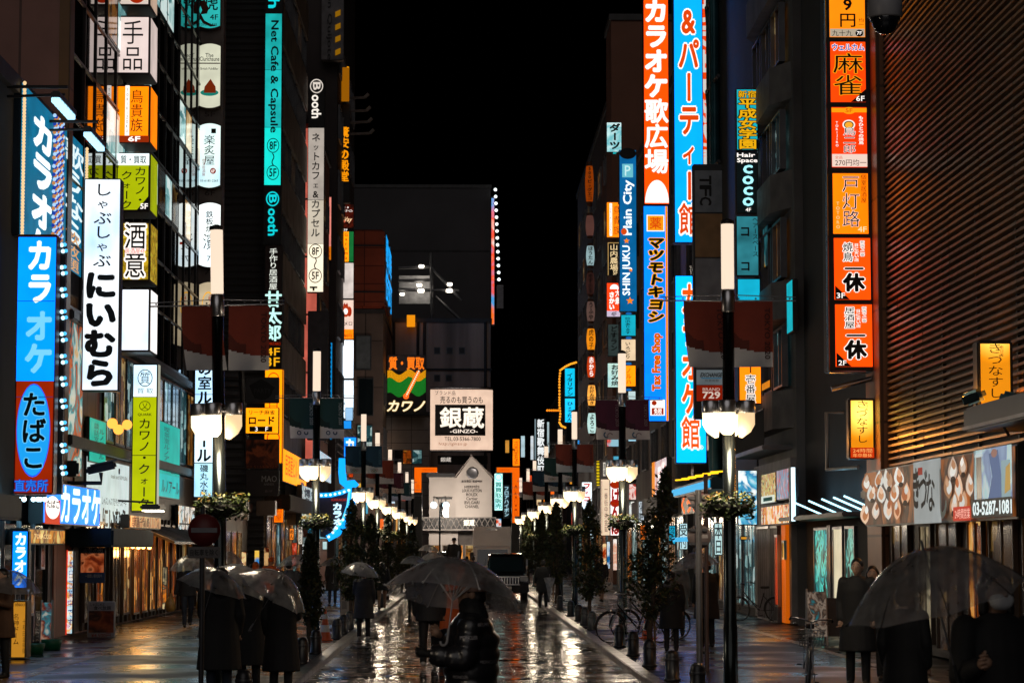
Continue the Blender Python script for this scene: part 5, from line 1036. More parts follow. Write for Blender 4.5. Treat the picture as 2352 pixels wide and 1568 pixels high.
sign('white_tube_sign', (1815, 1070, 1829, 1199), 'plain bright white upright tube panel at the corner of the fascia', box_light('#e4fbff', 1.3, .05), [], X=8.0, t=.2, body=CB)
sign('blue_poster_sign', (1694, 1078, 1740, 1206), 'white lit poster sign with blue ice-like swirls behind the lamp post', picture(('#e8f8ff', '#f4ffff', '#60b8d8', '#2080b0', '#f0ffff'), 1.0, 2.2, 67, .9), [], X=7.7, t=.25)
# cyan canopy with yellow tubes and round orange letters
m = MB(); a = PX(1552, 1120, 7.5); Y1 = YX(1640, 7.5); z0 = a.z
m.bbox(7.4, 8.6, Y1, a.y, z0-.35, z0, solid((.01, .05, .07), .35), .04)
o = tag(m.build('shop_canopy'), 'dark canopy edged in cyan neon with a row of yellow tubes above', 'canopy')
MB().box(7.36, 7.40, Y1, a.y, z0-.3, z0-.08, em('#0aa8e0', 1.1)).box(7.36, 7.40, Y1, a.y, z0-1.9, z0-1.75, em('#0aa8e0', 1.1)).build('neon_edge', o)
for i in range(6): y = Y1+.4+(a.y-Y1-.8)*i/5; MB().tube([(7.45, y-.1, z0+.16+.02*i), (7.95, y+.1, z0+.20+.02*i)], .03, em('#ffc420', 1.8), 6).build('tube_light', o)
ws = wall_sign('round_letter_sign', 7.9, 1566, 1618, 1140, 1182, 'row of fat round orange letters glowing under the cyan canopy', solid((.04, .01, .005), .4), [('H', 'くうこう', 2, 4, 98, 92, em('#ff6a10', 1.2), {'b': .07})], t=.2)
t = P(1680, 1331-160, 80); 
sign('white_lit_box', (1666, 1198, 1692, 1238), 'small glaring white box lamp under the cyan canopy', box_light('#eefcff', 1.5), [], Y=82, t=.2)
sign('kerb_red_sign', (1757, 1180+230, 1790, 1460), 'small red and blue signboard low by the shop front', picture(('#d02818', '#f0f0f0', '#3080c0', '#e06040'), .6, 3, 69, .4), [], X=8.2, t=.1) if False else None
sign('door_poster', (1752, 1200+10, 1798, 1232), 'red and blue lottery board with round emblem by the pavement', picture(('#d83020', '#f8f0f0', '#2878c8', '#f0c0c0'), .8, 3, 69, .4), [], Y=96, t=.1) if False else None
# --- orange six-panel column
OC = '#ff5808'
tw = sign('floor_sign_tower', (1905, -80, 1996, 852), 'tall black sign tower of six orange and yellow restaurant panels on the dark wall', None,
  [('V', '99円', 1933, -40, 1968, 66, BLK, {'b': .03}), ('V', '均一', 1973, 44, 1984, 64, BLK), ('R', 1914, 69, 1985, 87, em('#c8b8a0', .8)), ('H', '九十九', 1918, 72, 1960, 86, BLK), ('E', 1966, 71, 1982, 87, BLK), ('H', '7F', 1969, 75, 1979, 83, WT),
   ('H', 'ウェルカム', 1918, 104, 1984, 119, em('#2060c0', .9), {'b': .04, 'out': WT, 'ow': .1}), ('V', '麻雀', 1920, 124, 1980, 224, BLK, {'b': .01, 'out': em('#ff9a10', 1), 'ow': .06}), ('P', [(1955, 238), (1986, 208), (1986, 238)], BLK), ('H', '6F', 1966, 224, 1983, 236, WT),
   ('R', 1915, 252, 1987, 262, em('#ffa010', 1)), ('E', 1938, 250, 1964, 266, em('#ffa010', 1)), ('H', '5F', 1944, 253, 1958, 262, ORP),
   ('E', 1937, 279, 1963, 302, em('#fff4e8', 1)), ('E', 1940, 282, 1960, 299, BLK), ('E', 1942, 284, 1958, 298, em('#ffb030', 1)), ('V', '鳥二郎', 1938, 296, 1964, 356, BLK, {'b': .0, 'out': WT, 'ow': .05}), ('V', 'もうひとつの焼鳥', 1970, 270, 1980, 336, WT, {'b': .03}), ('V', 'TORIJIRO', 1922, 282, 1929, 342, WT), ('R', 1915, 358, 1987, 387, em('#f4d8c8', 1)), ('H', '全品', 1921, 362, 1936, 369, ORP), ('H', '270円均一', 1921, 370, 1985, 385, BR),
   ('V', '戸灯路', 1935, 406, 1970, 526, BLK, {'b': -.005, 'out': WT, 'ow': .03}), ('V', '個室居酒屋', 1973, 404, 1985, 470, BLK), ('V', 'TOTORO', 1921, 466, 1930, 530, em('#ffd890', 1)), ('H', '4F', 1966, 524, 1984, 536, em('#ffe8b0', 1)),
   ('V', '焼鳥', 1935, 560, 1955, 604, BLK, {'b': .03, 'out': WT, 'ow': .09}), ('V', '新宿で二番', 1970, 556, 1979, 592, BLK, {'out': WT, 'ow': .1}), ('V', '目に安い店', 1958, 562, 1967, 604, WT, {'b': .03}), ('H', '一', 1938, 608, 1976, 632, BLK, {'b': .08, 'out': WT, 'ow': .14, 'slant': .1}), ('H', '休', 1935, 630, 1978, 672, BLK, {'b': .07, 'out': WT, 'ow': .13}), ('P', [(1918, 658), (1918, 690), (1948, 690)], BLK), ('H', '3F', 1921, 675, 1938, 687, WT),
   ('V', '居酒屋', 1937, 706, 1957, 756, BLK, {'b': .03, 'out': WT, 'ow': .09}), ('V', '新宿で二番', 1972, 706, 1981, 742, BLK, {'out': WT, 'ow': .1}), ('V', '目に安い店', 1960, 712, 1969, 754, WT, {'b': .03}), ('H', '一', 1940, 760, 1978, 784, BLK, {'b': .08, 'out': WT, 'ow': .14, 'slant': .1}), ('H', '休', 1937, 782, 1980, 825, BLK, {'b': .07, 'out': WT, 'ow': .13}), ('P', [(1919, 810), (1919, 842), (1950, 842)], BLK), ('H', '2F', 1923, 828, 1939, 839, WT)],
  X=7.9, t=.75, body=BLACK, panels=[(1913, -70, 1986, 88, box_light('#f09a10', .95, .1)), (1914, 99, 1986, 238, box_light('#f04c08', .95, .15)), (1915, 250, 1987, 388, box_light('#ea4006', .95, .15)), (1916, 402, 1988, 540, box_light('#f89008', 1.0, .15)), (1917, 550, 1991, 690, box_light(OC, 1.0, .06)), (1918, 701, 1993, 842, box_light(OC, 1.0, .06))])
m = MB(); t = P(1905, 852, tw.location.y); m.tube([(t.x-.02, tw.location.y-.02, t.z), (t.x-.02, tw.location.y-.02, t.z+8.5)], .03, solid((.3, .4, .45), .25, .9), 6); m.tube([(t.x, tw.location.y, t.z-.02), (t.x+.75, tw.location.y, t.z-.02)], .03, METAL, 6); m.tube([(t.x+.1, tw.location.y+.4, t.z-.35), (t.x+1.6, tw.location.y+.3, t.z+.05)], .06, METAL, 6); m.build('frame_trim', tw, -tw.location)
KZ = [('V', 'きづなすし', 0, 0, 0, 0, 0)]
def sushi(rect, X, label):
    x0, y0, x1, y1 = rect; w_, h_ = x1-x0, y1-y0; fx = lambda u: x0+u*w_; fy = lambda v: y0+v*h_
    o = sign('sushi_sign', rect, label, bulb_paper('#ff9a14', '#ffd860', 1.0, (.98 if X > 8.12 else 1.45), .62), [('V', 'きづなすし', fx(.28), fy(.03), fx(.72), fy(.74), solid(lin('#3a1c04'), .5), {'b': -.005}), ('V', '本日元', fx(.62), fy(.06), fx(.74), fy(.2), BR), ('R', fx(.06), fy(.81), fx(.94), fy(.98), em('#d83a0c', .8)), ('H', '24時間', fx(.14), fy(.825), fx(.86), fy(.895), em('#ffb060', 1)), ('H', '年中無休', fx(.14), fy(.905), fx(.86), fy(.97), em('#ffb060', 1))], X=X, t=.35, body=BLACK, frame=.05)
    hb = o.bound_box[6][2]; wb = o.bound_box[6][0]
    for sx in (-1, 1):
        ld = bpy.data.lights.new('sign_light', 'POINT'); ld.energy = 70 if X > 8.12 else 70; ld.color = (1, .36, .05); ld.shadow_soft_size = .15; lo = bpy.data.objects.new('sign_light', ld); COL.objects.link(lo); lo.parent = o; lo.location = (sx*(wb+.22), .1, hb*.3)
    return o
sushi((1950, 914, 2010, 1054), 8.15, 'smaller amber sushi lantern sign with brown hiragana beside the brown pilaster')
sushi((2247, 782, 2326, 962), 8.1, 'larger amber sushi lantern sign with brown hiragana in front of the louvres')
for k, (px_, py_, tilt) in enumerate(((2243, 925, -.3), (2320, 935, .3))):
    t = PX(px_, py_, 7.7); m = MB(); m.bbox(-.16, .16, -.16, .16, 0, .2, solid((.10, .2, .24), .35, .5), .06); m.tube([(0, 0, .0), (.0, .1, -.22), (.25, .1, -.35)], .025, BLACK, 6); m.box(-.13, .13, -.17, -.15, .03, .16, GLASSB)
    o = tag(m.build('cowl_floodlight', None, t), ('tilted grey floodlight left of the larger sushi sign', 'tilted pale floodlight right under the larger sushi sign')[k], 'floodlight'); o.rotation_euler = (.2, tilt, tilt*2)
# --- sushi billboard
rs = random.Random(11); SUSHI = []
def drop(u, v, w_, h_, lean): return ('P', [(u+lean*w_*t+w_*.5*math.sin(math.pi*t**.8)*sd, v+h_*(1-t)) for sd, ts in ((1, [i/7 for i in range(8)]), (-1, [1-i/7 for i in range(1, 7)])) for t in ts], None)
for j in range(3):
    for i in range(11):
        u = 2+i*7.2+(3.4 if j % 2 else 0)+rs.uniform(-1.2, 1.2); v = -4+j*30+rs.uniform(-5, 5)
        if 28 < u < 54 or u > 71: continue
        w_, h_ = rs.uniform(4.6, 6.4), rs.uniform(34, 44); v = min(v, 99-h_); v = max(v, 1)
        for (cc, lo, hi), k, du, dv in zip(rs.sample([(('#f0ece4', '#e8e8e2'), .6, .95), (('#f0c8a8', '#e8b48c', '#f4dcc8'), .5, .85), (('#d88448', '#c86c34', '#e0a070'), .4, .75)], 3), (1, .62, .42), (0, rs.uniform(-.5, .8), rs.uniform(-1, 1.2)), (0, h_*.2, h_*.1)):
            d_ = drop(u+du, v+dv, w_*k, h_*k*.95, rs.uniform(-.35, .35)); SUSHI.append(('P', d_[1], em(rs.choice(cc), round(rs.uniform(lo, hi), 1))))
        if rs.random() < .45: SUSHI.append(('E', u-w_*.2, v+h_*.72, u+w_*.3, v+h_*.95, em('#3a1c10', .3)))
a = PX(1986, 1084, 7.75); bz = PX(1986, 1209, 7.75).z; Y1 = YX(2337, 7.75); Y2 = 26
bb2 = wall_sign('sushi_billboard', 7.75, 1986, 2337, 1084, 1209, 'long facade billboard picturing rows of white and orange sushi with hiragana', picture(('#1a0e08', '#5a3018', '#2a160c', '#a05c28'), .6, .9, 71, .7),
  SUSHI+
  [('R', 34, 0, 52, 100, box_light('#b8c0c0', .55, .15)), ('V', 'き', 33, 6, 38, 78, BLK, {'b': .04}), ('V', 'づ', 37, 12, 43, 84, BLK, {'b': .02}), ('V', 'な', 42, 18, 48, 86, BLK, {'b': .02}), ('V', 'し', 50, 10, 56, 100, solid(lin('#8ab8c0'), .5), {'b': .02}), ('R', 37, 10, 40, 22, em('#a82818', .6)),
   ('R', 74, 0, 99, 72, picture(('#283438', '#506870', '#a8d0d8', '#c8e4e8', '#7890b8', '#90a8c8'), .6, .9, 72, .5)), ('E', 74.5, 4, 80, 12, em('#e0f4f8', .6)), ('R', 75.5, 10, 79, 70, solid((.10, .13, .14), .3)), ('P', [(84, 8), (90, 4), (92, 40), (95, 72), (83, 72), (86, 40)], em('#7890c0', .45)), ('E', 85.5, 2, 89.5, 14, em('#c09080', .5)), ('R', 92, 20, 98, 70, em('#b0d0d8', .5)), ('P', [(95, 30), (98, 24), (98, 60), (94, 66)], em('#d8b060', .6)), ('R', 60, 78, 71.5, 99, em('#c83018', .8)), ('H', '24時間営業', 61, 81, 71, 96, em('#f8c0b0', 1)), ('R', 72, 70, 99, 96, solid((.08, .1, .11), .5)), ('H', '03-5287-1081', 73, 74, 98.5, 92, em('#e8f8f8', 1), {'b': .04})], t=.3, body=solid((.05, .045, .04), .4))
Y_a = bb2.location.y
m = MB(); zt = PX(2250, 985, 7.4).z; m.bbox(7.35, 8.9, 24, YX(2225, 7.4), zt, zt+.35, solid((.03, .028, .03), .4), .04); m.box(7.33, 7.35, 24, YX(2225, 7.4), zt+.02, zt+.07, METAL); tag(m.build('eave_ledge'), 'dark projecting eave with a thin metal edge above the sushi billboard', 'eave')

# --- mid-right: starred tower, and the column left of it
sign('starred_tower_sign', (1423, 344, 1462, 716), 'slim blue rounded-top sign tower with upward latin letters and orange stars', box_light('#0a6aa8', .85, .2),
  [('E', 1424, 340, 1461, 366, BLACK), ('R', 1430, 377, 1454, 408, em('#70c8d8', .9)), ('H', 'P', 1436, 381, 1448, 404, em('#c8f0f0', 1)), ('U', 'Plain City', 1432, 415, 1456, 540, WTB, {'b': .03}), ('E', 1427, 525, 1440, 540, ORP), ('U', 'SHIN JUKU', 1430, 565, 1451, 678, WTB, {'b': .03})] +
  [('P', [(cx_+r_*math.sin(math.pi*i/5)*(1 if i % 2 == 0 else .45), cy_-r_*math.cos(math.pi*i/5)*(1 if i % 2 == 0 else .45)) for i in range(10)], em('#ff8a18', 1)) for cx_, cy_, r_ in ((1439, 554, 7), (1448, 621, 5), (1446, 691, 9))], X=7.65, t=.4, body=solid((.02, .06, .09), .35))
STK = [((1426, 722, 1461, 772), '#18b4cc', '砂浜あります', BLK, 'V', 'slanted turquoise sign with thin blue writing under the starred tower'),
       ((1426, 778, 1461, 829), '#f0d8b0', 'いろどり', BLK, 'V', 'cream sign with brush hiragana and 2F under the starred tower'),
       ((1428, 838, 1461, 888), '#ffb010', 'ノルハ', ORP, 'V', 'amber sign with smiling red line behind the third right lamp tube'),
       ((1442, 897, 1461, 936), '#c8dcdc', 'CAT', BLK, 'H', 'pale sign reading cat in small letters')]
SF = dict(X=7.65, t=.35, group='sign stack under the starred tower')
for rc_, col_, tx, ink, md_, lab in STK:
    x0, y0, x1, y1 = rc_; sign('floor_sign', rc_, lab, box_light(col_, .95, .15), [(md_, tx, x0+10 if md_ == 'V' else x0+5, y0+6 if md_ == 'V' else (y0+y1)/2, x0+22 if md_ == 'V' else x1-2, y1-5 if md_ == 'V' else (y0+y1)/2+8, ink, {'b': .02})], **SF)
for y in (717, 773, 832, 892): sign('eye_spacer', (1436, y, 1452, y+6), 'dark blue oval spacer under the starred tower, at %s' % {717: 'the tower foot', 773: 'the turquoise sign foot', 832: 'the cream sign foot', 892: 'the amber sign foot'}[y], None, [('E', 1437, y, 1451, y+6, em('#1870c0', .8))], X=7.66, t=.3, group='oval spacers in the starred sign stack')
sign('floor_sign', (1442, 972, 1462, 1014), 'pale blue sign with dark scribble behind the fourth right flag', box_light('#a8dce8', .95, .2), [('V', 'つる', 1446, 976, 1458, 1010, solid((.05, .12, .15), .5))], **SF)
sign('floor_sign', (1444, 1086, 1462, 1108), 'black sign with small white boutique letters', solid((.01, .01, .012), .4), [('H', 'BOUTIQUE', 1445, 1094, 1461, 1099, WT)], **SF)
sign('floor_sign', (1444, 1110, 1462, 1148), 'pinkish food picture sign under the boutique sign', picture(('#f0a0a0', '#e86050', '#f8e0d8', '#a03028'), .9, 2.4, 75, .8), [], **SF)
sign('floor_sign', (1444, 1150, 1462, 1212), 'white lit strip sign low behind the third right lamp post', picture(('#e8f4f4', '#c0dce0', '#f8f8f0', '#304848'), .9, 2, 76, .5), [], **SF)
SG = dict(Y=131, t=.4, group='square sign column left of the starred tower')
sign('floor_sign', (1393, 281, 1428, 350), 'pale cyan darts sign with black katakana high on the right', picture(('#c8f4f4', '#e0ffff', '#70c0c8', '#d0f8f8'), .95, .9, 77, .3), [('V', 'ダーツ', 1400, 284, 1424, 344, BLK, {'b': .05}), ('H', '8F', 1408, 350, 1416, 354, CY)], **SG)
sign('floor_sign', (1393, 464, 1425, 546), 'orange sign with thin brown seal script kanji and white stripe, far right column', box_light('#ff9c10', 1.0, .1), [('R', 1400, 467, 1406, 542, WT), ('V', 'TORIKIZOKU', 1401, 470, 1405, 538, BR), ('V', '鳥貴族', 1409, 472, 1423, 540, BR, {'b': -.01})], **SG)
sign('floor_sign', (1395, 556, 1425, 633), 'black sign with gold frame and gold farm kanji', solid((.012, .01, .008), .4), [('R', 1396, 557, 1424, 559, em('#c8a060', .7)), ('R', 1396, 557, 1398, 632, em('#c8a060', .7)), ('V', '山内農場', 1401, 560, 1419, 622, em('#ffe0a8', 1), {'b': .02}), ('H', '5F', 1408, 622, 1418, 631, em('#ffe0a8', 1))], **SG)
sign('floor_sign', (1393, 649, 1425, 728), 'red sign with white brush hiragana and a white sunburst', box_light('#f04a18', 1.0, .08), [('E', 1401, 653, 1421, 672, WT), ('R', 1400, 664, 1422, 674, box_light('#f04a18', 1.0, .08)), ('V', 'さかい', 1399, 670, 1411, 712, WT, {'b': .06}), ('V', '大衆', 1413, 664, 1424, 700, WT, {'b': .05}), ('R', 1394, 714, 1424, 727, em('#d8c8e0', .9)), ('H', '4F', 1404, 716, 1416, 726, CB)], **SG)
sign('floor_sign', (1396, 744, 1425, 818), 'dim grey green sign with faint katakana between two bright ones', box_light('#4a5a58', .4, .3), [('V', 'どすラン', 1402, 748, 1418, 806, BLK, {'b': .03})], **SG)
sign('floor_sign', (1395, 833, 1425, 890), 'pale green white sign with black pancake hiragana behind the third right lamp tube', box_light('#cfe4dc', 1.0, .15), [('V', 'お好み焼', 1404, 837, 1421, 886, BLK, {'b': .04})], **SG)
sign('floor_sign', (1393, 1000, 1425, 1026), 'red and white poster sign behind the purple flags', picture(('#f05018', '#f8f0f0', '#d83818', '#90c0d0'), .95, 1.3, 78, .3), [], **SG)
# rounded signs of the narrow building
CYL = [((1345, 370, 1364, 472), '#b04808', .55, '500ビッグエコ', BLK, 'dark orange rounded sign, topmost on the narrow building'), ((1346, 488, 1365, 546), '#8a5a50', .35, '', BLK, 'blank pinkish rounded sign on the narrow building'), ((1347, 558, 1366, 614), '#a8c8cc', .7, 'ほうたん', BLK, 'pale blue lit rounded sign with black hiragana'),
       ((1347, 620, 1366, 680), '#5a3630', .3, 'ゆずの里', BLK, 'dim brown rounded sign with black brush letters'), ((1348, 686, 1367, 742), '#8a6a60', .4, 'うふや', BLK, 'dim rosy rounded sign with thin hiragana'), ((1348, 748, 1368, 808), '#f09a18', .85, '虎の子', BLK, 'amber rounded sign with black tiger kanji'),
       ((1349, 812, 1368, 872), '#d84410', .8, '赤から', WT, 'red orange rounded sign with white letters'), ((1350, 878, 1369, 936), '#f0c050', .95, 'お好み焼き', BLK, 'yellow rounded sign with black pancake hiragana, low on the narrow building'), ((1350, 942, 1370, 1000), '#c8e4e0', .95, 'よろこ', BLK, 'pale green rounded sign, lowest on the narrow building')]
for (x0, y0, x1, y1), c_, s_, tx, ink, lab in CYL:
    Y = 150; A = P(x0, y1, Y); B = P(x1, y0, Y); wd = B.x-A.x; h = B.z-A.z; m = MB(); n = 10
    prof = [(wd*.5*(.55+.45*math.sin(math.pi*(j+.5)/(n+1))), h*j/n) for j in range(n+1)]
    m.lathe([(.001, 0)]+prof+[(.001, h)], solid((.16, .07, .04), .5), 16, (0, .35, 0)); o = m.build('rounded_sign', None, ((A.x+B.x)/2, Y, A.z)); tag(o, lab, 'sign', 'rounded signs on the narrow building')
    f = MB(); f.lathe([(r_*1.03, z_) for r_, z_ in prof[1:-1]], box_light(c_, s_, .15), 12, (0, .35, 0), math.pi*1.02, math.pi*1.98); f.build('face_panel', o)
    if tx:
        lt = MB(); put_text(lt, 'V', tx, -wd*.28, h*.12, wd*.28, h*.88, -wd*.5*1.06+.33, ink, .03); lt.build('lettering', o)
# far right clutter
sign('italian_sign', (1297, 844, 1321, 970), 'turquoise notched sign with white edge and black kana beyond the narrow building', None, [('V', 'イタリアン', 1302, 856, 1316, 910, TEAL, {'b': .03}), ('V', 'ひょうたん', 1302, 922, 1316, 968, TEAL, {'b': .03}), ('R', 1297, 911, 1321, 914, BLACK)], Y=186, t=.4, panels=[(1298, 846, 1320, 910, box_light('#10c8d8', 1.05, .1)), (1298, 915, 1320, 969, box_light('#20d0e0', 1.05, .1))], body=CB)
ap_ = MB(); pole = MB()
pts_ = [(1323, 832), (1310, 836), (1298, 842), (1287, 850), (1285, 870), (1285, 890), (1285, 912), (1285, 930), (1287, 950), (1285, 970), (1290, 978), (1302, 983)]
o = MB(); a = P(1318, 1160, 187); 
for i in range(len(pts_)-1): o.tube([P(*pts_[i], 186.6), P(*pts_[i+1], 186.6)], .08, BLACK, 5)
o.tube([P(1323, 832, 186.6), P(1323, 1258, 186.6)], .12, BLACK, 6)
o = tag(o.build('light_chain'), 'frame of chasing amber bulbs round the turquoise notched sign', 'light chain')
for k in range(len(pts_)-1):
    for j in range(3):
        p = P(pts_[k][0]+(pts_[k+1][0]-pts_[k][0])*j/3, pts_[k][1]+(pts_[k+1][1]-pts_[k][1])*j/3, 186.4); MB().ball(p, .085, em('#ffa028', 1.4, False), 6).build('bulb', o)
m = MB(); m.tube([P(1255, 943, 186), P(1285, 942, 186)], .1, BLACK, 5); o2 = tag(m.build('light_bar'), 'short bar of amber bulbs pointing left from the bulb frame', 'light chain')
for j in range(6): MB().ball(P(1257+j*5, 942, 185.9), .085, em('#ff8a18', 1.3, False), 6).build('bulb', o2)
sign('white_vertical_far', (1228, 960, 1254, 1090), 'tall white on black vertical sign far down the right bend', solid((.012, .014, .016), .4), [('V', '新宿歌舞伎町', 1234, 962, 1250, 1088, em('#f0f4f4', 1.1), {'b': .05}), ('R', 1228, 962, 1231, 1088, em('#8aa0a8', .7))], Y=215, t=.4)
sign('white_slip_far', (1256, 968, 1262, 1040), 'thin pale strip sign right of the tall white on black sign', box_light('#b8d0d4', .8), [], Y=216, t=.3)
sign('blue_slip_far', (1326, 1010, 1333, 1050), 'thin blue strip sign beside the far right lamp tube', box_light('#20a8e8', .9), [], Y=180, t=.3)
sign('ramen_sign', (1336, 1106, 1360, 1192), 'white curved sign with red katakana glowing behind the far lamps', box_light('#eefaff', 1.15, .08), [('V', 'フィコ', 1340, 1108, 1356, 1152, em('#d83818', .9), {'b': .06}), ('P', [(1337, 1160), (1337, 1192), (1352, 1192)], BLACK)], Y=150, t=.3)
sign('amber_dots_sign', (1369, 1057, 1378, 1116), 'yellow ridged glowing strip above the cream column sign', em('#e8c818', 1.0), [('R', 1369, 1060+k*7, 1378, 1063+k*7, BLK) for k in range(8)], Y=128, t=.3)
sign('cream_column_sign', (1379, 1099, 1405, 1230), 'cream upright sign with a brown frame and small brown kanji', box_light('#f0d8b8', .95, .1), [('R', 1382, 1104, 1383, 1226, BR), ('R', 1401, 1104, 1402, 1226, BR), ('V', '一番街中央金鉱', 1388, 1116, 1396, 1222, BR)], Y=117, t=.3)
sign('red_flower_sign', (1401, 1100, 1428, 1230), 'white sign with red brush writing and dark red flowers behind the third right lamp', box_light('#fff4f0', 1.2, .05), [('E', 1402, 1104, 1425, 1122, RD), ('E', 1402, 1146, 1424, 1164, RD), ('V', 'けんぱ', 1404, 1120, 1424, 1228, em('#b01818', .8), {'b': .05})], Y=112, t=.3)
wall_sign('orange_edge_billboard', 7.6, 1499, 1532, 1062, 1140, 'angled billboard with an orange edge and white writing beside the trees', picture(('#c87870', '#d89088', '#e8e0e8', '#a86058'), .75, 1.4, 79, .4), [('R', 0, 0, 20, 100, em('#f08a10', .95)), ('V', '薬局激安', 40, 20, 62, 90, WT, {'b': .04}), ('V', '化粧品', 68, 10, 92, 92, WT, {'b': .04})], t=.2)
sign('blue_low_sign', (1497, 1142, 1534, 1200), 'blue and orange drugstore sign low behind the slim tree', picture(('#1090e8', '#f0f8ff', '#f09a18', '#0a70c0'), .9, 1.1, 80, .4), [('V', '薬', 1520, 1150, 1530, 1165, WT)], Y=102, t=.2)
for (x0, y0, x1, y1), cols, lab in [((1383, 1246, 1394, 1312), ('#f06018', '#ffd8a0', '#a83808'), 'narrow orange standing banner by the far right pavement'), ((1407, 1236, 1418, 1310), ('#f8f0e8', '#e0a080', '#fff8f0'), 'narrow white standing banner by the far right pavement'), ((1393, 1242, 1402, 1306), ('#3090d0', '#e0f0f8', '#1060a0'), 'narrow blue standing banner by the far right pavement')]:
    sign('standing_banner', (x0, y0, x1, y1), lab, picture(cols, .8, 2.5, x0, .4), [], Y=112, t=.05)

# --- crowd of small lit signs further down both sides
FAR = [(-7.9, 112, 664, 1212, 676, 1240, '#ff9a30', 'small amber lit sign on the left wall under the blank pinkish box', 'めん'), (-7.9, 118, 684, 1208, 696, 1250, '#f0e8d8', 'small cream upright sign on the left wall behind the second lamp post', 'やきとり'),
 (-7.7, 124, 706, 1212, 716, 1262, '#40b8e0', 'small sky blue upright sign left of the second lamp post', '歌広場'), (-7.6, 140, 740, 1242, 752, 1262, '#d0f0f0', 'tiny pale turquoise sign under the striped convenience sign', ''),
 (-7.5, 152, 800, 1062, 812, 1096, '#f05018', 'small red orange sign below the blue katakana square', '焼肉'), (-7.5, 156, 822, 1108, 832, 1130, '#f0c050', 'tiny yellow sign above the third left lamp glasses', ''),
 (-7.0, 168, 846, 1180, 858, 1214, '#ffd0a0', 'small warm shopfront panel between the far left lamp posts', '酒'), (-7.0, 172, 872, 1190, 882, 1220, '#ff7a30', 'small orange shopfront panel left of the pale tiled building', ''),
 (-6.6, 176, 898, 1150, 908, 1176, '#e8f4f8', 'tiny white sign in front of the pale tiled building', ''), (-6.0, 180, 922, 1112, 934, 1150, '#ff6a20', 'small orange sign under the left gate arm', 'カレー'),
 (7.6, 160, 1338, 1200, 1348, 1236, '#f0a040', 'small amber sign low on the narrow building', '寿司'), (7.7, 170, 1312, 1176, 1322, 1212, '#f04828', 'small red sign beside the far right lamp glasses', '肉'),
 (7.7, 180, 1296, 1120, 1306, 1158, '#60d0e8', 'small turquoise sign under the chasing amber bulbs', 'バー'), (7.4, 200, 1268, 1060, 1277, 1096, '#f8e8d0', 'tiny cream sign at the bend of the street', ''),
 (7.0, 205, 1248, 1130, 1258, 1158, '#ff9a20', 'tiny amber sign low at the bend of the street', ''), (6.0, 215, 1212, 1090, 1222, 1140, '#e85020', 'tiny red upright sign right of the right gate arm', ''),
 (7.6, 120, 1408, 1046, 1424, 1082, '#58b8d8', 'small teal picture sign behind the purple flags of the second right lamp', ''), (7.6, 128, 1384, 1060, 1392, 1094, '#f8f0e0', 'thin cream sign above the cream column sign', '酒場'),
 (7.7, 104, 1466, 1150, 1480, 1200, '#f0f4f4', 'white lit sign seen between the right trees and the drugstore sign', '化粧'), (7.7, 100, 1470, 1204, 1486, 1240, '#f07820', 'orange lit sign low between the right trees', '薬'),
 (7.7, 90, 1536, 1206, 1552, 1250, '#20b8e0', 'cyan lit standing panel under the tall cyan sign', 'カラオケ'), (7.8, 84, 1560, 1200, 1580, 1262, '#e8ffff', 'white lit window panel under the round orange letters', '受付'),
 (7.9, 80, 1640, 1200, 1660, 1275, '#d8f8f8', 'white blue lit window panel right of the grey sign pole', '本日'), (8.0, 74, 1700, 1230, 1730, 1240, '#e8a030', 'thin amber strip light under the blue swirl poster', '')]
FAR += [(4.5, 230, 1160, 1010, 1170, 1040, '#e8a040', 'tiny amber lit window block beyond the orange upright far sign', ''), (5.5, 240, 1196, 1000, 1206, 1050, '#c8e8f0', 'tiny pale blue upright sign far past the right gate arm', ''), (6.5, 228, 1218, 1000, 1226, 1056, '#f0f4f4', 'slim white upright sign left of the tall white on black sign', ''),
 (6.8, 222, 1264, 1110, 1274, 1150, '#ff7a20', 'tiny orange sign below the thin pale strip sign at the bend', ''), (7.0, 218, 1280, 1060, 1290, 1110, '#40c8e0', 'tiny cyan sign right of the thin pale strip sign at the bend', ''), (5.0, 236, 1176, 1080, 1186, 1130, '#d84818', 'tiny dark red sign inside the right gate arm', ''),
 (6.0, 226, 1232, 1110, 1244, 1160, '#f8d8a0', 'tiny warm white shopfront under the tall white on black sign', ''), (7.2, 196, 1308, 1060, 1318, 1112, '#f8a830', 'small amber sign right of the fourth right lamp tube', ''), (-6.5, 174, 838, 1140, 846, 1180, '#60c0e0', 'tiny blue sign between the third and fourth left lamps', ''), (-6.8, 170, 812, 1130, 820, 1170, '#f8e0c0', 'tiny cream sign beside the blue neon sail sign', ''),
 (-6.2, 178, 908, 1180, 918, 1240, '#f0b060', 'small amber shop window under the pale tiled building', ''), (7.6, 150, 1352, 1202, 1364, 1240, '#d8f0f4', 'small white blue sign under the white curved red katakana sign', '')]
for X_, Y_, x0, y0, x1, y1, c_, lab, tx in FAR:
    sign('shop_sign', (x0, y0, x1, y1), lab, box_light(c_, .75, .25), [('V', tx, x0+2, y0+3, x1-2, y1-3, BR if lin(c_)[2] < .5 else TEAL, {'b': .03})] if tx else [], Y=Y_, t=.25)
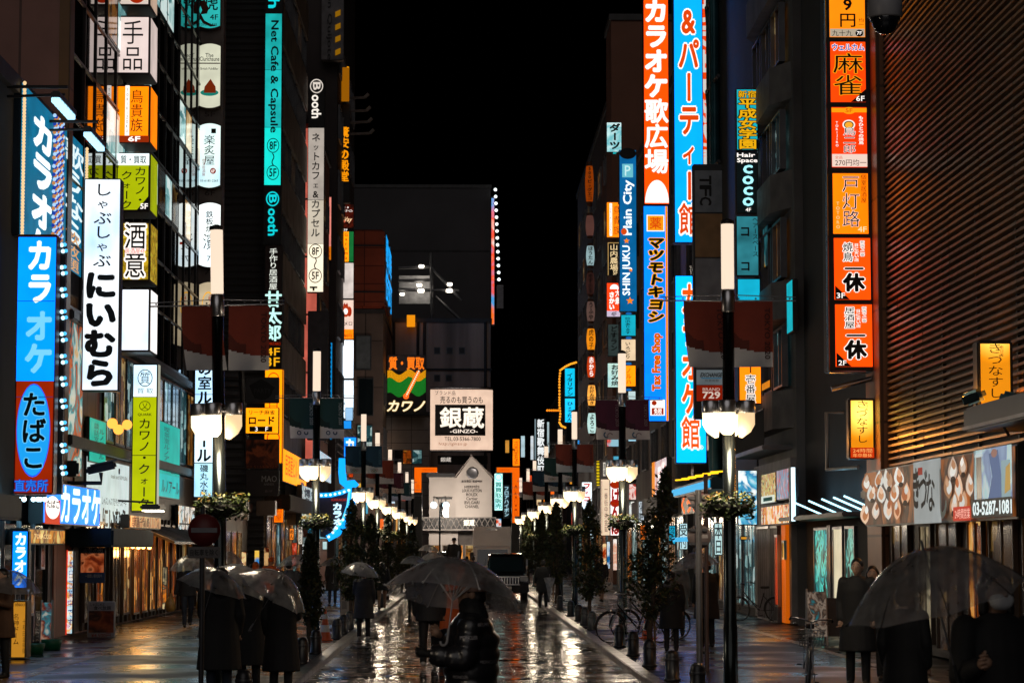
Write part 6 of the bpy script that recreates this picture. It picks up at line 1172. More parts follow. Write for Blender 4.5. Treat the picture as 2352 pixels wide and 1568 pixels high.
# ================================================================== street lamps, flags, flower baskets
LBX, RBX = -3.4, 3.7
LPX = (513, 725, 834, 866, 895, 917, 934, 947); RPX = (1676, 1430, 1320, 1287, 1255, 1228, 1213, 1196)
POLEM = solid((.035, .042, .042), .22, .85, var=.3); TUBE = em('#ffe6cc', 1.0); BOWL = em('#ffe2b4', 2.3); BOWLD = em('#ffdca8', .95)
def make_lamp():
    m = MB(); m.lathe([(.001, 0), (.17, 0), (.17, .04), (.105, .06), (.1, .9), (.092, .95), (.085, 5.40), (.001, 5.40)], POLEM, 16)
    root = m.build('street_lamp'); 
    MB().lathe([(.088, 5.28), (.098, 5.29), (.098, 5.56), (.088, 5.57), (.088, 5.60), (.001, 5.60)], CHROME, 16).build('collar', root)
    MB().lathe([(.001, 5.61), (.09, 5.61), (.09, 6.52), (.001, 6.52)], TUBE, 18).build('tube_light', root)
    MB().lathe([(.001, 6.52), (.095, 6.52), (.095, 6.57), (.03, 6.6), (.001, 6.6)], BLACK, 16).build('end_cap', root)
    a = MB()
    for s in (-1, 1):
        a.tube([(s*.05, -.02, 5.44), (s*.95, -.02, 5.44)], .012, METAL, 6); a.tube([(s*.05, -.02, 5.52), (s*.95, -.02, 5.49)], .007, METAL, 5)
        for k in range(4): a.ball((s*(.15+.24*k), -.02, 5.47), .014, METAL, 6)
    a.build('banner_arm', root)
    r = MB(); r.tube([(.13*math.cos(t*math.pi/8), .13*math.sin(t*math.pi/8), 3.93) for t in range(17)], .03, METAL, 6); r.build('lamp_ring', root)
    for ang, bm2 in ((-155, BOWL), (-100, BOWL), (-38, BOWLD), (75, BOWL)):
        cx, cy = .29*math.cos(math.radians(ang)), .27*math.sin(math.radians(ang))
        b = MB(); prof = [(.001, 3.56), (.06, 3.555), (.105, 3.60), (.117, 3.66), (.117, 3.89), (.001, 3.89)]
        o_ = len(b.v); b.lathe(prof, bm2, 18, (cx, cy, 0))
        for i in range(o_, len(b.v)):           # slanted cut at the foot of each glass
            x, y, z = b.v[i]
            if z < 3.7: b.v[i] = (x, y, z-.10*((x-cx)/.14 if ang == -155 else -(x-cx)/.14 if ang == -38 else 0)*(1 if z < 3.62 else .5))
        bo = b.build('lamp_glass', root)
        MB().lathe([(.121, 3.86), (.126, 3.87), (.126, 4.02), (.11, 4.035), (.001, 4.035)], CHROME, 18, (cx, cy, 0)).tube([(cx*.4, cy*.4, 3.98), (cx, cy, 3.98)], .025, METAL, 6).build('lamp_cap', bo)
    ld = bpy.data.lights.new('lamp_light', 'POINT'); ld.energy = 125; ld.color = (1, .82, .60); ld.shadow_soft_size = .25
    lo = bpy.data.objects.new('lamp_light', ld); COL.objects.link(lo); lo.parent = root; lo.location = (0, -.30, 3.40)
    return root
lamp0 = make_lamp(); used = []
ordn = ('nearest', 'second', 'third', 'fourth', 'fifth', 'sixth', 'seventh', 'farthest')
def place_lamp(px, X, lab, Y=None):
    Y = Y or YX(px, X)
    if not used: o = lamp0; o.location = (X, Y, PZ); used.append(1); tag(o, lab, 'street lamp', 'street lamps along the brick road')
    else: o = dup(lamp0, (X, Y, PZ), 0, lab, 'street lamps along the brick road'); used.append(1)
    return Y
FLAGCOL = {'red': ((.26, .035, .015), solid((.06, .012, .008), .7)), 'green': ((.008, .05, .05), solid((.5, .55, .55), .6)), 'purple': ((.07, .008, .035), solid((.28, .22, .25), .6)), 'blue': ((.01, .05, .10), solid((.08, .22, .30), .6))}
def flag(lampX, lampY, side, kind, emblem, lab, swing=0.0):
    wd, h = .58, .92; colr, ink = FLAGCOL[kind]; m = MB(); nx, nz = 30, 44
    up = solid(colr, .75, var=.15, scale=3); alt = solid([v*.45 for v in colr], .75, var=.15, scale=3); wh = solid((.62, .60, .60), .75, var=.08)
    def pt(u, v, off=0):       # u 0..1 across, v 0..1 down
        y = .02*math.sin(u*5+side)*(.3+v)+.05*v*math.sin(u*2.3+1.5)*swing - off
        return (-wd/2+u*wd+swing*.10*v*v*(-side if False else 1), y, -v*h)
    vs = [pt(i/nx, j/nz) for j in range(nz+1) for i in range(nx+1)]
    for j in range(nz):
        for i in range(nx):
            u, v = (i+.5)/nx, (j+.5)/nz; arc = .66+.12*math.sin(u*1.6+.15)
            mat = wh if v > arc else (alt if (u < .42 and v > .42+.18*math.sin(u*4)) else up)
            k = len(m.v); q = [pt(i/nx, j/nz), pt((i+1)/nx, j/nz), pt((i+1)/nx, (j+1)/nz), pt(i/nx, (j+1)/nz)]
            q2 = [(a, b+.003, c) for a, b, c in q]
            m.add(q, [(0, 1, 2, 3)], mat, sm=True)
    o = m.build('banner', None, (lampX+side*(.045+wd/2), lampY-.02, PZ+5.43)); tag(o, lab, 'banner', 'flags on the street lamps')
    lt = MB(); tmp = MB(); put_text(tmp, 'D', 'TOKYO 2020', .80, -.88 if kind == 'red' else -.66, .93, -.10, 0, ink, .02)
    lt.add([pt(x, -z, .006) for x, _, z in tmp.v], tmp.f, ink); lt.build('lettering', o)
    e = MB(); eb = solid((.03, .05, .10), .6) 
    def ring(cu, cv, r, wdt, mat, a0=0, a1=2*math.pi):
        n = 20; A = [pt(cu+r*math.cos(a0+(a1-a0)*i/n), cv+r*.62*math.sin(a0+(a1-a0)*i/n), .007) for i in range(n+1)]; B = [pt(cu+(r-wdt)*math.cos(a0+(a1-a0)*i/n), cv+(r-wdt)*.62*math.sin(a0+(a1-a0)*i/n), .007) for i in range(n+1)]
        e.add(A+B, [(i, i+1, n+2+i, n+1+i) for i in range(n)], mat)
    if emblem == 'two': ring(.36, .86, .09, .04, eb); ring(.64, .86, .09, .05, eb, -.6, math.pi+.6)
    if emblem == 'rings':
        for cu, cv, c in ((.34, .87, (.02, .1, .35)), (.5, .87, (.02, .02, .02)), (.66, .87, (.5, .02, .02)), (.42, .905, (.5, .3, .02)), (.58, .905, (.02, .25, .06))): ring(cu, cv, .075, .018, solid(c, .6))
    if emblem == 'crescent': ring(.42, .88, .13, .05, solid((.02, .1, .2), .6), 1.2, 4.4); ring(.56, .90, .12, .04, solid((.25, .2, .22), .6), 2.6, 6.0)
    if e.f: e.build('emblem', o)
    return o
LEAF = [solid(c, .5, var=.4, scale=6) for c in ((.035, .06, .012), (.055, .085, .015), (.02, .035, .01))]
LEAFY = [solid(c, .5, var=.4, scale=6) for c in ((.22, .20, .03), (.30, .16, .03), (.06, .08, .015), (.10, .12, .02))]
def leaf_quads(m, pts, size, mats, rnd, flat=.5):
    for p in pts:
        a = rnd.uniform(0, 6.28); t = rnd.uniform(-1, 1)*flat; s = size*rnd.uniform(.6, 1.3)
        d = Vector((math.cos(a), math.sin(a), t)).normalized(); e = d.cross(Vector((rnd.uniform(-1, 1), rnd.uniform(-1, 1), 1))).normalized()
        p = Vector(p); m.add([p-d*s, p-e*s*.45, p+d*s, p+e*s*.45], [(0, 1, 2, 3)], rnd.choice(mats))
def make_basket(seed):
    rnd = random.Random(seed); m = MB(); m.lathe([(.10, -.16), (.24, -.1), (.30, .02), (.28, .02), (.10, -.1)], solid((.03, .025, .02), .7), 16); root = m.build('flower_basket')
    lv = MB(); pts = []
    for i in range(620):
        a = rnd.uniform(0, 6.28); r = .12+.26*math.sqrt(rnd.random()); r *= 1+.12*math.sin(a*3+seed); z = rnd.uniform(-.14, .17)*(1.1-r*1.1)+(-.12*(r > .3))*rnd.random(); pts.append((r*math.cos(a), r*math.sin(a), z))
    leaf_quads(lv, pts, .042, LEAF, rnd, .8); lv.build('foliage', root)
    fl = MB(); pts = []
    for i in range(170):
        a = rnd.uniform(0, 6.28); r = .1+.26*math.sqrt(rnd.random()); pts.append((r*math.cos(a), r*math.sin(a), .06+.14*rnd.random()*(1.2-r)))
    leaf_quads(fl, pts, .034, LEAFY, rnd, 1); fl.build('blossoms', root); return root
basket0 = make_basket(4); nb = 0
kinds = {-1: ('red', 'green', 'blue', 'red', 'purple', 'green', 'blue', 'red'), 1: ('red', 'purple', 'red', 'green', 'blue', 'red', 'purple', 'red')}
embl = {-1: (None, 'two', 'rings', None, 'crescent', None, None, None), 1: (None, 'crescent', None, 'rings', None, None, None, None)}
for s, X, pxs in ((-1, LBX, LPX), (1, RBX, RPX)):
    sd = 'left' if s < 0 else 'right'
    for i, px in enumerate(pxs):
        Y = place_lamp(px, X, '%s black street lamp with white tube and glass bowls, %s side' % (ordn[i], sd))
        if i < 6:
            for s2 in (-1, 1):
                flag(X, Y, s2, kinds[s][i], embl[s][i], '%s flag with white foot on the %s side of the %s %s lamp' % ({'red': 'rust red', 'green': 'dark green', 'blue': 'deep blue', 'purple': 'dark purple'}[kinds[s][i]], 'left' if s2 < 0 else 'right', ordn[i], sd), {-1: .8, 1: .0}[s2] if i == 0 else .25)
        if i < 6:
            lab = 'flower basket of green and yellow leaves on the %s %s street lamp' % (ordn[i], sd); z = PZ+2.58
            if nb == 0: o = basket0; o.location = (X, Y, z); tag(o, lab, 'flower basket', 'flower baskets on the street lamps')
            else: o = dup(basket0, (X, Y, z), nb*1.3, lab, 'flower baskets on the street lamps')
            nb += 1
lamp0.rotation_euler = (0, -.022, 0)
place_lamp(0, -3.55, 'unseen black street lamp added outside the left edge, nearer than all others', 14.0)  # unseen lamp added before the row to light the cap wearer and umbrellas
# ================================================================== slim street trees
BARK = solid((.05, .035, .025), .85, var=.4, scale=8, bump=.4)
NEED = [solid(c, .55, var=.4, scale=5) for c in ((.025, .04, .014), (.04, .055, .018), (.012, .022, .01), (.07, .065, .02))]
def make_tree(seed, H, R, z0, n=2600, lean=.0, ragged=.35):
    rnd = random.Random(seed); tr = MB(); pts = [(lean*H*(t/6)**1.6+.015*math.sin(t*2.1+seed), .015*math.cos(t*1.7), H*.97*t/6) for t in range(7)]
    tr.tube(pts, [.05*(1-.8*t/6)+.008 for t in range(7)], BARK, 8)
    limbs = []
    for i in range(26):
        t = rnd.uniform(.25, .95); z = z0+(H-z0)*t; a = rnd.uniform(0, 6.28); r = R*(1-t)**.7*rnd.uniform(.6, 1.15)+.08; x0 = lean*H*(z/H)**1.6
        e = (x0+r*math.cos(a), r*math.sin(a), z+r*.5); tr.tube([(x0, 0, z-.05), e], [.014, .005], BARK, 5); limbs.append(e)
    for i in range(5): tr.tube([(lean*.1, 0, z0*.8), (.1*math.cos(i*1.3), .1*math.sin(i*1.3), z0+.2)], [.012, .005], BARK, 5)
    root = tr.build('street_tree'); 
    MB().tube([(.12, .05, 0), (.10, .05, 1.35)], .022, solid((.16, .10, .05), .8), 6).tube([(.10, .05, 1.1), (.0, 0, 1.1)], .012, BARK, 5).build('stake', root)
    cr = MB(); P_ = []
    clumps = [(rnd.random(), rnd.uniform(0, 6.28), rnd.uniform(.35, 1.0)) for _ in range(70)]
    for _ in range(n):
        t, a, q = rnd.choice(clumps); t = min(1, max(0, t+rnd.gauss(0, .035))); z = z0+(H-z0)*t
        env = R*(min(1, t*5+.25))*(1-t)**.62*(1+ragged*math.sin(t*17+a*2+seed)); r = env*q*rnd.uniform(.75, 1.1)+abs(rnd.gauss(0, .03)); a2 = a+rnd.gauss(0, .5); x0 = lean*H*(z/H)**1.6
        P_.append((x0+r*math.cos(a2), r*math.sin(a2), z+rnd.gauss(0, .05)))
    leaf_quads(cr, P_, .056, NEED, rnd, 1.2); cr.build('crown', root); return root
trees = [make_tree(1, 2.2, .32, .55, 3000, .0, .3), make_tree(2, 3.15, .52, .7, 4200, .0, .5), make_tree(3, 3.35, .42, .8, 3300, .10, .65)]
firstt = [True]*3
def tree(X, Y, k, lab, sc_=1.0, rz=0.0):
    if firstt[k]: o = trees[k]; firstt[k] = False; o.location = (X, Y, PZ); o.rotation_euler.z = rz; o.scale = (sc_,)*3; tag(o, lab, 'tree', 'slim trees along the kerbs')
    else: dup(trees[k], (X, Y, PZ), rz, lab, 'slim trees along the kerbs', sc_)
tree(-2.95, 47, 0, 'short thin conifer with a stake beside the left traffic cone')
tree(-2.95, 64.5, 1, 'broad dark conifer behind the tourist information pillar', 1.0, .6)
tree(-2.95, 78, 1, 'dark conifer on the left kerb, second behind the information pillar', .95, 2.0)
tree(-2.95, 96, 1, 'dark conifer on the left kerb below the yellow basket of the third lamp', 1.02, 3.1)
tree(-2.95, 118, 1, 'dark conifer deep on the left kerb near the pale tiled building', 1.05, 4.0)
tree(-2.95, 140, 1, 'farthest dark conifer on the left kerb', 1.05, 5.0)
tree(3.3, 43.5, 2, 'tall leaning slim tree on the right behind the parked bicycles', 1.0, .2)
tree(3.35, 65, 1, 'slender dark tree on the right kerb beyond the bicycles', 1.0, 1.0)
tree(3.35, 88, 1, 'wide dark conifer on the right kerb with a closed umbrella beside it', 1.12, 2.2)
tree(3.35, 104, 1, 'dark conifer on the right kerb behind the wide one', 1.1, 3.3)
tree(3.35, 128, 1, 'farthest dark conifer on the right kerb beside the truck', 1.15, 4.3)
# ================================================================== bollards and cones
bm_ = MB(); bm_.lathe([(.001, 0), (.13, 0), (.13, .03), (.108, .04), (.105, .33), (.098, .39), (.075, .435), (.04, .455), (.001, .46)], solid((.018, .018, .02), .35, var=.4), 18)
bol0 = bm_.build('bollard'); MB().lathe([(.112, .30), (.114, .305), (.114, .335), (.110, .34)], solid((.05, .05, .055), .3), 18).build('band', bol0)
BL = [(-2.78, y) for y in (31.2, 42.5, 46.4, 54, 57, 60, 66, 72, 84)]; BR_ = [(3.15, y) for y in (33, 37, 41.5, 45.5, 49.5, 60, 63.5, 67, 72, 80, 92)]
for i, (x, y) in enumerate(BL+BR_):
    left = x < 0; k = i if left else i-len(BL)
    lab = 'black domed bollard on the %s kerb, number %s counting from the front' % ('left' if left else 'right', ('one', 'two', 'three', 'four', 'five', 'six', 'seven', 'eight', 'nine', 'ten', 'eleven')[k])
    if i == 0: bol0.location = (x, y, PZ); tag(bol0, lab, 'bollard', 'bollards along the kerbs')
    else: dup(bol0, (x, y, PZ), 0, lab, 'bollards along the kerbs')
c = MB(); OG = solid((.55, .08, .01), .45, var=.2); WH_ = solid((.6, .58, .55), .4, var=.2)
c.bbox(-.17, .17, -.17, .17, 0, .035, OG, .012); pr = [(.13, .035), (.108, .17)]; c.lathe([(.13, .035), (.105, .19)], OG, 18); c.lathe([(.105, .19), (.078, .34)], WH_, 18); c.lathe([(.078, .34), (.055, .47)], OG, 18); c.lathe([(.055, .47), (.035, .58)], WH_, 18); c.lathe([(.035, .58), (.028, .68), (.02, .68), (.001, .66)], OG, 18)
cone0 = c.build('traffic_cone', None, (-2.98, 53, PZ)); tag(cone0, 'orange and white traffic cone on the left kerb beside the staked conifer', 'traffic cone', 'traffic cones')
dup(cone0, (4.05, 54, PZ), .4, 'orange and white traffic cone on the right behind the bicycles', 'traffic cones')
# ================================================================== information pillar, traffic signs, cameras
Y = 69.0; x0 = P(799, 1258, Y).x
m = MB(); m.bbox(-.20, .20, 0, .22, 0, 1.84, solid((.30, .28, .26), .45, var=.12), .012); o = tag(m.build('information_pillar', None, (x0, Y, PZ)), 'pale grey tourist information pillar with upward lettering on the left kerb', 'sign')
lt = MB(); put_text(lt, 'U', 'Tourist INFORMATION', -.05, .62, .09, 1.62, -.006, solid((.07, .07, .08), .5), .02); lt.build('lettering', o)
e = MB(); e.lathe([(.001, 0), (.075, 0), (.075, .006), (.001, .006)], em('#c8f4ff', .9), 20, M=Matrix.Translation((.0, -.004, 1.73)) @ Matrix.Rotation(math.pi/2, 4, 'X')); e.box(-.012, .012, -.014, -.011, 1.69, 1.77, BLACK); e.box(-.045, -.02, -.014, -.011, 1.70, 1.76, BLACK); e.build('emblem', o)
e = MB(); e.box(-.16, -.02, -.005, -.002, .28, .52, solid((.20, .19, .18), .5)); [e.box(-.15, -.03, -.008, -.006, .30+i*.026, .31+i*.026, solid((.09, .09, .09), .5)) for i in range(8)]; e.build('notice', o)
MB().bbox(-.215, -.2, .02, .2, 0, 1.84, solid((.05, .05, .055), .4), .004).build('side_panel', o)
Y = 30.5; xx = P(465, 1258, Y).x
m = MB(); m.tube([(0, 0, 0), (0, 0, 2.50)], .033, solid((.05, .05, .055), .4, .5), 12); o = tag(m.build('no_entry_sign', None, (xx, Y, PZ)), 'no entry sign, red disc with white bar, on a dark pole at the left', 'traffic sign')
zc = P(470, 1217, Y).z-PZ; dx = P(470, 1217, Y).x-xx; rd = 37*Y/FPX
T_ = Matrix.Translation((dx, -.04, zc)) @ Matrix.Rotation(math.pi/2, 4, 'X')
MB().lathe([(.001, 0), (rd, 0), (rd, .012), (.001, .012)], solid((.12, .01, .01), .5), 32, M=T_).build('disc', o)
MB().box(dx-rd*.8, dx+rd*.8, -.062, -.054, zc-.03, zc+.03, solid((.16, .16, .18), .5)).build('bar', o)
zp0 = P(468, 1281, Y).z-PZ; zp1 = P(468, 1255, Y).z-PZ; hw = 37*Y/FPX
pl = MB(); pl.bbox(dx-hw, dx+hw, -.055, -.04, zp0, zp1, solid((.11, .1, .1), .5), .006); po = pl.build('supplementary_plate', o)
lt = MB(); put_text(lt, 'H', '自転車を除く', dx-hw*.85, zp0+.03, dx+hw*.85, zp1-.03, -.062, INK, .03); lt.build('lettering', po)
Y = 35.5; xx = P(1605, 1258, Y).x
m = MB(); m.tube([(0, 0, 0), (0, 0, P(1, 1133, Y).z)], .048, solid((.32, .31, .31), .35, .6), 12); o = tag(m.build('traffic_sign_pole', None, (xx, Y, PZ)), 'grey pole with a triangle and a disc sign seen from behind on the right', 'traffic sign')
def loc(px, py): p = P(px, py, Y); return (p.x-xx, p.z-PZ)
BK = solid((.34, .27, .26), .45, .3, var=.12)
t = MB(); a, b_, c_ = loc(1575, 1134), loc(1644, 1134), loc(1609, 1197)
for dy in (.055,): t.add([(a[0], dy, a[1]), (b_[0], dy, b_[1]), (c_[0], dy, c_[1]), (a[0], dy+.015, a[1]), (b_[0], dy+.015, b_[1]), (c_[0], dy+.015, c_[1])], [(0, 1, 2), (5, 4, 3), (0, 3, 4, 1), (1, 4, 5, 2), (2, 5, 3, 0)], BK)
for py in (1143, 1160): q = loc(1605, py); t.box(-.15, .15, .0, .055, q[1]-.02, q[1]+.02, GREYM)
t.build('triangle_plate', o)
q = loc(1607, 1232); t = MB(); t.lathe([(.001, 0), (.175, 0), (.175, .015), (.001, .015)], BK, 32, M=Matrix.Translation((q[0], .07, q[1])) @ Matrix.Rotation(math.pi/2, 4, 'X'))
for d in (-.1, .1): t.box(-.13, .13, .0, .055, q[1]+d-.02, q[1]+d+.02, GREYM)
t.box(.03, .14, .05, .054, q[1]-.02, q[1]+.03, solid((.5, .45, .45), .5)); t.build('disc_plate', o)
Y = 40; xx = P(1622, 1258, Y).x
m = MB(); m.tube([(0, 0, 0), (0, 0, 3.2)], .035, solid((.12, .08, .07), .5, .3), 10); m.box(-.05, .45, -.02, .0, P(1, 1196, Y).z, P(1, 1180, Y).z, BLACK); tag(m.build('street_name_post'), 'thin brown post with a dark name plate just behind the grey sign pole', 'post').location = (xx, Y, PZ)
# dome camera
Y = 19; t = P(2033, 40, Y); m = MB(); WHC = solid((.4, .4, .43), .4, var=.1)
m.lathe([(.001, .75), (.06, .75), (.06, .32), (.13, .25), (.137, .12), (.137, .0), (.125, -.01), (.001, -.01)], WHC, 28); m.tube([(0, 0, .72), (1.9, .0, .72)], .04, WHC, 10)
o = tag(m.build('dome_camera', None, t), 'dark security dome camera hanging at the top right corner', 'camera')
MB().lathe([(.118, -.01), (.12, -.03), (.105, -.045), (.1, -.07), (.08, -.11), (.04, -.135), (.001, -.14)], glassy((.01, .012, .02), .05), 28).build('dome', o)
m = MB(); m.lathe([(.001, 0), (.10, 0), (.07, 7.0), (.001, 7.0)], solid((.04, .04, .045), .4), 14); tag(m.build('camera_pole', None, (t.x+1.9, Y, PZ)), 'dark steel pole carrying the dome camera arm just beyond the frame', 'pole')
# bullet camera and brackets on the left
t = PX(232, 1083, -8.15); m = MB(); m.tube([(-1.0, .1, -.25), (0, .05, -.25), (0, 0, -.02)], .05, BLACK, 6); m.bbox(-.32, .36, -.1, .1, .0, .17, BLACK, .04, M=Matrix.Rotation(-.22, 4, 'Y')); m.bbox(-.2, .42, -.12, .12, .17, .2, GREYM, .01, M=Matrix.Rotation(-.22, 4, 'Y')); m.bbox(-1.2, -.5, -.1, .1, -.1, .25, solid((.02, .04, .05), .4), .05)
o = tag(m.build('bullet_camera', None, t), 'black bullet security camera in front of the white hot pot facade sign', 'camera'); MB().lathe([(.001, 0), (.07, 0), (.06, .02), (.001, .02)], GLASSB, 12, M=Matrix.Translation((.40, 0, .01)) @ Matrix.Rotation(math.pi/2, 4, 'Y')).build('lens', o)
# warm wall lamps over the wooden doors, awning, fascia
for k, (px_, py_) in enumerate(((305, 1256), (318, 1258), (329, 1257), (343, 1258))):
    t = PX(px_, py_, -8.7); m = MB(); m.lathe([(.001, .14), (.04, .14), (.09, .02), (.085, .02), (.03, .12)], BLACK, 12); m.tube([(0, 0, .14), (-.3, 0, .2)], .015, BLACK, 5); o = tag(m.build('wall_lamp', None, t), 'warm shaded lamp over the wooden doors, %s of four from the front' % ('first', 'second', 'third', 'last')[k], 'lamp', 'lamps over the wooden doors'); MB().ball((0, 0, .02), .055, em('#ffb050', 18), 10).build('bulb', o); glow(o, (.1, -.1, -.15), 9, (1, .46, .12))
m = MB(); ya, yb = YX(300, -9.1), YX(440, -9.1); z0 = PX(300, 1222, -9.1).z
m.add([(-9.1, ya, z0+.25), (-9.1, yb, z0+.25), (-7.9, yb, z0-.25), (-7.9, ya, z0-.25), (-9.1, ya, z0+.18), (-9.1, yb, z0+.18), (-7.9, yb, z0-.32), (-7.9, ya, z0-.32)], [(0, 1, 2, 3), (7, 6, 5, 4), (0, 4, 5, 1), (1, 5, 6, 2), (2, 6, 7, 3), (3, 7, 4, 0)], solid((.10, .06, .03), .25, .4, stretch=(1, 8, 1)))
o = tag(m.build('sloping_awning'), 'sloping ribbed awning glinting orange above the wooden doors', 'awning'); 
for i in range(18): y = ya+(yb-ya)*i/17; MB().tube([(-9.1, y, z0+.27), (-7.9, y, z0-.23)], .022, METAL, 5).build('rib', o)
wall_sign('wooden_fascia_sign', -8.6, 298, 368, 1180, 1212, 'warm backlit fascia sign with brown lettering above the sloping awning', picture(('#e8b078', '#c88040', '#f0c890', '#8a4a18', '#d89858'), .6, 1.6, 83, .8), [('H', '居酒屋 千代小屋', 4, 20, 60, 85, BR, {'b': .03})], t=.25)
for k, (px_, y0_, y1_) in enumerate(((375, 1180, 1212), (392, 1190, 1220), (410, 1200, 1228))): pass
wall_sign('lit_shoji_panel', -8.85, 410, 446, 1158, 1245, 'gridded white and amber lit panel beside the flower basket', picture(('#fff0d8', '#f0a030', '#f8f8f0', '#402008', '#c8e8f0'), .9, 2.0, 84, .3), [('R', 0, 48, 100, 52, BLK), ('R', 30, 0, 33, 100, BLK), ('R', 64, 0, 67, 100, BLK)], t=.12)
t = PX(352, 1176, -8.0); m = MB(); m.tube([(-.9, 0, .3), (0, 0, .25)], .03, BLACK, 6); m.bbox(-.25, .25, -.7, .7, .05, .2, BLACK, .04); o = tag(m.build('flood_bar', None, t), 'glaring white flood bar over the warm fascia sign', 'floodlight'); MB().box(-.2, .2, -.65, .65, .02, .05, em('#fff0d0', 14)).build('lamp_cell', o); glow(o, (-.1, 0, -.2), 14, (1, .6, .25), .2)
# small shop clutter at street level, right side of the left pavement
for i, (px_, y0_, y1_, X_, c_, s_, lab) in enumerate([(560, 1265, 1320, -8.6, ('#f0a030', '#803808', '#ffe0a0'), .8, 'amber lit doorway panel under the black boards'), (590, 1262, 1310, -8.4, ('#e8f0f0', '#f0c030', '#2080c8'), .9, 'white, yellow and blue standing banner by the dark doorway'),
      (612, 1255, 1300, -8.3, ('#b03010', '#f0c080', '#501808'), .6, 'dim red poster column on the left shop wall'), (676, 1245, 1300, -8.0, ('#f0e8d8', '#c03818', '#302018'), .8, 'white and red poster column by the dark pier'), (700, 1232, 1290, -7.9, ('#d0e0e0', '#405858', '#f0f4f0'), .7, 'pale poster strip behind the second lamp post'), (378, 1300, 1400, -8.7, ('#2090a8', '#f0d8a0', '#103038', '#e08020'), .7, 'teal and amber lit shelf window beside the wooden doors')]):
    sign('wall_poster', (px_-7, y0_, px_+7, y1_), lab, picture(c_, s_, 2.4, 90+i, .6), [], X=X_, t=.08)
for i, (px_, py_, w_, h_, lab) in enumerate([(610, 1166, 44, 34, 'grey metal box sign glowing orange at its edge under the amber column'), (560, 1172, 20, 44, 'pale striped lit panel among the dim left signs')]):
    sign('box_sign', (px_-w_/2, py_-h_/2, px_+w_/2, py_+h_/2), lab, (solid((.16, .12, .1), .3), picture(('#c8b8a0', '#e8d8c0', '#806850'), .5, 3, 97, .2))[i], [], X=-8.1, t=1.0 if i == 0 else .3, body=solid((.14, .10, .08), .4))
# ================================================================== vehicles
RUB = solid((.012, .012, .013), .7); PAINTW = solid((.9, .88, .86), .3, var=.06); HEAD = solid((.35, .36, .38), .15, .3)
def wheel(parent, x, y, r, wd=.18):
    w_ = MB(); M_ = Matrix.Translation((x, y, r)) @ Matrix.Rotation(math.pi/2, 4, 'Y'); w_.lathe([(r*.6, -wd/2), (r*.95, -wd/2), (r, -wd/3), (r, wd/3), (r*.95, wd/2), (r*.6, wd/2)], RUB, 24, M=M_); o = w_.build('wheel', parent)
    MB().lathe([(.001, -wd*.42), (r*.3, -wd*.46), (r*.6, -wd*.36), (r*.6, wd*.36), (r*.3, wd*.46), (.001, wd*.42)], METAL, 16, M=M_).build('rim', o)
# box truck, front towards the camera
Y = 122; p = P(1131, 1258, Y); m = MB(); m.bbox(-.95, .95, .9, 5.4, .75, 3.12, PAINTW, .04); o = tag(m.build('box_truck', None, (p.x, Y, 0)), 'white box truck facing down the wet street near the gabled house', 'truck')
cb = MB(); prof = [(-.95, .35), (-.95, 1.15), (-.72, 2.05), (.75, 2.15), (.75, .35)]
k = len(prof); cb.add([(-.86, y, z) for y, z in prof]+[(.86, y, z) for y, z in prof], [tuple(range(k)), tuple(range(2*k-1, k-1, -1))]+[(i, (i+1) % k, k+(i+1) % k, k+i) for i in range(k)], PAINTW); cb.build('cab', o)
ws = MB(); ws.add([(-.78, -.96, 1.20), (.78, -.96, 1.20), (.74, -.76, 1.98), (-.74, -.76, 1.98)], [(0, 1, 2, 3)], GLASSB); ws.build('windscreen', o)
MB().bbox(-.5, .5, -.99, -.94, .72, .95, GREYM, .02).build('grille', o); MB().bbox(-.88, .88, -1.02, -.9, .35, .6, GREYM, .03).build('bumper', o)
for s in (-1, 1):
    MB().bbox(s*.68-.13, s*.68+.13, -.98, -.93, .72, .92, HEAD, .03).build('headlight', o); MB().bbox(s*1.02-.09, s*1.02+.09, -.9, -.84, 1.45, 1.85, BLACK, .02).tube([(s*.85, -.8, 1.7), (s*1.02, -.87, 1.7)], .015, BLACK, 5).build('mirror', o)
    wheel(o, s*.78, -.1, .38); wheel(o, s*.75, 4.4, .38)
MB().box(-.3, .3, .87, .9, 2.95, 3.05, CHROME).build('top_marker', o)
